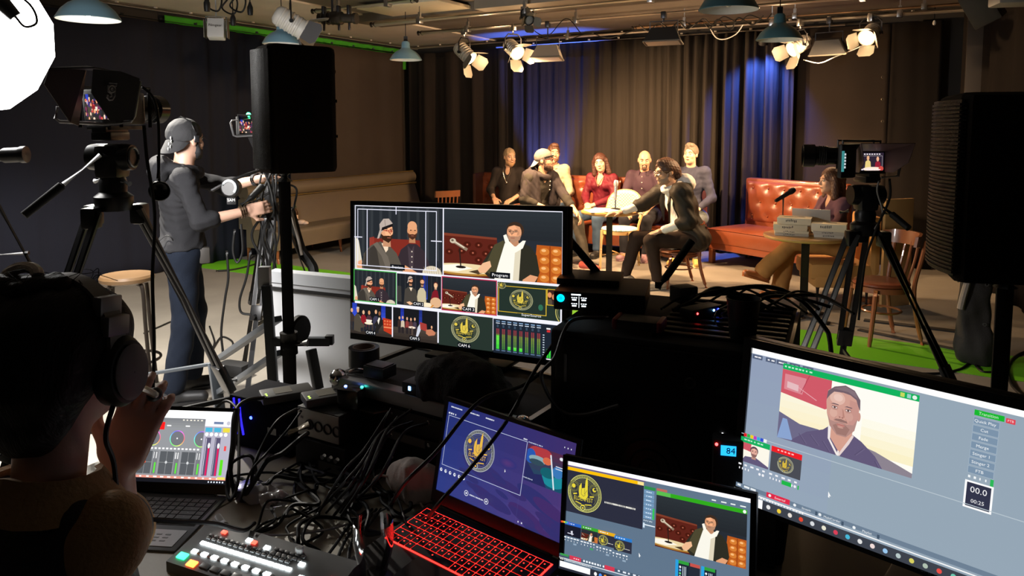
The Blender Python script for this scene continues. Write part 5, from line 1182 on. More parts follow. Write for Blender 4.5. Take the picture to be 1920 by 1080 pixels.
def pic_multiview():
    c = Canvas(16, 9); c.rect(0, 0, 16, 9, 'e8e8f4'); g = .06
    def cell(x0, y0, x1, y1, fn, lab=None, col=None, lx=.8, big=False):
        if col: c.rect(x0, y0, x1, y1, col)
        c.push(x0 + g, y0 + g, x1 - g, y1 - g, 1.6, 1.0); fn(c)
        if lab: pic_tag(c, lx, .92 if not big else .94, lab, .030 * len(lab) + .06 if big else .062 * len(lab) + .08, .085 if big else .15, .062 if big else .12)
        c.pop()
    cell(0, 0, 7.4, 4.5, pic_preview, 'Preview', lx=.80, big=True); cell(7.4, 0, 16, 4.5, pic_program, 'Program', lx=.80, big=True)
    w = 'e8e8f8'; c.frame(.33, .24, 6.95, 4.22, .05, w); c.rect(1.15, .28, 1.21, 4.2, w); c.rect(6.05, .28, 6.11, 4.2, w); c.rect(3.62, .05, 3.68, .55, w); c.rect(.06, 2.2, .75, 2.26, w); c.rect(6.5, 2.2, 7.35, 2.26, w)
    cell(0, 4.5, 3.7, 6.75, pic_preview, 'CAM 1', '3fae48'); cell(3.7, 4.5, 7.4, 6.75, pic_cam2, 'CAM 2'); cell(7.4, 4.5, 11.55, 6.75, pic_program, 'CAM 3', 'c02a52'); cell(11.55, 4.5, 16, 6.75, pic_super)
    cell(0, 6.75, 3.7, 9, pic_crowd, 'CAM 4'); cell(3.7, 6.75, 7.4, 9, lambda k: pic_crowd(k, True), 'CAM 5')
    def c6(k): k.rect(0, 0, 1.6, 1, '25312b'); pic_logo(k, .80, .44, .40, ink='25312b', pale='b9b98a', rx=.42)
    cell(7.4, 6.75, 11.55, 9, c6, 'CAM 6'); cell(11.55, 6.75, 16, 9, pic_meter)
    return c
def pic_ticks(c, x, y, n, dx, w, h, col='f0f0f0', seed=1):
    r = random.Random(seed)
    for i in range(n): c.rect(x + dx * i, y, x + dx * i + w * r.uniform(.5, 1), y + h, col)
def pic_mixer_small():       # screen of the small laptop on the right
    c = Canvas(16, 9); c.rect(0, 0, 16, 9, '5d7186'); c.rect(0, 0, 16, .38, 'f6f4fa'); c.rect(0, .38, 7.3, .46, '6a4a7a')
    c.rect(0, .52, 6.6, .80, 'f2b90a'); c.rect(6.6, .52, 7.15, .80, 'f6dc90'); c.rect(0, .80, 7.15, 4.4, '2a2c3c'); pic_logo(c, 1.72, 2.55, 1.60, gold='e0cf3a', ink='2a2c3c', pale='d6d67a', rx=1.62)
    pic_ticks(c, 3.75, 2.72, 22, .13, .12, .14, 'e8e6dc', 4)
    c.rect(7.3, .70, 8.3, .95, '2f8a4a')
    for i in range(7): c.rect(7.3, 1.0 + .34 * i, 8.2, 1.30 + .34 * i, '6f93b5'); pic_ticks(c, 7.5, 1.12 + .34 * i, 3, .18, .15, .07, 'dbe8f4', i)
    c.rect(8.1, 2.4, 8.25, 3.3, '30c050'); pic_ticks(c, 7.35, 3.45, 5, .17, .1, .1, 'dfe8f0', 9); c.rect(7.3, 3.7, 7.45, 4.1, 'cfe0ee'); c.rect(7.45, 3.8, 8.35, 3.88, 'e8f0f6')
    c.rect(8.4, .66, 9.3, .86, 'b8685a'); c.rect(8.4, .88, 15.8, 1.2, '2fa51c'); c.rect(8.4, .88, 9.6, 1.2, '58b84c'); pic_ticks(c, 13.0, .62, 4, .75, .55, .09, 'f0f4f0', 3); c.ell(15.6, 1.04, .13, .13, 'eef6ee')
    c.push(8.4, 1.2, 15.8, 5.35, 1.6, 1.0); pic_program(c); c.pop()
    for i, (col, bg) in enumerate([('2a62c0', 0), ('3aa02c', 1), ('e0a81a', 2), ('2a78c8', 2)]):
        x = .1 + 1.62 * i; c.rect(x, 5.15, x + 1.58, 5.42, col); pic_ticks(c, x + .15, 5.24, 4, .22, .18, .07, 'dfe8f4', i)
        c.push(x, 5.42, x + 1.58, 6.35, 1.6, 1.0)
        if bg == 0: c.rect(0, 0, 1.6, 1, '191a28'); c.rect(.3, .7, .9, .78, 'c8c8d8'); c.poly([(.6, .5), (.8, .45), (.8, .85), (.7, .85)], 'd8d8e4')
        elif bg == 1: pic_program(c)
        else: c.rect(0, 0, 1.6, 1, '2a2c3c'); pic_logo(c, .52, .52, .44, gold='e0cf3a', ink='2a2c3c', pale='d6d67a'); pic_ticks(c, 1.05, .55, 5, .1, .08, .06, 'e8e6dc', i)
        c.pop(); pic_ticks(c, x, 6.45, 5, .3, .25, .10, 'eef2f6', i + 5); pic_ticks(c, x + .05, 6.68, 5, .3, .08, .1, 'eef2f6', i + 7); c.rect(x + .9, 6.86, x + 1.2, 7.0, '3aa05a' if i == 1 else '8fa4b8')
    c.rect(0, 4.95, .2, 5.1, 'e04030'); 
    for i, q in enumerate(('f07028', 'f0d028', '50c050', '4090e0', '7060d0')): c.rect(.12 + .16 * i, 4.93, .26 + .16 * i, 5.08, q)
    c.poly([(7.28, 5.95), (7.45, 6.2), (7.36, 6.2), (7.38, 6.3), (7.3, 6.28)], 'f4f4f4')
    for x in (10.4, 12.5): c.rect(x, 5.7, x + .25, 7.3, '2a9ad8'); c.rect(x + .25, 5.7, x + 1.2, 7.3, '1c2634'); c.rect(x + .25, 5.7, x + 1.1, 5.95, '2f9a3a'); [c.rect(x + .6 + .12 * k, 6.1, x + .64 + .12 * k, 7.0, 'd8e4f0') for k in range(3)]; [c.ell(x + .4, 6.2 + .25 * k, .08, .09, ['f0f0f8', '8ab8f0', '6ad080', 'f0f0f0'][k]) for k in range(4)]; c.rect(x + 1.1, 6.7, x + 1.2, 7.3, '48c848')
    c.rect(11.6, 5.7, 12.4, 5.95, 'c05048'); c.rect(11.5, 5.95, 12.4, 7.3, '242a36'); c.rect(13.6, 6.2, 15.8, 6.26, '3a9a5a'); pic_ticks(c, 14.4, 6.3, 4, .35, .3, .1, 'bfe0c8', 2)
    c.rect(0, 7.72, 16, 7.98, '46586c'); c.rect(.1, 7.68, .9, 7.84, '3a9a4a'); c.rect(1.0, 7.66, 2.1, 8.0, 'd03850'); pic_ticks(c, 1.4, 7.80, 3, .2, .16, .08, 'f8e0e4', 3); pic_ticks(c, 2.3, 7.74, 8, .26, .2, .16, 'e8eef4', 5); c.rect(4.3, 7.66, 5.2, 8.0, 'd03850'); pic_ticks(c, 5.5, 7.76, 9, .45, .3, .14, 'dfe6ee', 8)
    c.rect(0, 8.02, 16, 8.08, 'e8ecf0'); pic_ticks(c, .1, 8.12, 22, .14, .11, .08, 'f0f0f0', 2); c.rect(0, 8.3, 16, 9, '2a2c38'); c.rect(.1, 8.32, 3.0, 8.8, 'f6f6f8')
    for i in range(12): c.ell(3.5 + .45 * i, 8.6, .14, .16, ['f0f0f0', '4a90f0', 'f0a030', 'e04838', 'f0f0f0', '50b050'][i % 6], 10)
    return c
def pic_call():              # ultrawide screen with the remote guest
    c = Canvas(21.4, 9); c.rect(0, 0, 21.4, 9, '95a6b5'); c.grad(0, .3, 5, 9, '929fb8', '95a6b8', 6); c.rect(0, 0, 21.4, .36, 'ffffff')
    for i, x in enumerate((.05, .85, 1.5, 2.25, 3.0)): c.rect(x, .40, x + .6, .66, '55617a'); pic_ticks(c, x + .12, .49, 2, .22, .2, .08, 'f0f0f4', i)
    c.rect(1.9, .50, 9.0, .84, '12b35e'); pic_ticks(c, 2.0, .62, 8, .2, .17, .09, 'bff0d4', 3); c.rect(8.1, .56, 8.3, .78, 'c8d860'); c.rect(8.42, .56, 8.6, .78, '9ad0c8'); c.ell(8.78, .67, .11, .11, 'e8f4ec')
    c.push(1.9, .84, 9.0, 4.9, 1.75, 1.0); c.rect(0, 0, 1.75, 1, 'fffdf4'); c.grad(0, .34, .7, .75, 'fbf6e0', 'fdf0c8', 4); c.grad(1.1, .4, 1.75, .85, 'fffdf0', 'fbf0c4', 4)
    c.poly([(0, 0), (.68, 0), (.68, .38), (.62, .42), (0, .34)], 'd05a68'); c.poly([(.04, .06), (.34, .06), (.3, .3), (.04, .28)], 'dc8a94'); c.line(.38, 0, .28, .28, .012, 'b84858'); c.line(.22, .2, .5, .33, .01, 'e8a8b0'); c.poly([(.08, .16), (.24, .18), (.24, .27), (.08, .25)], 'e6bcc0')
    c.poly([(0, .62), (.3, .72), (.56, .72), (.7, .86), (.3, 1), (0, 1)], '6e6a88'); c.poly([(.06, .70), (.12, .70), (.22, .98), (0, 1)], '8aa4d0'); c.poly([(.94, .74), (1.3, .80), (1.75, .94), (1.75, 1), (.9, 1)], '8d8490')
    c.poly([(.22, .96), (.4, .8), (.62, .70), (.68, .64), (1.0, .66), (1.12, .72), (1.3, .86), (1.4, 1), (.2, 1)], '63597a'); c.poly([(.70, .62), (1.0, .62), (.98, .76), (.85, .95), (.72, .78)], 'd6a08e')
    c.poly([(.68, .62), (.72, .62), (.72, .8), (.84, .98), (.82, 1), (.69, .8)], 'f4ece8'); c.poly([(1.0, .66), (1.02, .68), (.97, .80), (.86, 1), (.84, .98)], 'e8d4d0'); c.rect(.828, .93, .85, 1, 'f4ece8')
    c.poly([(.63, .30), (.64, .14), (.74, .06), (.9, .05), (1.02, .12), (1.06, .26), (1.05, .44), (1.0, .60), (.9, .71), (.8, .71), (.70, .60), (.65, .46)], 'd3a092'); c.ell(1.06, .40, .022, .06, 'c99488')
    c.poly([(.93, .2), (1.05, .22), (1.05, .44), (1.0, .60), (.9, .71), (.94, .5)], 'c8948a'); c.ell(.77, .22, .10, .09, 'e2b8aa', 18); c.ell(.78, .21, .06, .05, 'ebc6ba', 16); c.ell(.735, .43, .05, .06, 'dcae9f', 16); c.ell(.94, .43, .05, .06, 'd0a094', 16)
    c.poly([(.63, .27), (.64, .15), (.72, .07), (.86, .02), (.98, .06), (1.06, .17), (1.07, .32), (1.04, .26), (1.01, .18), (.93, .135), (.84, .125), (.72, .14), (.67, .2)], '74606a'); c.poly([(.70, .10), (.86, .035), (.98, .075), (1.03, .16), (.9, .10)], '86727a')
    c.poly([(.655, .46), (.70, .54), (.76, .545), (.84, .53), (.92, .545), (1.0, .53), (1.05, .42), (1.02, .60), (.92, .72), (.8, .72), (.70, .62)], 'b58c84'); c.poly([(.74, .60), (.80, .56), (.90, .56), (.96, .6), (.92, .70), (.8, .705)], 'a07870'); c.poly([(.75, .53), (.93, .53), (.91, .502), (.84, .49), (.77, .502)], '94706a')
    c.ell(.84, .575, .055, .02, 'cd8c84'); c.line(.79, .573, .89, .573, .007, '94584f'); c.ell(.84, .605, .04, .012, 'c79a8e')
    for q in (.745, .92): c.ell(q, .355, .045, .026, 'b98a80', 14); c.ell(q, .352, .033, .013, 'e6d6d2', 12); c.ell(q, .352, .014, .014, '5a4444', 10); c.line(q - .035, .338, q + .033, .337, .008, '6a4e50'); c.poly([(q - .055, .315), (q - .02, .295), (q + .05, .30), (q + .045, .312), (q - .02, .31)], '705a60'); c.line(q - .03, .385, q + .03, .383, .005, 'bb8c82')
    c.poly([(.825, .34), (.845, .34), (.875, .455), (.85, .475), (.79, .465), (.81, .44)], 'cf9c90'); c.poly([(.845, .34), (.86, .36), (.885, .455), (.86, .475)], 'b98478'); c.ell(.82, .468, .012, .008, '94645a', 8); c.ell(.855, .47, .012, .008, '94645a', 8); c.line(.775, .47, .745, .53, .006, 'bb8c82'); c.line(.895, .47, .93, .53, .006, 'b08078')
    for x, y, d in ((.3, .85, .1), (.45, .82, .12), (1.15, .80, -.1), (1.3, .92, .08), (.62, .86, .1)): c.line(x, y, x + d, y + .12, .008, '574e6c'); c.line(x + .02, y, x + d + .02, y + .12, .004, '7a7090')
    c.pop()
    x = 11.45; c.rect(x, .52, x + 1.25, .80, '18b830'); c.text(x + .6, .66, 'Transition', .22, 'c8f0cc', ar=.9); c.rect(x + 1.32, .56, x + 1.7, .80, 'e04050'); c.text(x + 1.51, .68, 'FTB', .16, 'f8e0e0')
    for i, w in enumerate(('Quick Play', 'Cut', 'Fade', 'Merge', 'Stinger 1', 'Stinger 2', 'FTB')):
        y = .86 + .40 * i; c.rect(x, y, x + 1.1, y + .36, '7c93aa'); c.frame(x, y, x + 1.1, y + .36, .02, 'a5b6c6'); c.text(x + .5, y + .18, w, .21, 'f2f6f8')
    pic_ticks(c, x + .05, 3.72, 4, .24, .1, .12, 'f0f4f6', 2); c.rect(x + .98, 3.64, x + 1.12, 4.0, '2cb858'); c.rect(x - .05, 3.98, x + 1.15, 5.35, 'ffffff'); c.rect(x + .04, 4.07, x + 1.06, 5.26, '33354a'); c.text(x + .55, 4.4, '00.0', .42, 'f4f4f6'); c.text(x + .55, 4.95, '00:25', .26, 'f4f4f6')
    c.rect(14.3, .72, 21.4, 1.12, 'ee1c24'); c.text(14.5, .92, 'Studio Video Camera', .22, 'ffd0d0', 'LEFT'); c.rect(14.3, 1.12, 21.4, 4.8, '66726a')
    c.line(0, 5.1, 21.4, 5.15, .04, 'b9c6cf'); 
    for i, q in enumerate(('e02828', '30b840', 'f0d020', 'c040c0', '30b0e0', '3050d0', 'f4f4f4')): c.rect(.15 + .20 * i, 5.05, .33 + .20 * i, 5.25, q)
    c.rect(0, 5.28, 1.75, 5.6, '18b060'); pic_ticks(c, .2, 5.38, 6, .2, .16, .08, 'c0f0d4', 2); c.push(0, 5.6, 1.75, 6.75, 1.6, 1.0); c.rect(0, 0, 1.6, 1, 'fdf8ea'); c.poly([(0, 0), (.6, 0), (.6, .4), (0, .34)], 'd05a68'); c.poly([(.1, 1), (.3, .7), (.9, .62), (1.6, .9), (1.6, 1)], '63597a'); pic_head(c, .78, .36, .2, 'd8a494', '5a4450', '8f6a66', 0); c.pop()
    c.rect(1.85, 5.28, 3.6, 5.6, 'ee2028'); pic_ticks(c, 2.2, 5.38, 5, .2, .16, .08, 'ffc0c0', 3); c.rect(1.85, 5.6, 3.6, 6.75, '4a4c54'); pic_logo(c, 2.72, 6.15, .46, gold='e0c040', ink='4a4c54', pale='d8d8b0')
    for x0 in (.05, 1.9): pic_ticks(c, x0, 6.82, 5, .36, .28, .1, 'f4f4f8', 4); pic_ticks(c, x0 + .05, 7.05, 4, .18, .07, .12, 'f4f4f8', 5); c.ell(x0 + 1.3, 7.12, .07, .08, 'f4f4f8'); c.ell(x0 + 1.5, 7.12, .07, .08, 'f4f4f8')
    c.rect(2.65, 7.0, 3.2, 7.24, '20b848'); c.rect(3.55, 7.0, 3.62, 7.24, '20b848'); c.poly([(5.2, 6.75), (5.36, 6.98), (5.27, 6.98), (5.29, 7.08), (5.21, 7.06)], 'fbfbfb')
    c.rect(0, 8.02, 21.4, 8.28, '6d8094'); pic_ticks(c, .1, 8.08, 3, .4, .36, .12, 'e8eef2', 1); c.rect(1.85, 7.98, 3.2, 8.28, 'e02848'); c.ell(2.05, 8.13, .08, .08, 'f8f0f0'); c.text(2.65, 8.13, 'External', .18, 'f8e0e4')
    for x0, w in ((3.5, 'Stream'), (4.9, 'MultiCorder'), (6.7, 'Playlist')): c.ell(x0, 8.14, .08, .08, 'f0f4f6'); c.text(x0 + .65, 8.14, w, .17, 'f0f4f6'); c.rect(x0 + 1.15, 8.04, x0 + 1.27, 8.26, '44566a')
    c.rect(0, 8.30, 21.4, 8.36, 'fbfbfb'); pic_ticks(c, .05, 8.36, 24, .17, .14, .07, 'f0f0f0', 6); c.rect(0, 8.46, 21.4, 9, '3d424c'); c.rect(0, 8.48, 1.75, 9.0, 'fdfdfd')
    for i, q in enumerate(('e8e8e8', 'f0d040', 'e8e0d8', 'e84830', 'd8dce0', 'e8e4d0', 'd84058', '48b8d8', 'e0e0e0', 'f0dcd8', '9ac8f0', 'b8c8c8', 'd8d060', 'b0c0b0', 'e85048', '70c8b0')): c.ell(2.1 + .62 * i, 8.74, .12, .13, q, 10)
    return c
def pic_slides():            # blue nebula desktop with the slide window
    c = Canvas(16, 9); n = 14
    for i in range(n):
        t = i / (n - 1); a = (.15 + .11 * t, .20 + .0 * t, .49 - .03 * t); c.grad(16 * i / n, 0, 16 * (i + 1) / n, 9, tuple(q * .9 for q in a), (a[0] * 1.25, a[1] * 1.2, a[2] * 1.06), 6)
    r = random.Random(5)
    for i in range(30):
        x = r.uniform(4, 16); y = 6.3 + (x - 8) * .18 + r.uniform(-1.2, 1.8); s = r.uniform(.5, 1.5); t = r.random() * min(1, (x - 3) / 9); c.ell(x, y, s * 1.7, s * .45, (.185 + .075 * t, .19 - .015 * t, .43 - .02 * t), 16, rot=.25)
    for k in range(5): c.ell(8.6, 3.9, 1.1 - .2 * k, .5 - .09 * k, (.20 + .028 * k, .195 + .004 * k, .46), 16)
    for x, w in ((.5, 1.6), (3.0, 1.5), (5.2, 1.2)): pic_ticks(c, x, .35, int(w / .14), .14, .13, .12, 'e8ecf4', int(x))
    pic_ticks(c, .3, 1.0, 4, .3, .2, .16, 'e8ecf4', 2); c.frame(.35, 1.3, 10.6, 6.35, .045, 'c9d2ee'); pic_ticks(c, 10.1, 1.08, 3, .18, .13, .12, 'e8ecf4', 2)
    pic_logo(c, 4.95, 3.72, 2.0, gold='e8b84a', ink='20295e', pale='b8bcb8', rx=1.98)
    pic_ticks(c, 10.9, 1.15, 10, .17, .15, .10, 'c8d0e4', 3)
    c.push(10.9, 1.35, 15.2, 4.7, 1.0, 1.0); c.grad(0, 0, 1, 1, '5a2a48', '12506a', 8)
    for x, y, a, b, q in ((.35, .12, .3, .14, 'b03a40'), (.1, .3, .14, .2, '2858b0'), (.3, .34, .24, .1, '8aa8b0'), (.28, .42, .2, .08, '324a58'), (.55, .3, .12, .1, 'd86a48'), (.75, .75, .3, .2, '1c8a98'), (.6, .6, .2, .14, '14606c'), (.85, .5, .14, .16, '3a78b8')): c.ell(x, y, a, b, q, 16)
    c.poly([(0, .45), (.25, .75), (.45, .7), (.6, 1), (0, 1)], '262a5c'); c.line(.62, .1, .80, .98, .035, 'dfe8f0'); c.ell(.9, .12, .05, .045, 'e8ecf4', 10); c.rect(.78, .34, 1, .36, 'e8ecf4'); c.rect(.78, .40, 1, .42, 'e8ecf4'); c.pop()
    pic_ticks(c, 10.75, 4.4, 8, .15, .13, .10, 'c8d0e4', 7); pic_ticks(c, 14.9, .55, 3, .36, .12, .12, 'e8ecf4', 3)
    for i in range(6): x = .6 + .62 * i; c.ell(x, 6.75, .16, .17, 'eef2fa', 12); c.ell(x + .04, 6.72, .07, .08, '2a3578', 8)
    for x in (4.3, 6.9): c.ring(x, 8.0, .27, .27, .2, 'eef2fa', 20); c.ell(x, 8.0, .10, .10, 'eef2fa', 8)
    pic_ticks(c, 4.75, 7.95, 11, .165, .14, .12, 'dfe4f0', 6); c.rect(10.65, 6.4, 10.67, 9, '4a4a86'); pic_ticks(c, 10.9, 8.5, 2, .4, .16, .14, 'eef2fa', 3); c.poly([(8.6, 4.4), (8.75, 4.62), (8.66, 4.62), (8.68, 4.7), (8.61, 4.68)], 'f4f4f4')
    return c
def pic_audio():             # colour and audio mixer on the small laptop
    c = Canvas(16, 9); c.rect(0, 0, 16, 9, '8a8c90'); c.rect(0, 0, 16, 1.0, 'ffffff'); c.grad(0, 1.0, 12.2, 2.2, '75777b', '8a8c8e', 4)
    c.rect(3.9, 1.55, 6.6, 2.5, 'f01c1c'); c.rect(4.3, 1.9, 4.9, 2.1, 'ff9a9a'); c.rect(5.1, 1.9, 5.7, 2.1, 'ff9a9a'); pic_ticks(c, 6.9, 1.9, 2, 2.6, .6, .15, 'f0f0f0', 2); pic_ticks(c, 9.0, 1.15, 6, .5, .4, .14, 'f0e8d8', 4)
    import colorsys
    hue = lambda t: colorsys.hsv_to_rgb(t, .55, .95)
    for i in range(4):
        x = 1.9 + 3.35 * i; 
        if i < 4 and x < 12.2:
            c.push(0, 0, 12.2, 9, 12.2, 9); c.ell(x, 3.55, 1.0, .98, '6c6e74', 24); c.ring(x, 3.55, 1.02, 1.0, .10, hue, 36); c.ell(x, 3.55, .10, .10, 'f4f4f4', 8); c.pop()
    for i in range(22): c.rect(.4 + .53 * i, 4.75, .4 + .53 * i + .3, 4.95, 'f2f2f2'); 
    for i in range(4):
        x = .7 + 2.95 * i; c.rect(x, 5.2, x + 1.9, 8.0, '53565a'); c.rect(x + .92, 5.2, x + .96, 8.0, '9a9c9e'); c.rect(x, 6.55, x + 1.9, 6.6, '8c8e90'); c.ell(x + .95, 6.55, .16, .18, 'e8502a' if i == 1 else 'c8cacc', 10); c.rect(x + 2.05, 5.2, x + 2.65, 8.0, '707276'); c.rect(x + 2.3, 6.6, x + 2.5, 7.9, '58d838'); pic_ticks(c, x + 2.08, 5.3, 2, .3, .16, .8, 'd8d8d8', i)
    c.rect(12.2, 1.0, 16, 8.3, 'a9a6b6'); c.rect(12.2, 1.0, 16, 1.9, 'e8e4ec'); c.rect(13.4, 1.3, 14.7, 1.6, '6a7a9a'); c.ell(15.4, 1.45, .25, .25, 'b8b8c4', 12)
    for i in range(3): c.rect(12.35 + 1.2 * i, 2.05, 13.3 + 1.2 * i, 2.6, ['48a8c8', '48a8c8', 'd8c840'][i])
    for i in range(5): c.ell(12.6 + .65 * i, 2.9, .24, .24, 'ffffff', 10)
    for i in range(2): x = 12.55 + 1.3 * i; c.rect(x, 3.3, x + .75, 8.0, '55506a'); c.rect(x + .45, 4.6, x + .68, 8.0, 'd01c58'); c.ell(x + .55, 4.3, .16, .35, 'f6f6f6', 10); pic_ticks(c, x + .1, 3.4, 1, .3, .06, 4.5, 'e8e8f0', i)
    c.rect(14.9, 6.0, 15.3, 7.9, '58d020'); c.rect(15.2, 4.3, 15.5, 4.9, 'e04848'); c.rect(0, 8.2, 16, 8.5, 'd89080'); pic_ticks(c, .4, 8.25, 16, .95, .5, .16, 'fff0ec', 4); c.rect(0, 8.5, 16, 9, '15161c'); pic_ticks(c, .2, 8.65, 6, .4, .2, .2, 'e0e8f8', 4); pic_ticks(c, 13.6, 8.65, 6, .38, .2, .18, 'e0e8f8', 5); c.rect(14.8, 8.1, 15.8, 8.4, 'd8d060')
    return c
def pic_viewfinder(mode=0):
    c = Canvas(16, 9)
    if mode == 0: c.push(0, 0, 16, 9, 1.6, 1.0); pic_crowd(c); c.pop(); r = random.Random(3); [c.ell(r.uniform(0, 16), r.uniform(2, 9), r.uniform(.2, .7), r.uniform(.3, .9), r.choice(['e8a07a', 'c84a3a', '7a2a50', 'f0d0b8', '3a2a70']), 10) for _ in range(60)]
    else: c.rect(0, 0, 16, 9, '2a2130'); c.frame(.8, 1.6, 15.2, 8.2, .08, 'e8e0e0'); c.poly([(4.5, 9), (5.0, 4.5), (6.5, 3.5), (8, 4.5), (8.5, 9)], 'd8c078'); c.ell(6.5, 2.7, .8, 1.2, 'd8a47c'); c.poly([(10.5, 9), (11, 5), (12.5, 4), (14, 5), (14.4, 9)], '8a1c30'); c.ell(12.4, 3.2, .8, 1.2, 'e0a888'); c.ell(9.5, 8.2, 6, 1.0, 'f0d8c8'); c.ell(14.5, 8.0, 1.5, 1.2, 'c04840')
    if mode: [c.rect(1 + 1.5 * i, .5, 1.9 + 1.5 * i, 1.0, 'f4ecf0') for i in range(9)]; [c.rect(1 + 1.5 * i, 8.3, 2.1 + 1.5 * i, 8.8, 'e8dce4') for i in range(9)]
    return c
def screen_frame(yaw, tilt, roll, o):
    x = V((math.cos(yaw), math.sin(yaw), 0)); n0 = V((math.sin(yaw), -math.cos(yaw), 0)); y = V((0, 0, 1)) * math.cos(tilt) - n0 * math.sin(tilt); n = x.cross(y)
    x2, y2 = x * math.cos(roll) + y * math.sin(roll), y * math.cos(roll) - x * math.sin(roll)
    M = Matrix((x2, y2, n)).transposed().to_4x4(); M.translation = V(o); return M
# ---------------------------------------------------------------- operators' tables
TZ = .775
TO = V((-.75, 1.36, 0)); TD = V((.866, -.5, 0)); TP = V((.5, .866, 0))
m_desk = mat('desk_top_cream', (.42, .38, .30), .45, bump=.05, bscale=60, var=.06, vscale=20)
def desk(label, a0, a1, p0, p1, ins=.06, front=.06):
    t = thing('desk', label, 'desk', TO + TD * ((a0 + a1) / 2) + TP * ((p0 + p1) / 2), rad(-30)); L, D = a1 - a0, p1 - p0
    MB().box((0, 0, TZ - .0125), (L, D, .025), None, .004).build('desktop', m_desk, t)
    for sx in (-1, 1):
        for sy in (-1, 1): MB().box((sx * (L / 2 - .06) + (ins - .06 if sx < 0 else 0), sy * (D / 2 - (.06 if sy > 0 else front)), (TZ - .025) / 2), (.04, .04, TZ - .025)).build('leg', GRYM, t)
    MB().box((0, D / 2 - .06, TZ - .07), (L - .1, .02, .06)).build('rail', GRYM, t)
desk('cream topped desk under the small laptop and the switcher panel', -.55, -.075, 0, .70, .03, .30)
desk('cream topped desk under the rack case and tower computer', -.07, 1.95, 0, 1.16, .6)
def at(u, v, z): p = G(u, v, z); return V((p.x, p.y, z))
# ---------------------------------------------------------------- screens
m_bez = mat('bezel_black', (.010, .010, .011), .35)
SCR = {}
def monitor(label, o, w, h, yaw, tilt, roll, canvas, estr, foot_z, bez=.012, chin=.02, depth=.035, back=.17):
    M = screen_frame(rad(yaw), rad(tilt), rad(roll), o)
    base = M @ V((0, -h / 2 - chin, 0)); t = thing('monitor', label, 'monitor', (base.x, base.y, foot_z)); IM = Matrix.Translation(-V(t.location)); M = IM @ M
    b = MB(); b.box((0, -(chin - bez) / 2, -depth / 2 - .004), (w + 2 * bez, h + bez + chin, depth), None, .006); xf(b, M).build('housing', m_bez, t)
    f = MB(); f.box((0, h / 2 + bez / 2, 0), (w + 2 * bez, bez, .006)).box((0, -h / 2 - chin / 2, 0), (w + 2 * bez, chin, .006)).box((-w / 2 - bez / 2, 0, 0), (bez, h, .006)).box((w / 2 + bez / 2, 0, 0), (bez, h, .006)); xf(f, M).build('bezel', m_bez, t)
    canvas.build('screen', screen_mat('screen_' + label[:12].replace(' ', '_'), estr), t, M @ Matrix.Translation((0, 0, -.003)), w, h)
    n = (M.to_3x3() @ V((0, 0, 1))).normalized(); n.z = 0; n.normalize()
    c_ = M @ V((0, -h * .15, -depth)); q = c_ - n * (back - .08); 
    MB().obox(c_ + n * .01, q, .07, .07).obox(V((q.x, q.y, .01)), V((q.x, q.y, max(c_.z, .1))), .06, .035).build('stand_neck', m_bez, t)
    x, y, _ = basis(n); MB().box((q.x, q.y, .006), (.26, .18, .012), Matrix.Rotation(rad(yaw), 3, 'Z'), .004).build('stand_foot', m_bez, t)
    return t, M
RZ_ = TZ + .222      # top of the rack case
t, M = monitor('large multiview monitor with ten camera pictures on the rack case', (-.164, 1.934, 1.255), .65, .365, -27.5, 3.4, 1.4, pic_multiview(), 1.15, RZ_, back=.20)
t, M = monitor('ultrawide monitor showing a video call guest on grey software', (.70, 1.133, 1.084), .68, .285, -41.2, 4.1, -1.6, pic_call(), 1.0, TZ, bez=.016, chin=.02, back=.22)
lettering('logo', 'SAMSUNG', .012, M @ Matrix.Translation((0, -.285 / 2 - .010, .0035)), mat('print_grey', (.25, .25, .26), .5), t)
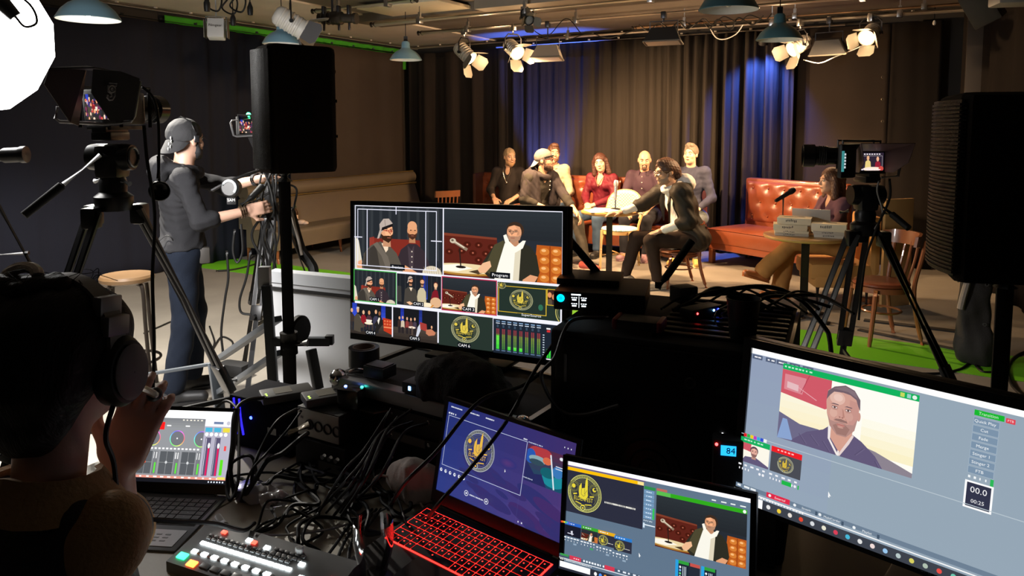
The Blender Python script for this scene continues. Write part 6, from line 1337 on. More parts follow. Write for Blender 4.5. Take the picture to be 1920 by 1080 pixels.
def laptop(label, o, w, h, yaw, tilt, roll, canvas, estr, bez=.009, chin=.022, depth=.235, btilt=0.0, keys='plain', wid=None, lid_m=None, base_m=None, thick=.018):
    M = screen_frame(rad(yaw), rad(tilt), rad(roll), o); hinge = M @ V((0, -h / 2 - chin, -.004))
    t = thing('laptop', label, 'laptop', hinge, rad(yaw)); IM = t_inv = (Matrix.Translation(hinge) @ Matrix.Rotation(rad(yaw), 4, 'Z')).inverted(); M = IM @ M; lm = lid_m or m_bez; bm_ = base_m or lm
    W_ = wid or w + 2 * bez
    b = MB(); b.box((0, -(chin - bez) / 2, -.0085), (W_, h + bez + chin, .008), None, .002); xf(b, M).build('lid', lm, t)
    f = MB(); f.box((0, h / 2 + bez / 2, -.001), (W_, bez, .003)).box((0, -h / 2 - chin / 2, -.001), (W_, chin, .003)); sw = (W_ - w) / 2; f.box((-w / 2 - sw / 2, 0, -.001), (sw, h, .003)).box((w / 2 + sw / 2, 0, -.001), (sw, h, .003)); xf(f, M).build('bezel', m_bez, t)
    canvas.build('screen', screen_mat('screen_' + label[:12].replace(' ', '_'), estr), t, M @ Matrix.Translation((0, 0, -.0028)), w, h)
    B = Matrix.Rotation(rad(btilt), 4, 'X')      # base falls towards the user
    base = xf(MB().box((0, -depth / 2 - .008, -thick / 2), (W_, depth, thick), None, .004), B).build('base', bm_, t)
    xf(MB().cyl((-W_ * .4, .0, -.004), (W_ * .4, 0, -.004), .007, 8), B).build('hinge', m_bez, t)
    kw, kd = (W_ * .92, depth * .47); x0, y0 = -kw / 2, -.03; k = MB(); lg = MB(); rr = random.Random(2)
    nr, nc = 6, (15 if keys == 'plain' else 19); cw, ch = kw / nc, kd / nr
    for r in range(nr):
        cidx = 0
        while cidx < nc:
            n = 1
            if r == 5 and cidx == 4: n = 6
            elif (r in (2, 3, 4)) and cidx in (0, nc - 3): n = 2
            n = min(n, nc - cidx); cx_ = x0 + cw * (cidx + n / 2); cy_ = y0 - ch * (r + .5)
            k.box((cx_, cy_, .0022), (cw * n - .0028, ch - .0028, .0025))
            if rr.random() < .95: lg.box((cx_ - (.001 if n == 1 else 0), cy_ + .001, .0036), (.0026, .0024, .0003))
            cidx += n
    if keys == 'red':
        xf(MB().box((0, y0 - kd / 2, .0006), (kw + .004, kd + .004, .0010)), B).build('backlight', glow('backlight_red', (1, .02, .015), 5.0), base); xf(k, B).build('keys', BLKM, base); xf(lg, B).build('key_legend_print', glow('legend_red', (1, .03, .02), 4.0), base)
    else:
        xf(MB().box((0, y0 - kd / 2, .0005), (kw + .006, kd + .006, .0008)), B).build('key_tray', mat('keytray_dark', (.03, .03, .032), .6), base); xf(k, B).build('keys', mat('key_grey', (.10, .10, .105), .5), base); xf(lg, B).build('key_legend_print', mat('legend_grey', (.35, .35, .36), .5), base)
    xf(MB().box((-.01, -depth * .76 - .008, .0005), (W_ * .32, depth * .36, .001), None), B).build('touchpad', mat('touchpad', (.06, .06, .065), .3) if keys != 'red' else BLKG, base)
    return t, base, B
lt, lbase, lB = laptop('small grey laptop with colour wheels and audio faders behind the raised hand', (-.827, 1.727, .88), .295, .166, -5.2, 20.7, .2, pic_audio(), 1.3, lid_m=mat('laptop_dark_grey', (.11, .115, .12), .4, .5), depth=.225)
xf(MB().box((.085, -.19, .0009), (.115, .062, .0008)), lB).build('sticker', mat('sticker_silver', (.45, .45, .46), .35, .3), lbase)
b = MB(); [b.box((.05 + .02 * i, -.178 - .012 * k, .0016), (.012, .004, .0004)) for i in range(4) for k in range(3)]; xf(b, lB).build('sticker_print', mat('print_grey', (.25, .25, .26), .5), lbase)
laptop('black laptop with blue festival slide and glowing red keyboard', (-.022, 1.481, .942), .344, .194, -38.2, 12.2, -.6, pic_slides(), 1.0, depth=.255, btilt=5.5, keys='red', chin=.026, thick=.022)
laptop('black laptop with yellow festival emblem and programme picture', (.226, 1.141, .994), .31, .174, -30.8, 9.8, 2.5, pic_mixer_small(), 1.1, depth=.215)
# risers under the two black laptops
for (lx, ly, yaw, z1, s, lab) in ((-.10, 1.385, -38.2, .792, (.30, .17), 'low black equipment box under the red lit laptop'), (.165, 1.04, -30.8, .868, (.28, .16), 'black stand box under the yellow emblem laptop')):
    o = MB().box((0, 0, (z1 - TZ) / 2 - .0005), (s[0], s[1], z1 - TZ - .003), None, .003).build('equipment_box', BLKM); o.location = (lx, ly, TZ + .001); o.rotation_euler = (0, 0, rad(yaw)); tag(o, lab, 'box')
# ---------------------------------------------------------------- switcher panel
a = V((-.633, 1.493, 0)); d = V((.913, -.407, 0)).normalized(); fr = V((-d.y * -1, 0, 0)); fr = V((d.y, -d.x, 0)); c_ = a + d * .188 + fr * .060
t = thing('video_switcher', 'grey video switcher panel with white lit buttons, one green and one red', 'video switcher', (c_.x, c_.y, TZ + .001), math.atan2(d.y, d.x)); t.scale = (1, .76, 1)
m_sw = mat('switcher_grey', (.14, .145, .15), .45); side_p = [(-.080, 0), (.080, 0), (.080, .046), (.05, .046), (-.080, .022)]
MB().loft([[V((x, p[0], p[1])) for p in side_p] for x in (-.188, .188)]).build('case', m_sw, t)
sl = math.atan2(.024, .13); T = Matrix.Translation((0, -.015, .034)) @ Matrix.Rotation(sl, 4, 'X')
lit, dk, wh = MB(), MB(), MB()
def btn(mb, x, y, w=.011, h=.010, z=.003): mb.box((x, y, z / 2), (w, h, z), None, .001)
for i in range(16): btn(lit, -.150 + .0145 * i, .012, .0125, .009)
for i in range(8): btn(lit, -.150 + .0265 * i, -.018, .013, .012); btn(dk, -.137 + .0265 * i, -.018, .009, .008)
for r, y in enumerate((.030, .040)):
    for i in range(15): btn(dk, -.150 + .0145 * i, y, .010, .006)
for i in range(8): btn(dk, -.10 + .027 * i, -.048, .020, .015)
for (x, y) in ((-.062, .058), (-.012, .052), (.085, .035), (.105, .0), (.150, .008), (.165, .008), (.172, -.012)): btn(lit, x, y, .013, .011)
for r in range(2):
    for i in range(6): btn(dk, .01 + .013 * i, .056 - .012 * r, .009, .007); btn(dk, .09 + .014 * i, -.02 - .014 * r, .010, .009)
NV = len(MB().box((0, 0, 0), (.01, .01, .003), None, .001).v)
def each(mb, nm, m):
    for i in range(0, len(mb.v), NV):
        q = MB(); q.add(mb.v[i:i + NV], [tuple(k - i for k in f) for f in mb.f if i <= f[0] < i + NV]); xf(q, T).build(nm, m, t)
each(dk, 'dark_button', mat('button_dark_clear', (.30, .31, .32), .3)); each(lit, 'lit_button', glow('button_white_lit', (.92, 1, 1), 9))
g_ = MB(); btn(g_, -.165, -.040, .021, .018); xf(g_, T).build('green_button', glow('button_green_lit', (.02, 1, .30), 9), t, label='green lit square button')
g_ = MB(); btn(g_, -.130, -.052, .021, .018); xf(g_, T).build('red_button', glow('button_red_lit', (1, .10, .02), 10), t, label='red lit square button')
g_ = MB(); btn(g_, -.130, .060, .012, .010); btn(g_, -.048, .056, .012, .010); btn(g_, .165, .022, .011, .010); each(g_, 'small_red_button', glow('button_red_lit2', (1, .05, .03), 6))
MB().lathe([(.001, 0), (.009, 0), (.009, .010), (.007, .012), (.001, .012)], 14, T @ V((.06, .066, 0))).build('knob', WHT, t)
# ---------------------------------------------------------------- beer glass
p = at(705, 1082, TZ + .001); p.y -= .02
m_gl = bpy.data.materials.new('clear_glass'); m_gl.use_nodes = True; nt = m_gl.node_tree; nt.nodes.remove(nt.nodes['Principled BSDF'])
tr, gb, lw, mx = (nt.nodes.new(q) for q in ('ShaderNodeBsdfTransparent', 'ShaderNodeBsdfGlossy', 'ShaderNodeLayerWeight', 'ShaderNodeMixShader'))
tr.inputs[0].default_value = (.86, .85, .85, 1); gb.inputs[0].default_value = (.8, .8, .8, 1); gb.inputs['Roughness'].default_value = .08; lw.inputs[0].default_value = .24
nt.links.new(lw.outputs['Fresnel'], mx.inputs[0]); nt.links.new(tr.outputs[0], mx.inputs[1]); nt.links.new(gb.outputs[0], mx.inputs[2]); nt.links.new(mx.outputs[0], nt.nodes['Material Output'].inputs[0])
tag(MB().lathe([(.001, 0), (.026, 0), (.028, .004), (.024, .012), (.026, .03), (.036, .065), (.0395, .095), (.038, .124), (.0365, .125), (.0375, .095), (.034, .066), (.0245, .035), (.018, .022), (.001, .020)], 36).build('beer_glass', m_gl), 'empty curved beer glass in front of the red keyboard', 'glass').location = p
# ---------------------------------------------------------------- tower computer
pl = V((.0817, 1.566, 0)); pd = V((.9135, -.407, 0)); pp = V((.407, .9135, 0)); PW, PD, PH = .49, .42, 1.215 - TZ
t = thing('tower_computer', 'big black tower computer with slotted top beside the multiview monitor', 'computer', pl + pd * PW / 2 + pp * PD / 2 + V((0, 0, TZ + .001)), math.atan2(pd.y, pd.x))
MB().box((0, 0, PH / 2 + .008), (PW, PD, PH - .016), None, .012).build('case', BLKM, t)
for sx in (-1, 1):
    for sy in (-1, 1): MB().cyl((sx * (PW / 2 - .05), sy * (PD / 2 - .05), 0), (sx * (PW / 2 - .05), sy * (PD / 2 - .05), .012), .018, 12).build('foot', RUB, t)
b = MB()
for k in range(9): b.box((.10, -PD / 2 + .06 + .040 * k, PH + .003), (.26, .018, .008), None, .003)
b.build('top_slats', BLK, t); MB().box((PW / 2 - .004, 0, PH), (.008, PD, .006), None, .002).build('bright_edge_strip', mat('edge_tan_stage_lit', (.22, .18, .12), .3, .6), t)  # tan strip paints in the stage-lit line along the top edge
fp = MB().box((0, -PD / 2 - .004, PH / 2), (PW - .03, .008, PH - .03), None, .003).build('front_panel', mat('front_panel_black', (.006, .006, .0065), .35), t)
b = MB(); y = -PD / 2 - .009
for r in range(4): b.tube([(-.02 + (.02 + .022 * r) * math.cos(a), y, .17 + (.02 + .022 * r) * math.sin(a)) for a in [2 * PI * i / 28 for i in range(28)]], .002, 5, closed=True)
b.build('fan_grille', BLK, fp)
lettering('logo', '3', .05, Matrix.Translation((-.10, y, .20)) @ Matrix.Rotation(PI / 2, 4, 'X'), mat('logo_dim', (.03, .03, .03), .5), fp)
MB().tube([(.06 + .009 * math.cos(a), y, .365 + .009 * math.sin(a)) for a in [2 * PI * i / 16 for i in range(16)]], .0025, 6, closed=True).build('key_lock', mat('lock_steel', (.12, .12, .12), .3, .8), fp)
MB().box((.135, y, .355), (.05, .002, .014)).build('badge', mat('badge_green', (.02, .05, .04), .5), fp); MB().ell((.125, y, .27), (.003, .002, .003), 8).build('power_light', glow('led_white', (1, 1, 1), 10), fp); MB().box((-.205, y, .36), (.006, .002, .06)).build('badge', mat('print_grey', (.25, .25, .26), .5), fp)
PZ = TZ + PH + .009
# small thermometer display and blue lit box in front of the tower
p = W(1366, 846, 1.34); t = thing('display_meter', 'small cyan lit digital display with red light beside the ultrawide screen', 'display', (p.x, p.y, TZ + .001), rad(-12))
hz = p.z - TZ - .001; MB().box((0, .02, (hz + .02) / 2), (.055, .035, hz + .02), None, .004).build('housing', BLKM, t); MB().box((0, .0015, hz), (.028, .002, .019)).build('display', glow('lcd_cyan', (.02, .42, 1), 1.6), t); lettering('digits', '84', .017, Matrix.Translation((.004, .0, hz)) @ Matrix.Rotation(PI / 2, 4, 'X'), mat('lcd_digit', (.0, .02, .05), .5), t); MB().ell((-.022, .001, hz + .011), (.003, .002, .003), 8).build('red_light', glow('led_red', (1, .03, .03), 14), t)
p = at(1290, 965, TZ + .001); t = thing('dock_box', 'dark box glowing faintly blue behind the yellow emblem laptop', 'box', W(1293, 880, 1.30).xy.to_3d() + V((0, 0, TZ + .001)), rad(-25)); MB().box((0, 0, .075), (.05, .03, .15), None, .004).build('case', mat('case_navy', (.004, .004, .012), .8, spec=.1), t); MB().box((-.02, -.016, .12), (.012, .002, .05)).build('blue_light', glow('led_blue_soft', (.01, .01, .5), .5), t)
# ---------------------------------------------------------------- things on the tower
def on_pc(u, v): p = G(u, v, PZ); return V((p.x, p.y, PZ + .0005))
p = on_pc(1150, 591) + V((0, .10, 0)); t = thing('wireless_receiver', 'black wireless receiver with blue ring, menu display and two thick antennas', 'receiver', (p.x - .01, p.y, PZ), rad(-14))
MB().box((0, 0, .027), (.21, .19, .044), None, .004).build('case', BLK, t); MB().box((-.035, .03, .058), (.15, .12, .016), None, .003).build('top_plate', BLK, t)
MB().tube([(-.088 + .007 * math.cos(a), -.0955, .033 + .007 * math.sin(a)) for a in [2 * PI * i / 16 for i in range(16)]], .002, 6, closed=True).build('power_ring', glow('ring_cyan', (.0, .55, .9), 5), t); MB().ell((-.088, -.095, .033), (.005, .001, .005), 10).build('power_button', glow('ring_teal', (.0, .35, .6), 2), t)
dp = MB().box((-.045, -.0955, .028), (.042, .001, .036)).build('display', mat('oled_black', (.003, .003, .004), .2), t); b = MB(); b.box((-.052, -.0965, .043), (.022, .0005, .003)).box((-.045, -.0965, .026), (.0008, .0005, .026))
for i in range(2):
    for k in range(2):
        x = -.056 + .022 * i; z = .034 - .014 * k; [b.box((x + q, -.0965, z + .002), (.003, .0005, .002)) for q in (-.005, .0, .005)]; b.box((x, -.0965, z - .003), (.010, .0005, .003))
b.build('display_text', glow('oled_lit', (.85, .95, 1), 3), dp)
IMt = (Matrix.Translation(t.location) @ Matrix.Rotation(rad(-14), 4, 'Z')).inverted()
for (u0, v0, u1, v1, Y0, Y1) in ((1136, 530, 1066, 448, 1.83, 1.86), (1234, 540, 1297, 452, 1.80, 1.84)):
    a_, b_ = IMt @ W(u0, v0, Y0), IMt @ W(u1, v1, Y1); an = MB().tube([a_, a_.lerp(b_, .18), a_.lerp(b_, .2), b_], [.0075, .0075, .0095, .0105], 10); an.cyl((a_.x, a_.y, .045), a_, .008, 10); an.build('antenna', BLK, t)
p = on_pc(1195, 620); t = thing('solid_state_drive', 'black pocket drive with red corner bumpers lying on the tower', 'drive', (p.x, p.y, PZ), rad(-22)); MB().box((0, .02, .012), (.105, .06, .020), None, .004).build('case', BLK, t)
for sx in (-1, 1): MB().box((sx * .047, .02, .012), (.012, .064, .024), None, .005).build('bumper', mat('bumper_red', (.20, .012, .015), .45), t)
p = on_pc(1314, 592); t = thing('hub', 'small usb hub on the tower with red and blue lights', 'hub', (p.x, p.y, PZ), rad(35)); MB().box((0, 0, .012), (.10, .04, .022), None, .004).build('case', BLK, t)
for k, (x, z, q) in enumerate(((-.035, .0, 0), (.02, .0, 1), (.035, 0, 2))): MB().ell((x, -.0205, .014), (.0025, .002, .0025), 8).build('light', [glow('led_red', (1, .03, .03), 14), glow('led_cyan', (.2, .55, 1), 16), glow('led_blue', (.02, .04, 1), 16)][q], t)
p = on_pc(1300, 548); t = thing('power_adapter', 'black and white cube adapter among the cables on the tower', 'adapter', W(1282, 545, 1.78) - V((0, 0, 0)), rad(25)); t.location.z = PZ; MB().box((0, 0, .02), (.055, .045, .04), None, .006).build('case', mat('adapter_grey', (.10, .10, .10), .5), t)
p = on_pc(1392, 634); t = thing('black_cup', 'black tapered cup filled with cables standing on the tower', 'cup', (p.x, p.y, PZ), 0); MB().lathe([(.001, 0), (.024, 0), (.026, .004), (.033, .080), (.035, .083), (.033, .084), (.024, .006), (.001, .005)], 28).build('cup_body', BLK, t); MB().tube(cat_rom([(-.028, 0, .07), (-.055, -.005, .055), (-.055, -.005, .03), (-.026, 0, .02)], 5), .002, 6).build('wire_loop', CHR, t)
# ---------------------------------------------------------------- rack case with gear
ra = V((-.48, 1.90, 0)); rd = V((.84, -.542, 0)).normalized(); rp = V((-rd.y, rd.x, 0)); RWd = .60; rc = ra + rd * RWd / 2 + rp * .165
t = thing('rack_case', 'black flight case with aluminium edge and ball corner under the multiview monitor', 'flight case', (rc.x, rc.y, TZ + .001), math.atan2(rd.y, rd.x)); H = .22
MB().box((0, .01, H / 2 - .002), (RWd - .02, .31, H - .008), None, .003).build('case_body', BLKM, t)
e = MB(); e.box((0, -.158, H - .018), (RWd, .012, .034), None, .002).box((0, -.145, H - .003), (RWd, .035, .006), None, .001).box((-RWd / 2 + .006, -.0, H - .012), (.014, .32, .022)).box((RWd / 2 - .006, -.0, H - .012), (.014, .32, .022)).box((0, .16, H - .012), (RWd, .012, .022)); e.build('aluminium_edge', mat('aluminium_dull', (.30, .30, .31), .4, .8), t)
MB().ell((-RWd / 2 + .012, -.15, H - .008), (.024, .024, .024), 14).build('ball_corner', CHR, t); MB().ell((RWd / 2 - .012, -.15, H - .008), (.022, .022, .022), 14).build('ball_corner', CHR, t)
MB().tube(cat_rom([(-RWd / 2 + .03, -.135, H + .004), (-RWd / 2 + .05, -.12, H + .012), (-RWd / 2 + .08, -.10, H + .006)], 4), .005, 8).build('latch', CHR, t)
for k in range(3): MB().box((0, -.149, .145 - .058 * k), (RWd - .06, .006, .05), None, .001).build('rack_panel', mat('rack_panel', (.016, .016, .017), .4), t)
for k in range(3):
    for x in (-.25, -.1, .02, .12, .2, .25): MB().ell((x, -.153, .158 - .058 * k), (.006, .003, .006), 10).build('screw', CHR, t)
MB().box((-.07, -.153, .10), (.16, .002, .020)).build('blank_plate', mat('plate_grey', (.22, .22, .22), .4, .5), t)
RZT = TZ + .001 + H + .001
t = thing('tape_roll', 'roll of grey gaffer tape standing flat in front of the multiview monitor', 'tape', (W(683, 690, 1.98).x, 1.98, RZT)); MB().lathe([(.030, 0), (.042, 0), (.042, .052), (.030, .052), (.030, 0)], 32).build('tape', BLK, t); MB().lathe([(.0295, .0), (.031, .0), (.031, .0535), (.028, .0535), (.028, 0)], 32).build('core', mat('cardboard', (.20, .15, .11), .8), t); 
p = W(698, 704, 1.86); t = thing('converter_box', 'small square black converter box on the rack case edge', 'converter', (p.x, p.y, RZT), rad(-30)); MB().box((0, .03, .018), (.068, .055, .030), None, .003).build('case', BLK, t); MB().box((0, .03, .0345), (.058, .045, .002)).build('top_plate', mat('plate_dark', (.05, .05, .052), .4, .5), t)
p = W(775, 722, 1.75); t = thing('transmitter_box', 'black transmitter with blue light beside the black knitted hat', 'transmitter', (p.x, p.y, RZT), rad(-32)); MB().box((0, .03, .015), (.075, .06, .028), None, .004).build('case', BLK, t); MB().box((-.012, -.0005, .016), (.007, .002, .010)).build('blue_light', glow('led_sky', (.2, .5, 1), 6), t)
# knitted hat
S = SDF(); S.el((0, 0, .02), (.115, .075, .085), None, .03); S.el((-.07, .0, .03), (.06, .06, .05), None, .04); S.el((.08, -.0, .0), (.06, .08, .04), None, .04); S.bx((0, 0, -.15), (.4, .4, .15), None, .01, .01, 's')
p = W(868, 738, 1.72); o = S.build('knitted_hat', mat('knit_black', (.014, .011, .011), .95, bump=.9, bscale=120, stretch=(3, 3, .6)), None, .006, .006, 40); o.location = (p.x, p.y + .02, RZT); o.rotation_euler = (0, 0, rad(-30)); tag(o, 'black knitted hat lying in a heap on the rack case', 'hat')
# second light wooden case corner behind (right of the rack)
p = W(990, 735, 1.74); t = thing('wooden_case', 'tan wooden case corner with screws between rack case and tower', 'case', (p.x + .03, p.y + .16, TZ + .001), rad(-32)); MB().box((0, 0, .085), (.16, .16, .17), None, .003).build('case_body', mat('case_tan', (.30, .20, .09), .5, bump=.05), t); MB().box((0, -.081, .155), (.16, .008, .025)).box((0, -.075, .171), (.16, .02, .004)).build('aluminium_edge', ALU, t)
# ---------------------------------------------------------------- left gear: blue lit box, wireless packs, stage box
p = W(505, 760, 1.92); t = thing('stage_computer', 'black box lit deep blue under the two wireless packs', 'computer', (p.x, p.y + .07, TZ + .001), rad(-26)); z = .917 - TZ; MB().box((0, 0, z / 2), (.22, .14, z - .002), None, .006).build('case', mat('case_navy', (.004, .004, .012), .8, spec=.1), t); MB().ell((-.03, -.0705, z * .62), (.0045, .003, .0045), 10).build('blue_light', glow('led_blue', (.02, .04, 1), 16), t); MB().box((.045, -.0705, z * .45), (.03, .002, .018)).build('socket', mat('socket_steel', (.3, .3, .3), .3, .6), t)
for k in (0, 1): MB().tube(cat_rom([(-.09 + .02 * k, -.072, z * .95), (-.085 + .02 * k, -.074, z * .6), (-.078 + .02 * k, -.072, z * .25)], 4), .003, 6).build('blue_strip', glow('strip_blue', (.03, .02, 1), 1.6), t)
for k, (u, v, Y, zz, lab) in enumerate([(528, 738, 1.90, .918, 'grey wireless pack with two green lights closest to the loudspeaker pole'), (610, 752, 1.84, .934, 'grey wireless pack with two green lights on the stage box')]):
    p = W(u, v, Y); t = thing('wireless_pack', lab, 'wireless pack', (p.x, p.y + .04, zz + .002), rad(28)); MB().box((0, 0, .012), (.135, .072, .022), None, .006).build('case', mat('pack_grey', (.10, .10, .095), .5), t); MB().box((-.01, -.0, .0235), (.045, .045, .001)).build('label_plate', mat('plate_beige', (.22, .20, .15), .5), t)
    for q in (0, 1): MB().ell((-.055 + .0 * q, -.022 + .012 * q, .0225), (.003, .003, .0015), 8).build('green_light', glow('led_lime', (.35, 1, .05), 7), t)
p = W(640, 752, 1.80); t = thing('battery_transmitter', 'small upright black unit with blue and teal lights on the stage box', 'transmitter', (p.x + .02, p.y + .03, .9365), rad(-20)); MB().box((0, 0, .026), (.062, .045, .052), None, .006).build('case', BLKG, t); MB().ell((-.018, -.0, .053), (.004, .004, .003), 8).build('blue_light', glow('led_azure', (.15, .3, 1), 10), t); MB().ell((.024, .01, .053), (.004, .004, .003), 8).build('teal_light', glow('led_teal', (.05, .9, .7), 6), t)
p = W(620, 800, 1.80); t = thing('stage_box', 'grey audio stage box with a row of round cable sockets', 'audio interface', (p.x, p.y + .075, .857), rad(-30)); MB().box((0, 0, .038), (.145, .14, .076), None, .002).build('case', mat('box_dark', (.02, .02, .02), .5), t); MB().box((0, -.071, .038), (.140, .003, .070), None, .001).build('front_plate', mat('plate_lightgrey', (.52, .52, .49), .45, .2), t)
for k in range(4): q = MB().lathe([(.014, 0), (.0135, .004), (.011, .004), (.010, -.001), (.001, -.001)], 18, (-.012 + .031 * k - .015, -.0725, .036), (0, -1, 0)).build('socket', BLK, t)
lettering('lettering', 'IN', .010, Matrix.Translation((-.055, -.0728, .050)) @ Matrix.Rotation(PI / 2, 4, 'X'), mat('print_grey', (.25, .25, .26), .5), t)
b = MB(); x0 = V((-.028, -.075, .036)); dx = V((-.5, -.75, -.22)).normalized(); b.tube([x0, x0 + dx * .055], [.0095, .0095], 14); pg = b.build('plug', mat('plug_nickel', (.55, .48, .38), .25, .9), t); MB().tube([x0 + dx * .055, x0 + dx * .075], [.008, .005], 12).build('boot', BLK, pg)
p2 = t.location.copy(); t = thing('rack_mixer', 'dark audio unit with three knobs beneath the stage box', 'mixer', (p.x + .01, p.y + .07, TZ + .001), rad(-30)); MB().box((0, 0, .039), (.17, .16, .078), None, .003).build('case', BLKM, t)
for k in range(3): MB().cyl((.02 + .022 * k, -.082, .050), (.02 + .022 * k, -.092, .050), .006, 12).build('knob', ALU, t)
MB().box((.035, -.0815, .022), (.075, .002, .022)).build('label_plate', mat('plate_grey2', (.10, .10, .10), .5), t)
o = MB().prism([(0, 0), (.11, 0), (.13, .03), (.11, .09), (0, .11)], .004).build('metal_plate', mat('plate_bare', (.10, .09, .075), .35, .8)); p = W(668, 785, 1.86); o.location = (p.x - .035, p.y - .02, .936); o.rotation_euler = (rad(2), 0, rad(-30)); tag(o, 'bare metal plate between the stage box and the rack case', 'plate')
# ---------------------------------------------------------------- loose things on the desk
p = at(648, 948, TZ + .001); t = thing('charger', 'flat grey charger block lying among the black cables', 'charger', p, rad(-55)); MB().box((0, 0, .011), (.075, .055, .020), None, .006).build('case', mat('charger_grey', (.045, .045, .047), .5), t); MB().box((.012, -.0, .0215), (.03, .025, .0008)).build('label', mat('print_dim', (.14, .14, .14), .5), t)
p = at(778, 936, TZ + .001); S = SDF(); S.el((0, 0, .045), (.075, .030, .055), None, .01); S.rc((0, -.02, .01), (0, -.028, .09), .012, .008, .03); S.el((0, .045, .045), (.085, .045, .060), None, .012, 's'); S.bx((0, 0, -.1), (.3, .3, .1), None, .005, .005, 's')
t = thing('face_mask', 'white folded respirator mask standing against the blue laptop', 'mask', p, rad(-20)); S.build('mask_shell', mat('mask_white', (.85, .74, .69), .8, bump=.15, bscale=200), t, .004, .002, 60); MB().tube(cat_rom([(.06, -.01, .05), (.10, -.03, .035), (.105, -.05, .01), (.07, -.06, .006), (.03, -.03, .01)], 6), .0026, 6).build('ear_loop', mat('mask_white', (.85, .74, .69), .8), t); MB().tube(cat_rom([(-.06, -.01, .05), (-.09, -.02, .05), (-.10, -.03, .02), (-.06, -.03, .01)], 6), .0026, 6).build('ear_loop', mat('mask_white', (.85, .74, .69), .8), t)
p = at(494, 948, TZ + .001); S = SDF(); rr = random.Random(8); [S.el((rr.uniform(-.03, .03), rr.uniform(-.03, .03), rr.uniform(.012, .03)), (rr.uniform(.015, .03), rr.uniform(.012, .025), rr.uniform(.010, .02)), None, .004) for _ in range(9)]; o = S.build('plastic_wrapper', mat('cellophane', (.75, .75, .78), .15, trans=.6, spec=.8), None, .004, .008, 90, 4); o.location = (p.x, p.y, TZ + .004); tag(o, 'crumpled clear plastic wrapper beside the small laptop', 'wrapper')
p = at(524, 937, TZ + .001); o = MB().box((0, 0, .004), (.05, .012, .007), None, .002).build('red_strap', mat('strap_red', (.18, .015, .02), .7)); o.location = p; o.rotation_euler = (0, 0, rad(-5)); tag(o, 'short red strap beside the crumpled wrapper', 'strap')
p = at(468, 930, TZ + .001); t = thing('tin_lid', 'round metal tin with a blue shine behind the crumpled wrapper', 'tin', p); MB().lathe([(.001, 0), (.032, 0), (.033, .003), (.033, .026), (.030, .028), (.001, .026)], 28).build('tin_body', mat('tin_blue_steel', (.2, .2, .35), .25, .9), t)
p = at(408, 960, TZ + .02); o = MB().cyl((0, 0, 0), (.03, -.035, 0), .0075, 12).build('jack_adapter', ALU); o.location = (p.x, p.y, TZ + .009); tag(o, 'silver jack plug lying beside the small laptop', 'plug')
# ---------------------------------------------------------------- cables on the desk
def dsk(u, v, z=.006): p = G(u, v, TZ + z); return V((p.x, p.y, TZ + z))
cg = 'black cables tangled on the desk'
cable('cable', 'black cable arching from the desk over the blue laptop to the multiview monitor', [W(1062, 600, 1.62), W(1040, 640, 1.60), W(1000, 700, 1.57), W(950, 790, 1.50), W(880, 880, 1.42), W(822, 945, 1.36), dsk(800, 975, .01)], .0042)
cable('cable', 'second black cable crossing the upper edge of the blue laptop', [W(1050, 665, 1.60), W(985, 720, 1.58), W(900, 752, 1.50), W(820, 845, 1.44), W(760, 905, 1.42), dsk(728, 955, .008)], .0042)
cable('cable', 'grey shining cable running down beside the tower to the desk', [W(1140, 595, 1.60), W(1080, 598, 1.575), W(1058, 620, 1.55), W(1040, 670, 1.53), W(1015, 705, 1.53), W(1045, 765, 1.52), W(1090, 778, 1.50), W(1160, 760, 1.47)], .004, mat('cable_grey', (.05, .05, .052), .35))
cable('cable', 'thick black cable plugged into the stage box', [W(577, 812, 1.70), W(560, 825, 1.66), W(530, 850, 1.64), W(500, 865, 1.63), W(478, 900, 1.60), dsk(455, 935, .01)], .006)
cable('cable', 'black cable hanging from the wireless pack closest to the pole', [W(498, 745, 1.86), W(460, 752, 1.80), W(440, 775, 1.74), W(436, 830, 1.68), W(432, 880, 1.64), dsk(440, 930, .01)], .005)
cable('cable', 'black cable hanging from the wireless pack on the stage box', [W(560, 765, 1.78), W(520, 790, 1.70), W(490, 840, 1.66), W(475, 880, 1.62), dsk(470, 925, .008)], .0042)
cable('cable', 'thin cable falling from the stage box corner', [W(565, 770, 1.72), W(540, 805, 1.68), W(500, 850, 1.64), W(470, 885, 1.60), dsk(452, 940, .006)], .003)
cable('cable', 'black cable loop standing beside the small laptop screen', [W(400, 770, 1.95), W(425, 752, 1.93), W(446, 775, 1.86), W(448, 850, 1.74), W(446, 905, 1.66), W(432, 938, 1.60), W(425, 912, 1.64), W(434, 870, 1.68), W(470, 855, 1.68), W(484, 900, 1.64)], .0038)
rr = random.Random(12)
for k in range(18):
    s_, e_ = (rr.uniform(565, 715), rr.uniform(866, 876)), rr.choice(((446, 912), (712, 1000), (775, 985), (560, 1024), (600, 1034), (470, 1002), (735, 930))); pts = [dsk(*s_, .02)]
    for i in range(1, 6): t_ = i / 6; pts.append(dsk(s_[0] + (e_[0] - s_[0]) * t_ + rr.uniform(-48, 48), min(1010, s_[1] + (e_[1] - s_[1]) * t_ + rr.uniform(-22, 26)), .006 + rr.choice((0, .008, .016, .03)) + rr.uniform(0, .006)))
    pts.append(dsk(*e_, .012))
    cable('cable', 'black cable in the tangle between switcher and stage box', pts, rr.choice((.003, .004, .0045)), group=cg)
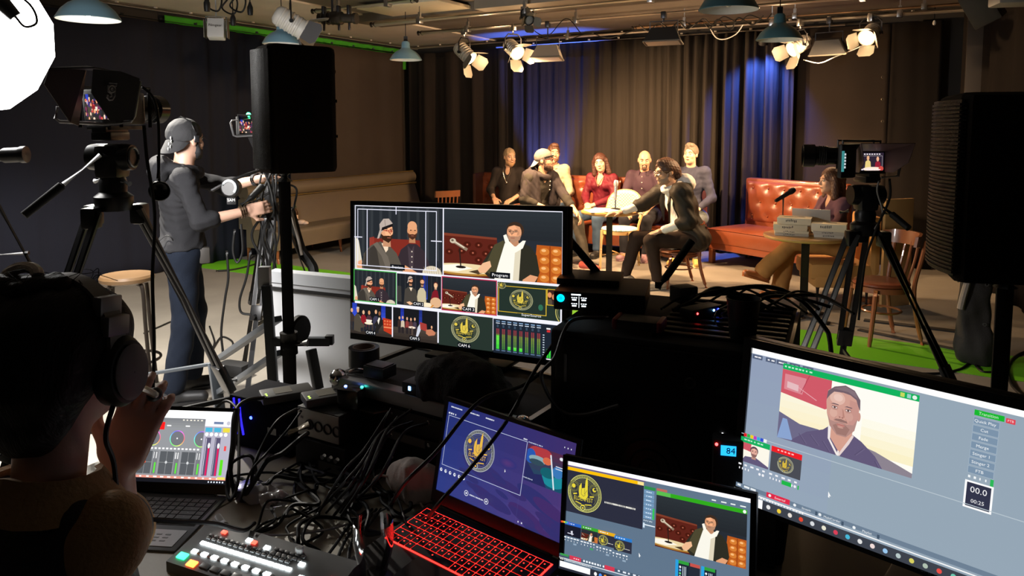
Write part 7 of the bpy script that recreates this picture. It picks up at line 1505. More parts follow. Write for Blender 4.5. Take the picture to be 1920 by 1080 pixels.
for k in range(7):
    u = rr.uniform(690, 800); pts = [W(u - 60, 900 + rr.uniform(-20, 30), 1.48), W(u - 20, 830 + rr.uniform(-30, 30), 1.60), W(u + 25, 780 + rr.uniform(-20, 20), 1.66)]; pts = [dsk(u - 110, 950 + rr.uniform(-15, 30), .01)] + pts
    cable('cable', 'black cable rising from the desk in front of the rack case', pts, .0035, group='black cables rising to the rack case')
cable('cable', 'pale thin cable leading from the switcher past the beer glass', [dsk(478, 1002, .05), dsk(540, 1003, .02), dsk(620, 992, .012), dsk(680, 972, .012), dsk(735, 948, .010)], .0024, mat('cable_grey_light', (.35, .34, .33), .4))
for k in range(4):
    pts = [dsk(600 + 25 * k, 1060 + 8 * k, .006), dsk(630 + 14 * k, 1020, .012), dsk(655 + 12 * k, 985, .014), dsk(690 + 8 * k, 955, .01)]
    cable('cable', 'black cable running up beside the beer glass', pts, .0035, group='black cables beside the beer glass')
rr = random.Random(31)
for k in range(9):
    u = 1260 + 22 * k; pts = [V((q.x, q.y, PZ + .006 + z)) for q, z in ((G(u - 20, 590 + rr.uniform(-6, 12), PZ), 0), (G(u + 15, 578 + rr.uniform(-8, 6), PZ), .006 + .012 * rr.random()), (G(u + 60, 565 + rr.uniform(-8, 8), PZ), .008 + .022 * rr.random()), (G(u + 120, 570 + rr.uniform(-6, 8), PZ), .01), (G(u + 165, 585 + rr.uniform(-6, 10), PZ), .0))]
    cable('cable', 'black cable in the bundle on top of the tower', pts, rr.choice((.003, .004, .005)), group='black cables bundled on the tower')
cable('cable', 'thick cable bending from the tower down to the tripod side', [W(1290, 560, 1.72), W(1350, 545, 1.78), W(1440, 538, 1.82), W(1500, 562, 1.82), W(1545, 612, 1.82), W(1556, 640, 1.84), W(1562, 720, 1.88)], .006)
# ---------------------------------------------------------------- loudspeakers on poles
def speaker(label, lab2, loc, z0, w, d, h, rz, dx, m, ridges=False):
    t = thing('loudspeaker', label, 'loudspeaker', (loc.x + dx, loc.y, z0), rz)
    k = .72; r = []
    pr = [(-w / 2, -d / 2 + .02), (-w / 2 + .02, -d / 2), (w / 2 - .02, -d / 2), (w / 2, -d / 2 + .02), (w / 2 * k + .005, d / 2 - .02), (w / 2 * k - .015, d / 2), (-w / 2 * k + .015, d / 2), (-w / 2 * k - .005, d / 2 - .02)]
    for z, s in ((0, .95), (.012, 1), (h - .02, 1), (h - .006, .98), (h, .92)): r.append([V((x * s, y * s, z)) for x, y in pr])
    MB().loft(r).build('cabinet', m, t)
    g = MB(); ng = 44 if ridges else 1
    if ridges:
        for i in range(ng): z = .02 + (h - .04) * i / ng; g.loft([[V((x * (w / 2 - .006), -d / 2 - .004 - .028 * (1 - x * x), z + q)) for q in (0, .005)] + [V((x * (w / 2 - .006), -d / 2 + .01, z + q)) for q in (.005, 0)] for x in (-1, -.9, -.6, -.2, .2, .6, .9, 1)])
    gp = []
    for i in range(13): x = -1 + 2 * i / 12; gp.append((x * (w / 2 - .008), -d / 2 - .028 * (1 - x * x)))
    g.loft([[V((x, y, z)) for x, y in gp] + [V((gp[-1][0], -d / 2 + .004, z)), V((gp[0][0], -d / 2 + .004, z))] for z in (.014, h - .016)]); g.build('grille', mat('grille_metal', (.03, .027, .024), .4, .5, bump=.8, bscale=500), t)
    MB().box((w / 2 * .86 + .001, .01, h * .52), (.012, .02, .075), Matrix.Rotation(rad(8), 3, 'Z'), .003).build('handle_recess', mat('recess_black', (.003, .003, .003), .9), t)
    for (x, z) in ((-.06, .12), (.06, .12), (-.06, .24), (.06, .24), (-.05, .34), (.05, .34)): MB().cyl((x * k, d / 2 - .001, z * h / .42), (x * k, d / 2 + .003, z * h / .42), .006, 10).build('screw', BLKG, t)
    cx_ = Matrix.Rotation(-rz, 3, 'Z') @ V((-dx, 0, 0)); MB().cyl(cx_ + V((0, 0, -.03)), cx_ + V((0, 0, .002)), .026, 16).build('pole_cup', BLK, t)
    s = thing('speaker_stand', lab2, 'stand', (loc.x, loc.y, 0)); zt = z0 - .03
    MB().cyl((0, 0, .25), (0, 0, zt), .0185, 16).build('pole', BLKM, s); MB().cyl((0, 0, .05), (0, 0, .95), .0215, 16).build('outer_tube', BLKM, s); MB().cyl((0, 0, .93), (0, 0, 1.0), .028, 16).build('collar', BLK, s); MB().cyl((.02, 0, .965), (.06, 0, .965), .012, 10).build('knob', BLK, s)
    for i in range(3): a = rad(90 + 120 * i); MB().tube([(0.02 * math.cos(a), .02 * math.sin(a), .42), (.24 * math.cos(a), .24 * math.sin(a), .02)], .011, 8).build('leg', BLKM, s); MB().ell((.24 * math.cos(a), .24 * math.sin(a), .016), (.018, .018, .016), 10).build('rubber_foot', RUB, s)
    return t, s
m_spk = mat('speaker_black', (.026, .019, .014), .9, bump=.25, bscale=500, spec=.15)
p = W(533, 322, 2.30); speaker('black loudspeaker on a pole, side towards the bench', 'black pole stand carrying the loudspeaker beside the camera operator', V((p.x, p.y, 0)), p.z, .165, .215, .385, rad(-56), .046, m_spk)
p = W(1886, 515, 1.72); speaker('larger black loudspeaker with ribbed grille at the edge of the picture', 'black pole stand carrying the loudspeaker behind the ultrawide monitor', V((p.x, p.y, 0)), p.z, .30, .27, .425, rad(-111), 0, m_spk, True)
# mounting yoke under the left speaker
# ---------------------------------------------------------------- tripods and cameras
m_tri = mat('tripod_black', (.016, .016, .017), .35, .3)
def tripod(label, loc, hz, azs, reach, handle=None, spread_z=.42, m=m_tri, foot_z=0.0, hl=.48):
    t = thing('camera_tripod', label, 'tripod', loc); L = V(loc)
    MB().lathe([(.001, hz - .30), (.055, hz - .30), (.065, hz - .27), (.065, hz - .25), (.04, hz - .23), (.001, hz - .23)], 20).build('bowl', m, t)
    hd = MB(); hd.lathe([(.001, hz - .235), (.045, hz - .235), (.048, hz - .20), (.04, hz - .18), (.001, hz - .18)], 20); hd.box((0, 0, hz - .125), (.085, .10, .12), None, .02); hd.lathe([(.001, -.075), (.045, -.075), (.048, -.05), (.048, .05), (.045, .075), (.001, .075)], 20, (0, 0, hz - .11), (1, 0, 0)); hd.box((0, 0, hz - .035), (.07, .13, .03), None, .006)
    hd = hd.build('fluid_head', m, t); MB().tube([(.078 , .034 * math.cos(a), hz - .11 + .034 * math.sin(a)) for a in [2 * PI * i / 20 for i in range(20)]], .004, 6, closed=True).build('drag_ring', GRYM, hd); MB().box((0, 0, hz - .012), (.05, .15, .02), None, .003).build('quick_plate', m, t)
    for s in ((.06, -.05), (-.06, .04)): MB().cyl((s[0], s[1], hz - .19), (s[0] * 1.6, s[1] * 1.4, hz - .20), .009, 8).build('lever', GRYM, hd)
    if handle:
        a = V(handle[0]) - L; b_ = V(handle[1]) - L; h = MB().cyl(a, a.lerp(b_, .5), .008, 10); h = h.build('pan_handle', ALU if len(handle) > 2 else m, t); MB().tube([a.lerp(b_, .5), a.lerp(b_, .52), b_], [.010, .015, .014], 12).build('grip', RUB, h); MB().cyl(V((0, 0, hz - .11)), a, .010, 10).build('handle_mount', m, h)
    tops = []
    for az in azs:
        a = rad(az); o = V((math.cos(a), math.sin(a), 0)); s_ = V((-o.y, o.x, 0)); top = o * .065 + V((0, 0, hz - .27)); ft = o * reach + V((0, 0, foot_z)); mid = top.lerp(ft, .55); lg = MB()
        lg.box(top.lerp(ft, .035), (.05, .06, .075), None, .012)
        for q in (-1, 1): lg.cyl(top.lerp(ft, .02) + s_ * .026 * q, mid + s_ * .026 * q, .014, 10)
        lg = lg.build('leg', m, t)
        MB().obox(mid.lerp(top, .10), mid.lerp(ft, .06), .075, .032, bev=.006).build('leg_clamp', m, lg); MB().cyl(mid.lerp(top, .1), ft.lerp(top, .02), .016, 10).build('lower_tube', m, lg); MB().ell(ft + V((0, 0, .016)), (.022, .022, .016), 10).build('rubber_foot', RUB, lg); MB().cyl(mid + o * .015, mid + o * .045, .012, 10).build('lock_knob', m, lg)
        tops.append(mid.lerp(ft, .12))
    c = sum(tops, V((0, 0, 0))) / len(tops); sp = MB(); sp.cyl(c - V((0, 0, .015)), c + V((0, 0, .015)), .022, 12)
    for q in tops: sp.obox(c, q, .012, .018)
    sp.build('spreader', m, t); return t
def hood_monitor(t, M, w, h, canvas, side=.11, flare=.35, lens_logo=False, mflap=None, estr=1.2, flaps=('L', 'R', 'T')):
    """Field monitor: local x right, y up, z towards the viewer."""
    mf = mflap or mat('hood_fabric', (.018, .017, .018), .5)
    xf(MB().box((0, 0, -.016), (w + .03, h + .03, .03), None, .006), M).build('monitor_housing', BLK, t); canvas.build('screen', screen_mat('viewfinder_%d' % len(bpy.data.materials), estr), t, M @ Matrix.Translation((0, 0, .0005)), w, h)
    e = side * flare; hw, hh = w / 2 + .008, h / 2 + .008
    for f in flaps:
        if f == 'T': q = [V((-hw, hh, 0)), V((hw, hh, 0)), V((hw + e, hh + e * .6, side)), V((-hw - e, hh + e * .6, side))]
        if f == 'L': q = [V((-hw, -hh, 0)), V((-hw, hh, 0)), V((-hw - e, hh + e * .6, side)), V((-hw - e * .6, -hh * .1, side * .9)), V((-hw - e * .2, -hh, side * .35))]
        if f == 'R': q = [V((hw, hh, 0)), V((hw, -hh, 0)), V((hw + e * .2, -hh, side * .35)), V((hw + e * .6, -hh * .1, side * .9)), V((hw + e, hh + e * .6, side))]
        n = (q[1] - q[0]).cross(q[2] - q[0]).normalized() * .003; xf(MB().loft([q, [p + n for p in q]]), M).build('hood_flap', mf, t)
def cine_camera(label, loc, rz, s=1.0):
    t = thing('video_camera', label, 'camera', loc, rz); t.scale = (s, s, s)
    MB().box((0, 0, .065), (.12, .13, .105), None, .014).build('camera_body', BLK, t)
    for x in (-.068, .068): MB().tube([(x, -.07, .005), (x, -.07, .128), (x, .07, .128), (x, .07, .005)], .006, 6).build('cage_bar', mat('cage_metal', (.04, .038, .036), .3, .7), t)
    MB().lathe([(.001, 0), (.034, 0), (.036, .01), (.036, .05), (.040, .055), (.040, .10), (.048, .105), (.048, .15), (.044, .152), (.042, .135), (.001, .13)], 26, (0, .065, .065), (0, 1, 0)).build('lens', BLKG, t)
    b = MB(); [b.lathe([(.0405, .060 + .008 * i), (.042, .062 + .008 * i), (.0405, .065 + .008 * i)], 26, (0, .065, .065), (0, 1, 0)) for i in range(4)]; b.build('focus_ring', RUB, t)
    MB().box((0, 0, .004), (.08, .16, .012), None, .002).build('base_plate', mat('plate_dark', (.05, .05, .052), .4, .5), t)
    return t
def local(t): 
    return (Matrix.Translation(t.location) @ t.rotation_euler.to_matrix().to_4x4() @ Matrix.Diagonal((*t.scale, 1))).inverted()
# camera A, left foreground
PA = V((W(210, 300, 2.62).x, 2.62, 0)); hzA = 1.655
tripod('black video tripod with long silver pan handle in front of the side curtain', PA, hzA, (47, -118, 170), .65, (W(188, 291, 2.52), W(45, 404, 2.36), 1))
tA = cine_camera('video camera with hooded monitor and emblem next to the glowing lantern', (W(218, 236, 2.66).x, 2.66, hzA - .01), rad(-8), 1.15)
MA = local(tA) @ screen_frame(rad(-24), rad(-4), 0, W(184, 200, 2.48)); hood_monitor(tA, MA, .125, .085, pic_viewfinder(0), .12, .30, flaps=())
pl_ = [W(*q) for q in ((92, 129, 2.34), (163, 125, 2.45), (148, 236, 2.46), (132, 230, 2.40), (83, 158, 2.33))]; nl = (pl_[1] - pl_[0]).cross(pl_[3] - pl_[0]).normalized() * .004; L_ = local(tA)
MB().loft([[L_ @ q for q in pl_], [L_ @ (q + nl) for q in pl_]]).build('hood_flap', mat('hood_fabric_screenlit', (.05, .035, .035), .45), tA)  # reddish, lighter fabric colour stands in for the screen glow on this flap
MB().loft([[L_ @ W(*q) for q in ((92, 129, 2.34), (163, 125, 2.45), (240, 140, 2.47), (178, 128, 2.34))], [L_ @ (W(*q) + V((0, 0, .004))) for q in ((92, 129, 2.34), (163, 125, 2.45), (240, 140, 2.47), (178, 128, 2.34))]]).build('hood_flap', mat('hood_fabric', (.018, .017, .018), .5), tA)
# wide side panel of the hood with the emblem, seen from outside
pa = [W(*q) for q in ((224, 133, 2.40), (262, 147, 2.47), (250, 225, 2.47), (206, 226, 2.40), (172, 174, 2.36), (176, 130, 2.34))]
nn = (pa[1] - pa[0]).cross(pa[3] - pa[0]).normalized() * .004; L_ = local(tA); MB().loft([[L_ @ q for q in pa], [L_ @ (q + nn) for q in pa]]).build('hood_flap', mat('hood_fabric', (.018, .017, .018), .5), tA)
b = MB(); e0 = [(197, 158), (220, 158), (220, 163), (216, 164)]; cxl = W(209, 168, 2.352)
def emb(pts, r=.0022, closed=False): b.tube([L_ @ W(u, v, 2.352 + .0019 * (u - 195)) for u, v in pts], r, 6, closed=closed)
emb([(205, 156), (219, 157), (217, 162)]); emb([(210 + 6.5 * math.cos(a), 167 + 6.5 * math.sin(a)) for a in [2 * PI * i / 16 for i in range(16)]], closed=True); emb([(210 + 2 * math.cos(a), 167 + 2 * math.sin(a)) for a in [2 * PI * i / 8 for i in range(8)]], closed=True); emb([(216, 170), (215, 180), (211, 187), (205, 188), (201, 183), (202, 178)]); emb([(203, 160), (203, 172), (209, 176), (209, 181), (206, 182)])
b.build('logo', mat('emblem_grey', (.30, .30, .31), .5), tA)
MB().tube([L_ @ W(u, v, 2.48) for u, v in ((108, 200), (104, 222), (112, 228), (200, 233), (245, 228), (252, 218), (262, 152))], .005, 8).build('monitor_frame', mat('frame_steel', (.25, .25, .26), .3, .8), tA)
cable('cable', 'black cable curving from the camera beside the lantern to the operator\'s shoulder', [W(264, 160, 2.6), W(288, 185, 2.62), W(297, 230, 2.62), W(298, 300, 2.6), W(296, 335, 2.58)], .005)
cable('cable', 'black cable hanging from the emblem camera down its tripod', [W(270, 235, 2.6), W(276, 300, 2.58), W(290, 400, 2.5), W(286, 520, 2.44), W(289, 640, 2.40), W(287, 735, 2.38)], .006)
p = W(299, 356, 2.60); t = thing('viewfinder_cup', 'round black viewfinder cup hanging on a cable beside the operator', 'viewfinder', p, rad(10)); MB().lathe([(.001, .03), (.022, .03), (.034, .0), (.036, -.02), (.033, -.022), (.026, .0), (.001, .012)], 22, axis=(-.25, 1, .2)).build('cup', BLKG, t); MB().cyl((0, 0, .025), (0, 0, .12), .005, 8).build('cord', RUB, t)
# camera C, right
PC_ = V((W(1625, 340, 3.45).x, 3.45, 0)); hzC = 1.445
tripod('black video tripod standing in front of the bentwood chair and box table', PC_, hzC, (205, 315, 75), .66, (W(1640, 375, 3.40), W(1704, 428, 3.22)))
tC = cine_camera('video camera with wide lens and hooded monitor pointed at the red sofa', (PC_.x - .05, PC_.y - .01, hzC), rad(74), 1.12)
MC = local(tC) @ screen_frame(rad(6), rad(2), 0, W(1632, 303, 3.30)); hood_monitor(tC, MC, .125, .08, pic_viewfinder(1), .13, .42, mflap=mat('hood_flap_mauve', (.20, .13, .13), .45))
L_ = local(tC); b = MB(); b.box((0, 0, 0), (.10, .025, .15), None, .012); xf(b, L_ @ Matrix.Translation(W(1588, 302, 3.22)) @ Matrix.Rotation(rad(28), 4, 'Z')).build('side_monitor', BLK, tC); b = MB(); b.box((-.044, -.014, 0), (.014, .003, .09)); xf(b, L_ @ Matrix.Translation(W(1588, 302, 3.22)) @ Matrix.Rotation(rad(28), 4, 'Z')).build('side_display', glow('display_teal', (.06, .35, .36), .7), tC)
b = MB(); [b.box((-.030, -.014, .03 - .014 * k), (.006, .003, .009)) for k in range(5)]; xf(b, L_ @ Matrix.Translation(W(1588, 302, 3.22)) @ Matrix.Rotation(rad(28), 4, 'Z')).build('indicator_print', glow('print_lit_white', (.8, .85, .9), .8), tC)
MB().tube([L_ @ W(u, v, 3.32) for u, v in ((1652, 333), (1684, 330), (1688, 308))], .006, 6).build('monitor_frame', mat('frame_steel', (.25, .25, .26), .3, .8), tC)
cable('cable', 'black cable looping from the camera at the sofa down to the spreader', [W(1668, 335, 3.3), W(1668, 372, 3.3), W(1645, 425, 3.32), W(1625, 480, 3.36), W(1617, 530, 3.36), W(1610, 600, 3.36)], .0055)
cable('cable', 'thin grey cable hanging beside the pan handle of the sofa camera', [W(1648, 338, 3.34), W(1645, 360, 3.34), W(1655, 400, 3.34), W(1640, 430, 3.34)], .004, mat('cable_grey_light', (.35, .34, .33), .4))
# camera B behind the left loudspeaker: monitor with tally light, dark tripod wrapped in cables
PB = V((W(512, 400, 4.75).x, 4.75, 0)); 
tripod('cable wrapped tripod half hidden behind the loudspeaker pole', PB, 1.35, (20, 140, 262), .42, (W(486, 372, 4.5), W(455, 392, 4.35)))
tB = cine_camera('video camera with green tally light half hidden by the small loudspeaker', (PB.x, PB.y, 1.35), rad(-20), 1.0)
MB_ = local(tB) @ screen_frame(rad(35), rad(0), 0, W(468, 236, 4.55)); hood_monitor(tB, MB_, .12, .085, pic_viewfinder(0), .10, .3, flaps=('L', 'T'))
L_ = local(tB); MB().ell(L_ @ W(466, 215, 4.5), (.013, .013, .013), 10).build('tally_light', glow('tally_green', (.02, 1, .25), 40), tB); MB().tube([L_ @ W(u, v, 4.5) for u, v in ((470, 222), (435, 226), (432, 230), (438, 254), (444, 256), (476, 254))], .006, 6).build('monitor_frame', mat('frame_steel', (.25, .25, .26), .3, .8), tB)
MB().cyl(L_ @ W(468, 256, 4.55), L_ @ W(500, 330, 4.7), .012, 8).build('monitor_arm', BLK, tB)
# focus handwheel with bright ring in the operator's grip
p = W(434, 352, 4.25); t = thing('focus_wheel', 'black focus wheel with a bright white ring in front of the operator', 'focus wheel', p, rad(15)); MB().lathe([(.001, -.03), (.045, -.03), (.055, -.02), (.055, .02), (.045, .03), (.001, .03)], 24, axis=(-.35, -1, .1)).build('wheel', BLK, t)
x, y, d_ = basis(V((-.35, -1, .1))); MB().tube([d_ * .032 + (x * math.cos(a) + y * math.sin(a)) * .040 for a in [rad(20 + 200 * i / 16) for i in range(17)]], .007, 8).build('ring', mat('ring_white', (.75, .85, .9), .3), t); MB().box((0, -.02, -.075), (.05, .02, .04), None, .004).build('bracket', BLK, t); lettering('lettering', 'SAM', .022, Matrix.Translation((0, -.032, -.07)) @ Matrix.Rotation(PI / 2, 4, 'X'), mat('thread_white', (.7, .7, .7), .7), t)
cable('rod', 'black rod linking the operator\'s grip to the half hidden camera', [W(392, 360, 4.3), W(430, 340, 4.35), W(470, 325, 4.45), W(498, 318, 4.6)], .010, BLK, cat='rod')
o = MB().tube([W(452, 385, 4.2), W(470, 372, 4.22), W(492, 350, 4.3)], [.016, .020, .022], 12).build('handgrip', RUB); tag(o, 'thick black handgrip held in the operator\'s lower hand', 'grip')
for k, (pts, lab) in enumerate([([(425, 470), (428, 520), (422, 560), (415, 620), (418, 660)], 'black cable hanging straight down in front of the operator'), ([(470, 470), (462, 520), (450, 560), (452, 585), (470, 590)], 'black cable curving over the green strip'), ([(440, 430), (437, 470), (445, 492), (455, 470), (452, 420)], 'black cable loop dangling below the operator\'s hand'), ([(500, 330), (540, 345), (556, 355), (553, 380), (548, 400)], 'thin black cable in front of the beige bench')]): cable('cable', lab, [W(u, v, 4.2 if k < 3 else 4.7) for u, v in pts], .007)
rr = random.Random(77)
for k in range(8):
    u = rr.uniform(488, 522); pts = [W(u + rr.uniform(-8, 8), 320, 4.55), W(u + rr.uniform(-16, 16), 380 + rr.uniform(-10, 10), 4.5), W(u + rr.uniform(-22, 14), 440 + rr.uniform(-10, 10), 4.48), W(u + rr.uniform(-14, 12), 500, 4.5), W(u + rr.uniform(-10, 8), 560, 4.55)]; cable('cable', 'black cable wrapped around the half hidden tripod', pts, rr.choice((.006, .008)), group='black cables wrapped on the half hidden tripod')
cable('cable', 'thick cable bundle bending down onto the green strip beside the pole', [W(543, 390, 4.9), W(556, 440, 4.88), W(566, 470, 4.86), W(580, 490, 4.84), W(588, 505, 4.82), W(586, 530, 4.8)], .035)
cable('cable', 'pale jointed stick leaning in front of the bench end', [W(545, 388, 4.7), W(552, 420, 4.7), W(560, 450, 4.7), W(566, 478, 4.7)], .010, mat('stick_grey', (.22, .19, .16), .4), cat='stick')
# far left stand
p = W(-40, 470, 2.7); t = thing('light_stand', 'thin black light stand leg cut by the picture edge under the lantern', 'stand', (p.x, p.y, 0)); q = lambda u, v, Y=2.7: W(u, v, Y) - V((p.x, p.y, 0))
MB().cyl(q(-40, 330), q(-40, 640), .014, 10).build('pole', m_tri, t); MB().cyl(q(-12, 368), q(74, 525), .008, 8).build('leg', m_tri, t); MB().cyl(q(-40, 480), q(54, 474), .007, 8).build('brace', m_tri, t); MB().cyl(V((0, 0, 0)), q(-40, 640), .014, 10).build('lower_pole', m_tri, t); MB().cyl(q(-40, 330), q(-40, 215), .012, 8).build('upper_pole', m_tri, t)
p = W(20, 291, 2.55); t = thing('camera_lens', 'grey cylindrical lens peeking in at the picture edge below the lantern', 'lens', p, 0); MB().lathe([(.001, -.20), (.018, -.20), (.020, -.03), (.026, -.02), (.026, .03), (.029, .035), (.029, .052), (.001, .05)], 20, axis=(1, .1, .05)).build('barrel', mat('lens_greyblack', (.06, .06, .062), .3, .5), t); MB().cyl((-.12, 0, -.02), (-.12, 0, -.08), .012, 8).build('mount', DKM, t); MB().cyl((-.12, 0, -.08), (-.12, 0, -1.6), .010, 8).build('post', m_tri, t)
t.location.z = p.z
# ---------------------------------------------------------------- bar stool
p = G(238, 516, .74); t = thing('bar_stool', 'round wooden bar stool with dark metal legs behind the seated operator', 'stool', (p.x, p.y, 0), rad(20)); t.scale = (.9, .9, 1); m_st = mat('stool_metal', (.045, .035, .028), .4, .7)
MB().lathe([(.001, .70), (.155, .70), (.172, .71), (.175, .73), (.165, .745), (.12, .735), (.001, .73)], 32).build('seat', mat('stool_wood', (.12, .068, .03), .4, coat=.2, var=.2, vscale=6, bump=.05), t)
for k in range(4):
    a = rad(45 + 90 * k); c_, s_ = math.cos(a), math.sin(a); MB().tube(cat_rom([(.10 * c_, .10 * s_, .695), (.15 * c_, .15 * s_, .66), (.165 * c_, .165 * s_, .4), (.20 * c_, .20 * s_, .0)], 4), .013, 8).build('leg', m_st, t)
MB().tube([(.19 * math.cos(2 * PI * i / 28), .19 * math.sin(2 * PI * i / 28), .21) for i in range(28)], .009, 6, closed=True).build('foot_ring', m_st, t)
# ---------------------------------------------------------------- folded flip-top table with grey frame (white top upright)
m_fr = mat('frame_grey_paint', (.075, .085, .095), .4, .3); t = thing('folding_table', 'white folding table with upright top and grey steel frame behind the pole', 'table', (W(620, 620, 2.75).x, 2.75, 0)); o_ = V(t.location); q = lambda u, v, Y: W(u, v, Y) - o_
tl, tr = q(505, 508, 2.98), q(664, 523, 2.72); dn = V((.02, .05, -1)).normalized(); Lx = (tr - tl).normalized(); tr = tl + Lx * .85; bl, br = tl + dn * .70, tr + dn * .70; n_ = Lx.cross(dn).normalized() * -.026
if n_.y < 0: n_ = -n_
MB().loft([[tl, tr, br, bl], [p_ + n_ for p_ in (tl, tr, br, bl)]]).build('table_top', mat('table_white_laminate', (.66, .67, .68), .45), t)
MB().loft([[tl + V((0, -.004, 0)), tr + V((0, -.004, 0)), tr + V((0, -.004, -.045)), tl + V((0, -.004, -.045))], [p_ + n_ * 1.2 + V((0, 0, .004)) for p_ in (tl, tr, tr + V((0, 0, -.045)), tl + V((0, 0, -.045)))]]).build('edge_band', mat('edge_grey_light', (.62, .64, .66), .4), t)
MB().loft([[tl + dn * .062 + V((0, -.006, 0)), tr + dn * .062 + V((0, -.006, 0)), tr + dn * .075 + V((0, -.006, 0)), tl + dn * .075 + V((0, -.006, 0))], [p_ + V((0, -.012, 0)) for p_ in (tl + dn * .062, tr + dn * .062, tr + dn * .075, tl + dn * .075)]]).build('edge_strip', BLK, t)
for (a_, b_, w_) in (((500, 535, 2.6), (512, 715, 2.6), .035), ((400, 680, 3.28), (416, 800, 3.22), .045), ((412, 672, 3.28), (520, 598, 2.70), .038), ((412, 735, 3.26), (522, 662, 2.68), .038), ((275, 702, 3.38), (398, 682, 3.29), .024)): MB().obox(q(*a_), q(*b_), w_, w_ * .6, bev=.003).build('frame_bar', m_fr, t)
MB().obox(q(508, 640, 2.60), q(618, 640, 2.66), .034, .03, bev=.004).build('support_arm', m_fr, t); MB().box(q(618, 637, 2.66), (.03, .03, .035), None, .004).build('latch', BLK, t); MB().lathe([(.001, -.015), (.045, -.015), (.052, -.008), (.052, .008), (.045, .015), (.001, .015)], 22, q(561, 618, 2.60), (.9, -.42, 0)).build('caster', RUB, t); MB().obox(q(583, 655, 2.50), q(597, 730, 2.48), .035, .02, bev=.003).build('bracket', m_fr, t); MB().box(q(497, 520, 2.62), (.04, .03, .08), None, .004).build('bracket', mat('edge_grey_light', (.62, .64, .66), .4), t)
for (u, v, Y) in ((416, 800, 3.22), (512, 715, 2.6)): pt = q(u, v, Y); MB().obox(pt, V((pt.x, pt.y, .03)), .04, .025).build('foot_leg', m_fr, t); MB().obox(V((pt.x, pt.y - .25, .02)), V((pt.x, pt.y + .25, .02)), .05, .03).build('foot_bar', m_fr, t)
for (u0, v0, Y0, u1, v1, Y1, lab) in ((268, 700, 4.0, 300, 640, 4.3, 'black cable lying on the floor behind the stool'), ):
    cable('cable', lab, [G(270, 625, .008), G(300, 612, .008), G(330, 600, .008), G(380, 590, .008)], .007)
cable('cable', 'black cable crossing the green strip on the floor to the half hidden tripod', [G(405, 508, .012), G(440, 505, .012), G(480, 495, .012), G(500, 488, .012)], .010)
cable('cable', 'black cable coiled on the floor under the grey frame', [G(393, 612, .008), G(402, 640, .008), G(398, 655, .008), G(415, 632, .008), G(435, 640, .008), G(436, 655, .008)], .007)
o = MB().box((0, 0, .05), (.22, .12, .09), Matrix.Rotation(rad(-20), 3, 'Z'), .03).build('black_bag', BLKM); o.location = G(440, 705, 0); tag(o, 'small black bag on the floor under the grey frame', 'bag')
# ---------------------------------------------------------------- garment bag at lower right and more floor cables
p = G(1822, 682, 0); S = SDF(); S.bx((0, 0, .36), (.10, .05, .35), None, .04, .02); S.el((0.02, -.02, .12), (.12, .07, .14), None, .05); S.bx((0, 0, -.1), (.4, .4, .1), None, .005, .01, 's'); t = thing('equipment_bag', 'tall dark strap bag with steel eyelets slumped beside the loudspeaker pole', 'bag', (p.x, p.y, 0), rad(-20)); S.build('bag_body', mat('bag_black', (.022, .019, .017), .8, bump=.3, bscale=150), t, .012, .01, 14); MB().tube(cat_rom([(-.11, -.03, .70), (-.115, -.05, .60), (-.06, -.07, .66), (-.09, -.07, .48), (-.10, -.06, .40)], 5), .022, 8).build('pale_cloth', mat('cloth_grey_light', (.30, .26, .22), .85, bump=.3), t)
for z in (.58, .30): MB().tube([(.05 + .010 * math.cos(a), -.062, z + .010 * math.sin(a)) for a in [2 * PI * i / 12 for i in range(12)]], .003, 6, closed=True).build('eyelet', GRYM, t)
cable('cable', 'black cable lying in a curve on the floor between tripod foot and bag', [G(1700, 700, .008), G(1760, 700, .008), G(1800, 692, .008), G(1822, 680, .008), G(1840, 696, .008), G(1862, 698, .008)], .008)
cable('cable', 'black cable on the floor at the very edge beside the pole', [G(1935, 655, .008), G(1905, 668, .008), G(1890, 690, .008), G(1896, 720, .008), G(1920, 745, .008)], .010)
# ---------------------------------------------------------------- seated operator in front, seen from behind
loc = V((-.752, 1.14, 0)); rz = rad(-10)
t = thing('person', 'seated person with dark tied hair, headset and brown jacket in front of the small laptop', 'person', loc, rz)
IL = (Matrix.Translation(loc) @ Matrix.Rotation(rz, 4, 'Z')).inverted(); LW_ = lambda x, y, z: IL @ V((x, y, z))
R = rot3(-4, -6, 0); P, C, N, H = V((0, -.03, .56)), V((0, -.02, .86)), V((0, 0, 1.075)), V((.0, .06, 1.275))
SLp, SRp = V((-.15, -.01, 1.01)), V((.108, -.01, 1.005)); ER, WR = IL @ W(218, 990, 1.30), IL @ W(222, 868, 1.28); EL, WL = V((-.25, .08, .78)), V((-.15, .25, .64))
sk = skin('skin_operator_front', (.62, .36, .28)); S = SDF()
S.el(P.lerp(C, .4), (.12, .09, .22), None, .03); S.el(C, (.135, .09, .17), None, .05); S.rc(SLp, SRp, .045, .045, .05); S.rc(N - V((0, 0, .04)), H + R @ V((0, -.02, -.06)), .052, .055, .03); head_sdf(S, H, R, 1.0, True)
for s_, e_, w_ in ((SLp, EL, WL), (SRp, ER, WR)): S.rc(s_, e_, .045, .036, .04); S.rc(e_, w_, .038, .026, .02)
hd = (IL @ W(262, 780, 1.29) - WR); hand_sdf(S, WR, hd, V((-.35, .9, .1)), 1, .55, 1.02, .006, .16)
hand_sdf(S, WL, V((.3, .9, -.1)), V((0, 0, -1)), 1, .3, .95)
for sx in (-1, 1): S.rc(P + V((sx * .1, 0, -.03)), V((sx * .13, .43, .50)), .075, .052, .05); S.rc(V((sx * .13, .43, .50)), V((sx * .13, .45, .09)), .05, .034, .02)
S.build('body', sk, t, .005); face_parts(t, H, R)
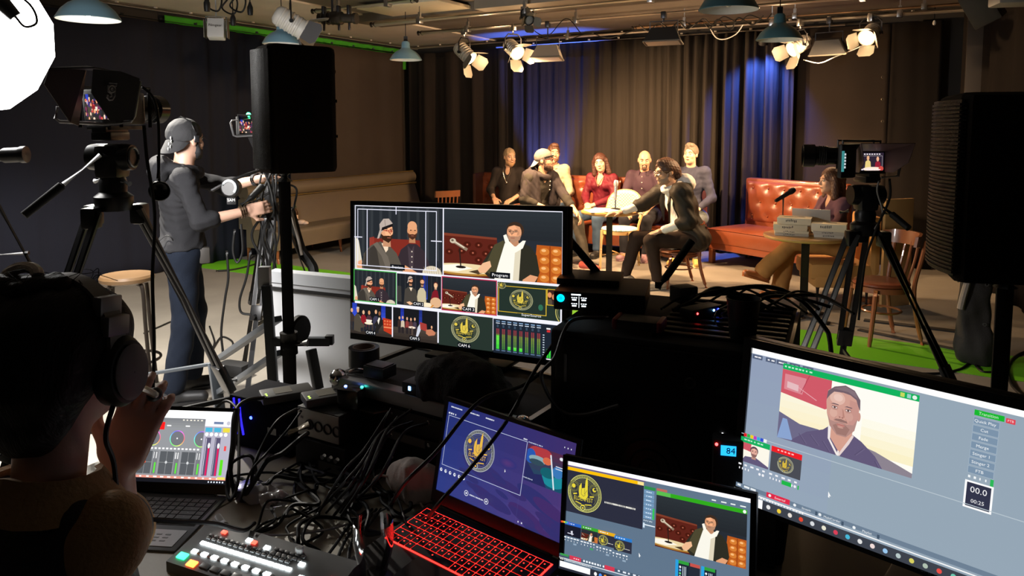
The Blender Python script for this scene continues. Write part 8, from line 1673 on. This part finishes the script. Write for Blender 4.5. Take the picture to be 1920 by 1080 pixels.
Pq = lambda x, y, z: H + R @ V((x, y, z)); Rn = np.array(R)
m_hr = mat('hair_black_strand', (.010, .007, .006), .6, spec=.2, bump=.5, bscale=60, stretch=(6, 1, 1))
S = SDF(); S.el(Pq(0, -.018, .036), (.104, .116, .090), Rn, .01); S.el(Pq(-.01, -.07, -.02), (.103, .072, .10), Rn, .05); S.el(Pq(-.05, -.03, .080), (.07, .06, .040), Rn, .04); S.rc(Pq(0, -.07, -.06), Pq(.01, -.075, -.10), .07, .045, .05)
S.el(Pq(0, .11, -.03), (.078, .082, .11), Rn, .012, 's'); S.build('hair', m_hr, t, .005, .003, 35)
S = SDF(); rr = random.Random(3)
for k in range(10): a = rr.uniform(0, 6.28); S.el(Pq(-.03 + .045 * math.cos(a), -.045 + .04 * math.sin(a), .112 + rr.uniform(-.01, .010)), (.026, .024, .016), Rn, .02)
bun = S.build('hair_bun', m_hr, t, .005, .004, 45)
b = MB()
for k in range(26):
    a = rr.uniform(0, 6.28); r_ = rr.uniform(.06, .095); p0 = Pq(-.02 + r_ * math.cos(a) * .9, -.03 + r_ * math.sin(a), .105); p1 = p0 + V((rr.uniform(-.04, .04), rr.uniform(-.03, .03), rr.uniform(.015, .035))); p2 = p1 + V((rr.uniform(-.04, .04), rr.uniform(-.03, .03), rr.uniform(-.02, .01))); b.tube(cat_rom([p0, p1, p2], 4), .0006, 4)
b.build('loose_hair', m_hr, t)
MB().tube([Pq(-.035 + .032 * math.cos(a), -.06 + .010 * math.sin(a), .128 + .018 * math.sin(a)) for a in [2 * PI * i / 18 for i in range(18)]], .0095, 8, closed=True).build('scrunchie', mat('scrunchie_cream', (.85, .74, .62), .8, bump=.4), t)
# headset: band, cup, microphone boom
m_hs = mat('headset_grey', (.17, .16, .15), .5); hsx = MB(); pts = [Pq(.112 * math.cos(a), -.015, .02 + .112 * math.sin(a)) for a in [rad(-8 + 196 * i / 22) for i in range(23)]]
o_b = []
for i, p in enumerate(pts):
    d = (pts[min(i + 1, 22)] - pts[max(i - 1, 0)]).normalized(); fw = R @ V((0, 1, 0)); n = d.cross(fw).normalized(); w = .017; o_b.append([p + fw * w - n * .003, p - fw * w - n * .003, p - fw * w + n * .004, p + fw * w + n * .004])
band = MB().loft(o_b).build('headband', m_hs, t)
b = MB()
for i in (3, 5): q = pts[i]; b.box(q, (.018, .045, .032), R.to_3x3(), .003)
b.build('slider', mat('headset_silver', (.28, .26, .24), .4, .4), band)
for sx in (1, -1):
    c_ = Pq(sx * .103, .0, -.02); ax = R @ V((sx, -.05, 0)); prof = [(.001, -.02), (.040, -.02), (.046, -.012), (.046, .010), (.040, .022), (.030, .026), (.001, .027)]
    e = MB().lathe(prof, 28, V((0, 0, 0)), (0, 0, 1)); x, y, d = basis(ax); Mx = Matrix((y * 1.0, x * -1.0, d)).transposed().to_4x4(); Mx = Mx @ Matrix.Diagonal((1.28, .95, 1, 1)); Mx.translation = c_; e = xf(e, Mx).build('ear_cup', mat('cup_black', (.02, .019, .018), .5), t)
    xf(MB().lathe([(.001, .024), (.034, .024), (.036, .028), (.030, .031), (.001, .032)], 28), Mx).build('cup_plate', m_hs, e)
q = [Pq(.122, .012, -.045), Pq(.125, .03, -.055), Pq(.115, .07, -.075), Pq(.09, .10, -.085)]
MB().tube(cat_rom(q, 6), [.006] * 19, 8).build('microphone_boom', mat('boom_chrome', (.55, .47, .40), .25, .9), t); MB().tube([q[0] - V((0, .012, -.006)), q[0] + V((.0, .012, -.008))], [.010, .010], 10).build('boom_joint', CHR, t); MB().ell(q[-1], (.012, .016, .012), 12).build('microphone_foam', RUB, t)
MB().tube(cat_rom([Pq(.108, -.01, -.06), Pq(.10, -.02, -.12), V((.085, .05, 1.10)), LW_(-.66, 1.20, 1.00), LW_(-.62, 1.26, .95), LW_(-.57, 1.34, .90), LW_(-.545, 1.42, .84), LW_(-.54, 1.478, .823)], 8), .0042, 8).build('headset_cable', RUB, t)
# clothing
m_jk = mat('jacket_brown', (.42, .245, .10), .8, bump=.35, bscale=120, var=.15, vscale=12); m_vs = mat('vest_black_cloth', (.022, .021, .024), .75, bump=.3, bscale=200)
S = SDF(); S.el(P.lerp(C, .35), (.165, .125, .24), None, .03); S.el(C + V((-.01, -.01, .03)), (.15, .118, .17), None, .06); S.rc(SLp, SRp, .058, .058, .05)
for s_, e_, w_, cf in ((SLp, EL, WL, .8), (SRp, ER, WR, .12)): S.rc(s_, e_, .056, .054, .05); S.rc(e_, e_.lerp(w_, cf), .060, .050, .03)
S.build('jacket', m_jk, t, .007, .006, 26, 4)
b = MB()
for x in (-1, 1):
    r = []
    for i in range(9):
        a = rad(-90 + 150 * i / 8); c_ = N + V((x * .070 * math.cos(a), .005 + .070 * math.sin(a), .045 - .04 * i / 8)); o = V((x * math.cos(a), math.sin(a), 0)); dn = c_ + o * .042 - V((0, 0, .055 + .01 * i / 8)); r.append([c_, dn, dn + o * .006 + V((0, 0, .004)), c_ + o * .010 + V((0, 0, .003))])
    b.loft(r)
b.build('collar', m_jk, t)
S = SDF(); S.el(C + V((0, -.012, .03)), (.160, .135, .175), None, .06); S.rc(SLp + V((.05, -.01, .015)), SRp + V((-.04, -.01, .015)), .064, .062, .04); S.el(P.lerp(C, .35), (.17, .135, .24), None, .03); S.el(N + V((0, .02, .05)), (.088, .09, .075), None, .01, 's'); S.build('vest', m_vs, t, .007, .005, 22, 6)
u = (ER - SRp).normalized(); q = SRp.lerp(ER, .38); x, y, _ = basis(u); r = []
for i in range(28): a = 2 * PI * i / 28; o = x * math.cos(a) + y * math.sin(a); r.append([q + o * .056 - u * .024, q + o * .068 - u * .024, q + o * .068 + u * .024, q + o * .056 + u * .024])
r.append(r[0]); MB().loft(r, caps=False).build('sleeve_strap', m_vs, t)
u = (EL - SLp).normalized(); S = SDF(); S.rc(P + V((-.1, 0, -.03)), P + V((.1, 0, -.03)), .115, .115, .04)
for sx in (-1, 1): S.rc(P + V((sx * .1, 0, -.03)), V((sx * .13, .43, .50)), .095, .068, .05); S.rc(V((sx * .13, .43, .50)), V((sx * .13, .45, .13)), .066, .05, .03)
S.build('trousers', cl('jeans_black', (.02, .02, .025)), t, .012)
for sx in (-1, 1): shoes(t, V((sx * .13, .45, .09)), V((sx * .1, 1, 0)), mat('shoe_black', (.015, .015, .015), .5), None, .01)
# the second camera operator's white rod near the floor stays out of view
# ---------------------------------------------------------------- lights
def lamp(name, kind, loc, energy, col, aim=None, size=.1, spot=60, blend=.4):
    d = bpy.data.lights.new(name, kind); o = bpy.data.objects.new(name, d); COL.objects.link(o); o.location = loc; d.energy = energy; d.color = col
    if kind == 'SPOT': d.spot_size = rad(spot); d.spot_blend = blend; d.shadow_soft_size = size
    elif kind == 'POINT': d.shadow_soft_size = size
    if aim is not None: o.rotation_euler = (V(aim) - V(loc)).to_track_quat('-Z', 'Y').to_euler()
    return o
WARM = (1, .63, .33)
for i, (t_, p_, d_, e) in enumerate(LAMPS):
    tgt = [(1.6, 8.6, .9), (1.5, 9.2, .9), (.4, 9.6, 1.0), (.9, 8.8, 1.0)][i]; P_ = [640, 660, 470, 350][i]
    lamp('tungsten_spot_light', 'SPOT', V(p_) + d_ * .16, P_, WARM, tgt, .07, (128, 118, 104, 104)[i], .7)
    lamp('tungsten_spill_light', 'POINT', V(p_) + d_ * .18, 10, WARM, None, .05)
lamp('flood_spill_light', 'SPOT', V(fl3.location) + V((0, 0, -.10)), 120, WARM, V(fl3.location) + V((-.3, .2, -2)), .1, 130, .5)
lamp('pendant_light', 'SPOT', PEND[0] + V((0, 0, .02)), 680, (1, .94, .84), PEND[0] - V((0, 0, 1)), .04, 150, .3)
# blue LED fixtures washing the curtain
def led(label, p, aim, e, spot):
    t = thing('led_uplight', label, 'led light', p, 0); d = (V(aim) - V(p)).normalized()
    MB().lathe([(.001, -.10), (.05, -.10), (.06, -.06), (.06, .0), (.055, .0), (.055, -.02), (.001, -.02)], 18, axis=d).build('housing', BLK, t); MB().lathe([(.001, -.012), (.054, -.012)], 18, axis=d).build('lens', glow('led_lens_blue', (.05, .12, 1), 8), t)
    MB().cyl((0, 0, -min(p[2], .2) + .004 if p[2] < 1 else 0), (0, 0, 0) if p[2] < 1 else (0, 0, RIG_Z - p[2]), .012, 8).build('bracket', DKM, t)
    lamp('led_blue_light', 'SPOT', V(p) + d * .01, e, (.06, .16, 1), aim, .04, spot, .7)
def cur(u, z, off=.24):
    k = (u - CX) / F_PX; p = A + NW * off; s = (k * p.y - p.x) / (DW.x - k * DW.y); q = p + DW * s; return V((q.x, q.y, z))
led('blue light hidden behind the bench washing the left curtain edge', cur(1028, .16, .43), cur(1026, 2.0, .2), 1800, 46)
led('blue light on the grid washing the right curtain edge', cur(1425, 2.66, .60), cur(1420, 1.9, .2), 420, 92)
led('blue light on the floor beside the tufted sofa washing the curtain', cur(1405, .16, .46), cur(1415, 1.7, .2), 420, 48)
lamp('lantern_light', 'SPOT', SOFT - V((0, 0, .31)), 420, (1, .97, .95), (-1.5, 4.9, 0), .25, 138, .5)
# soft house light of the work lamps over the operators' area (warm white, low)
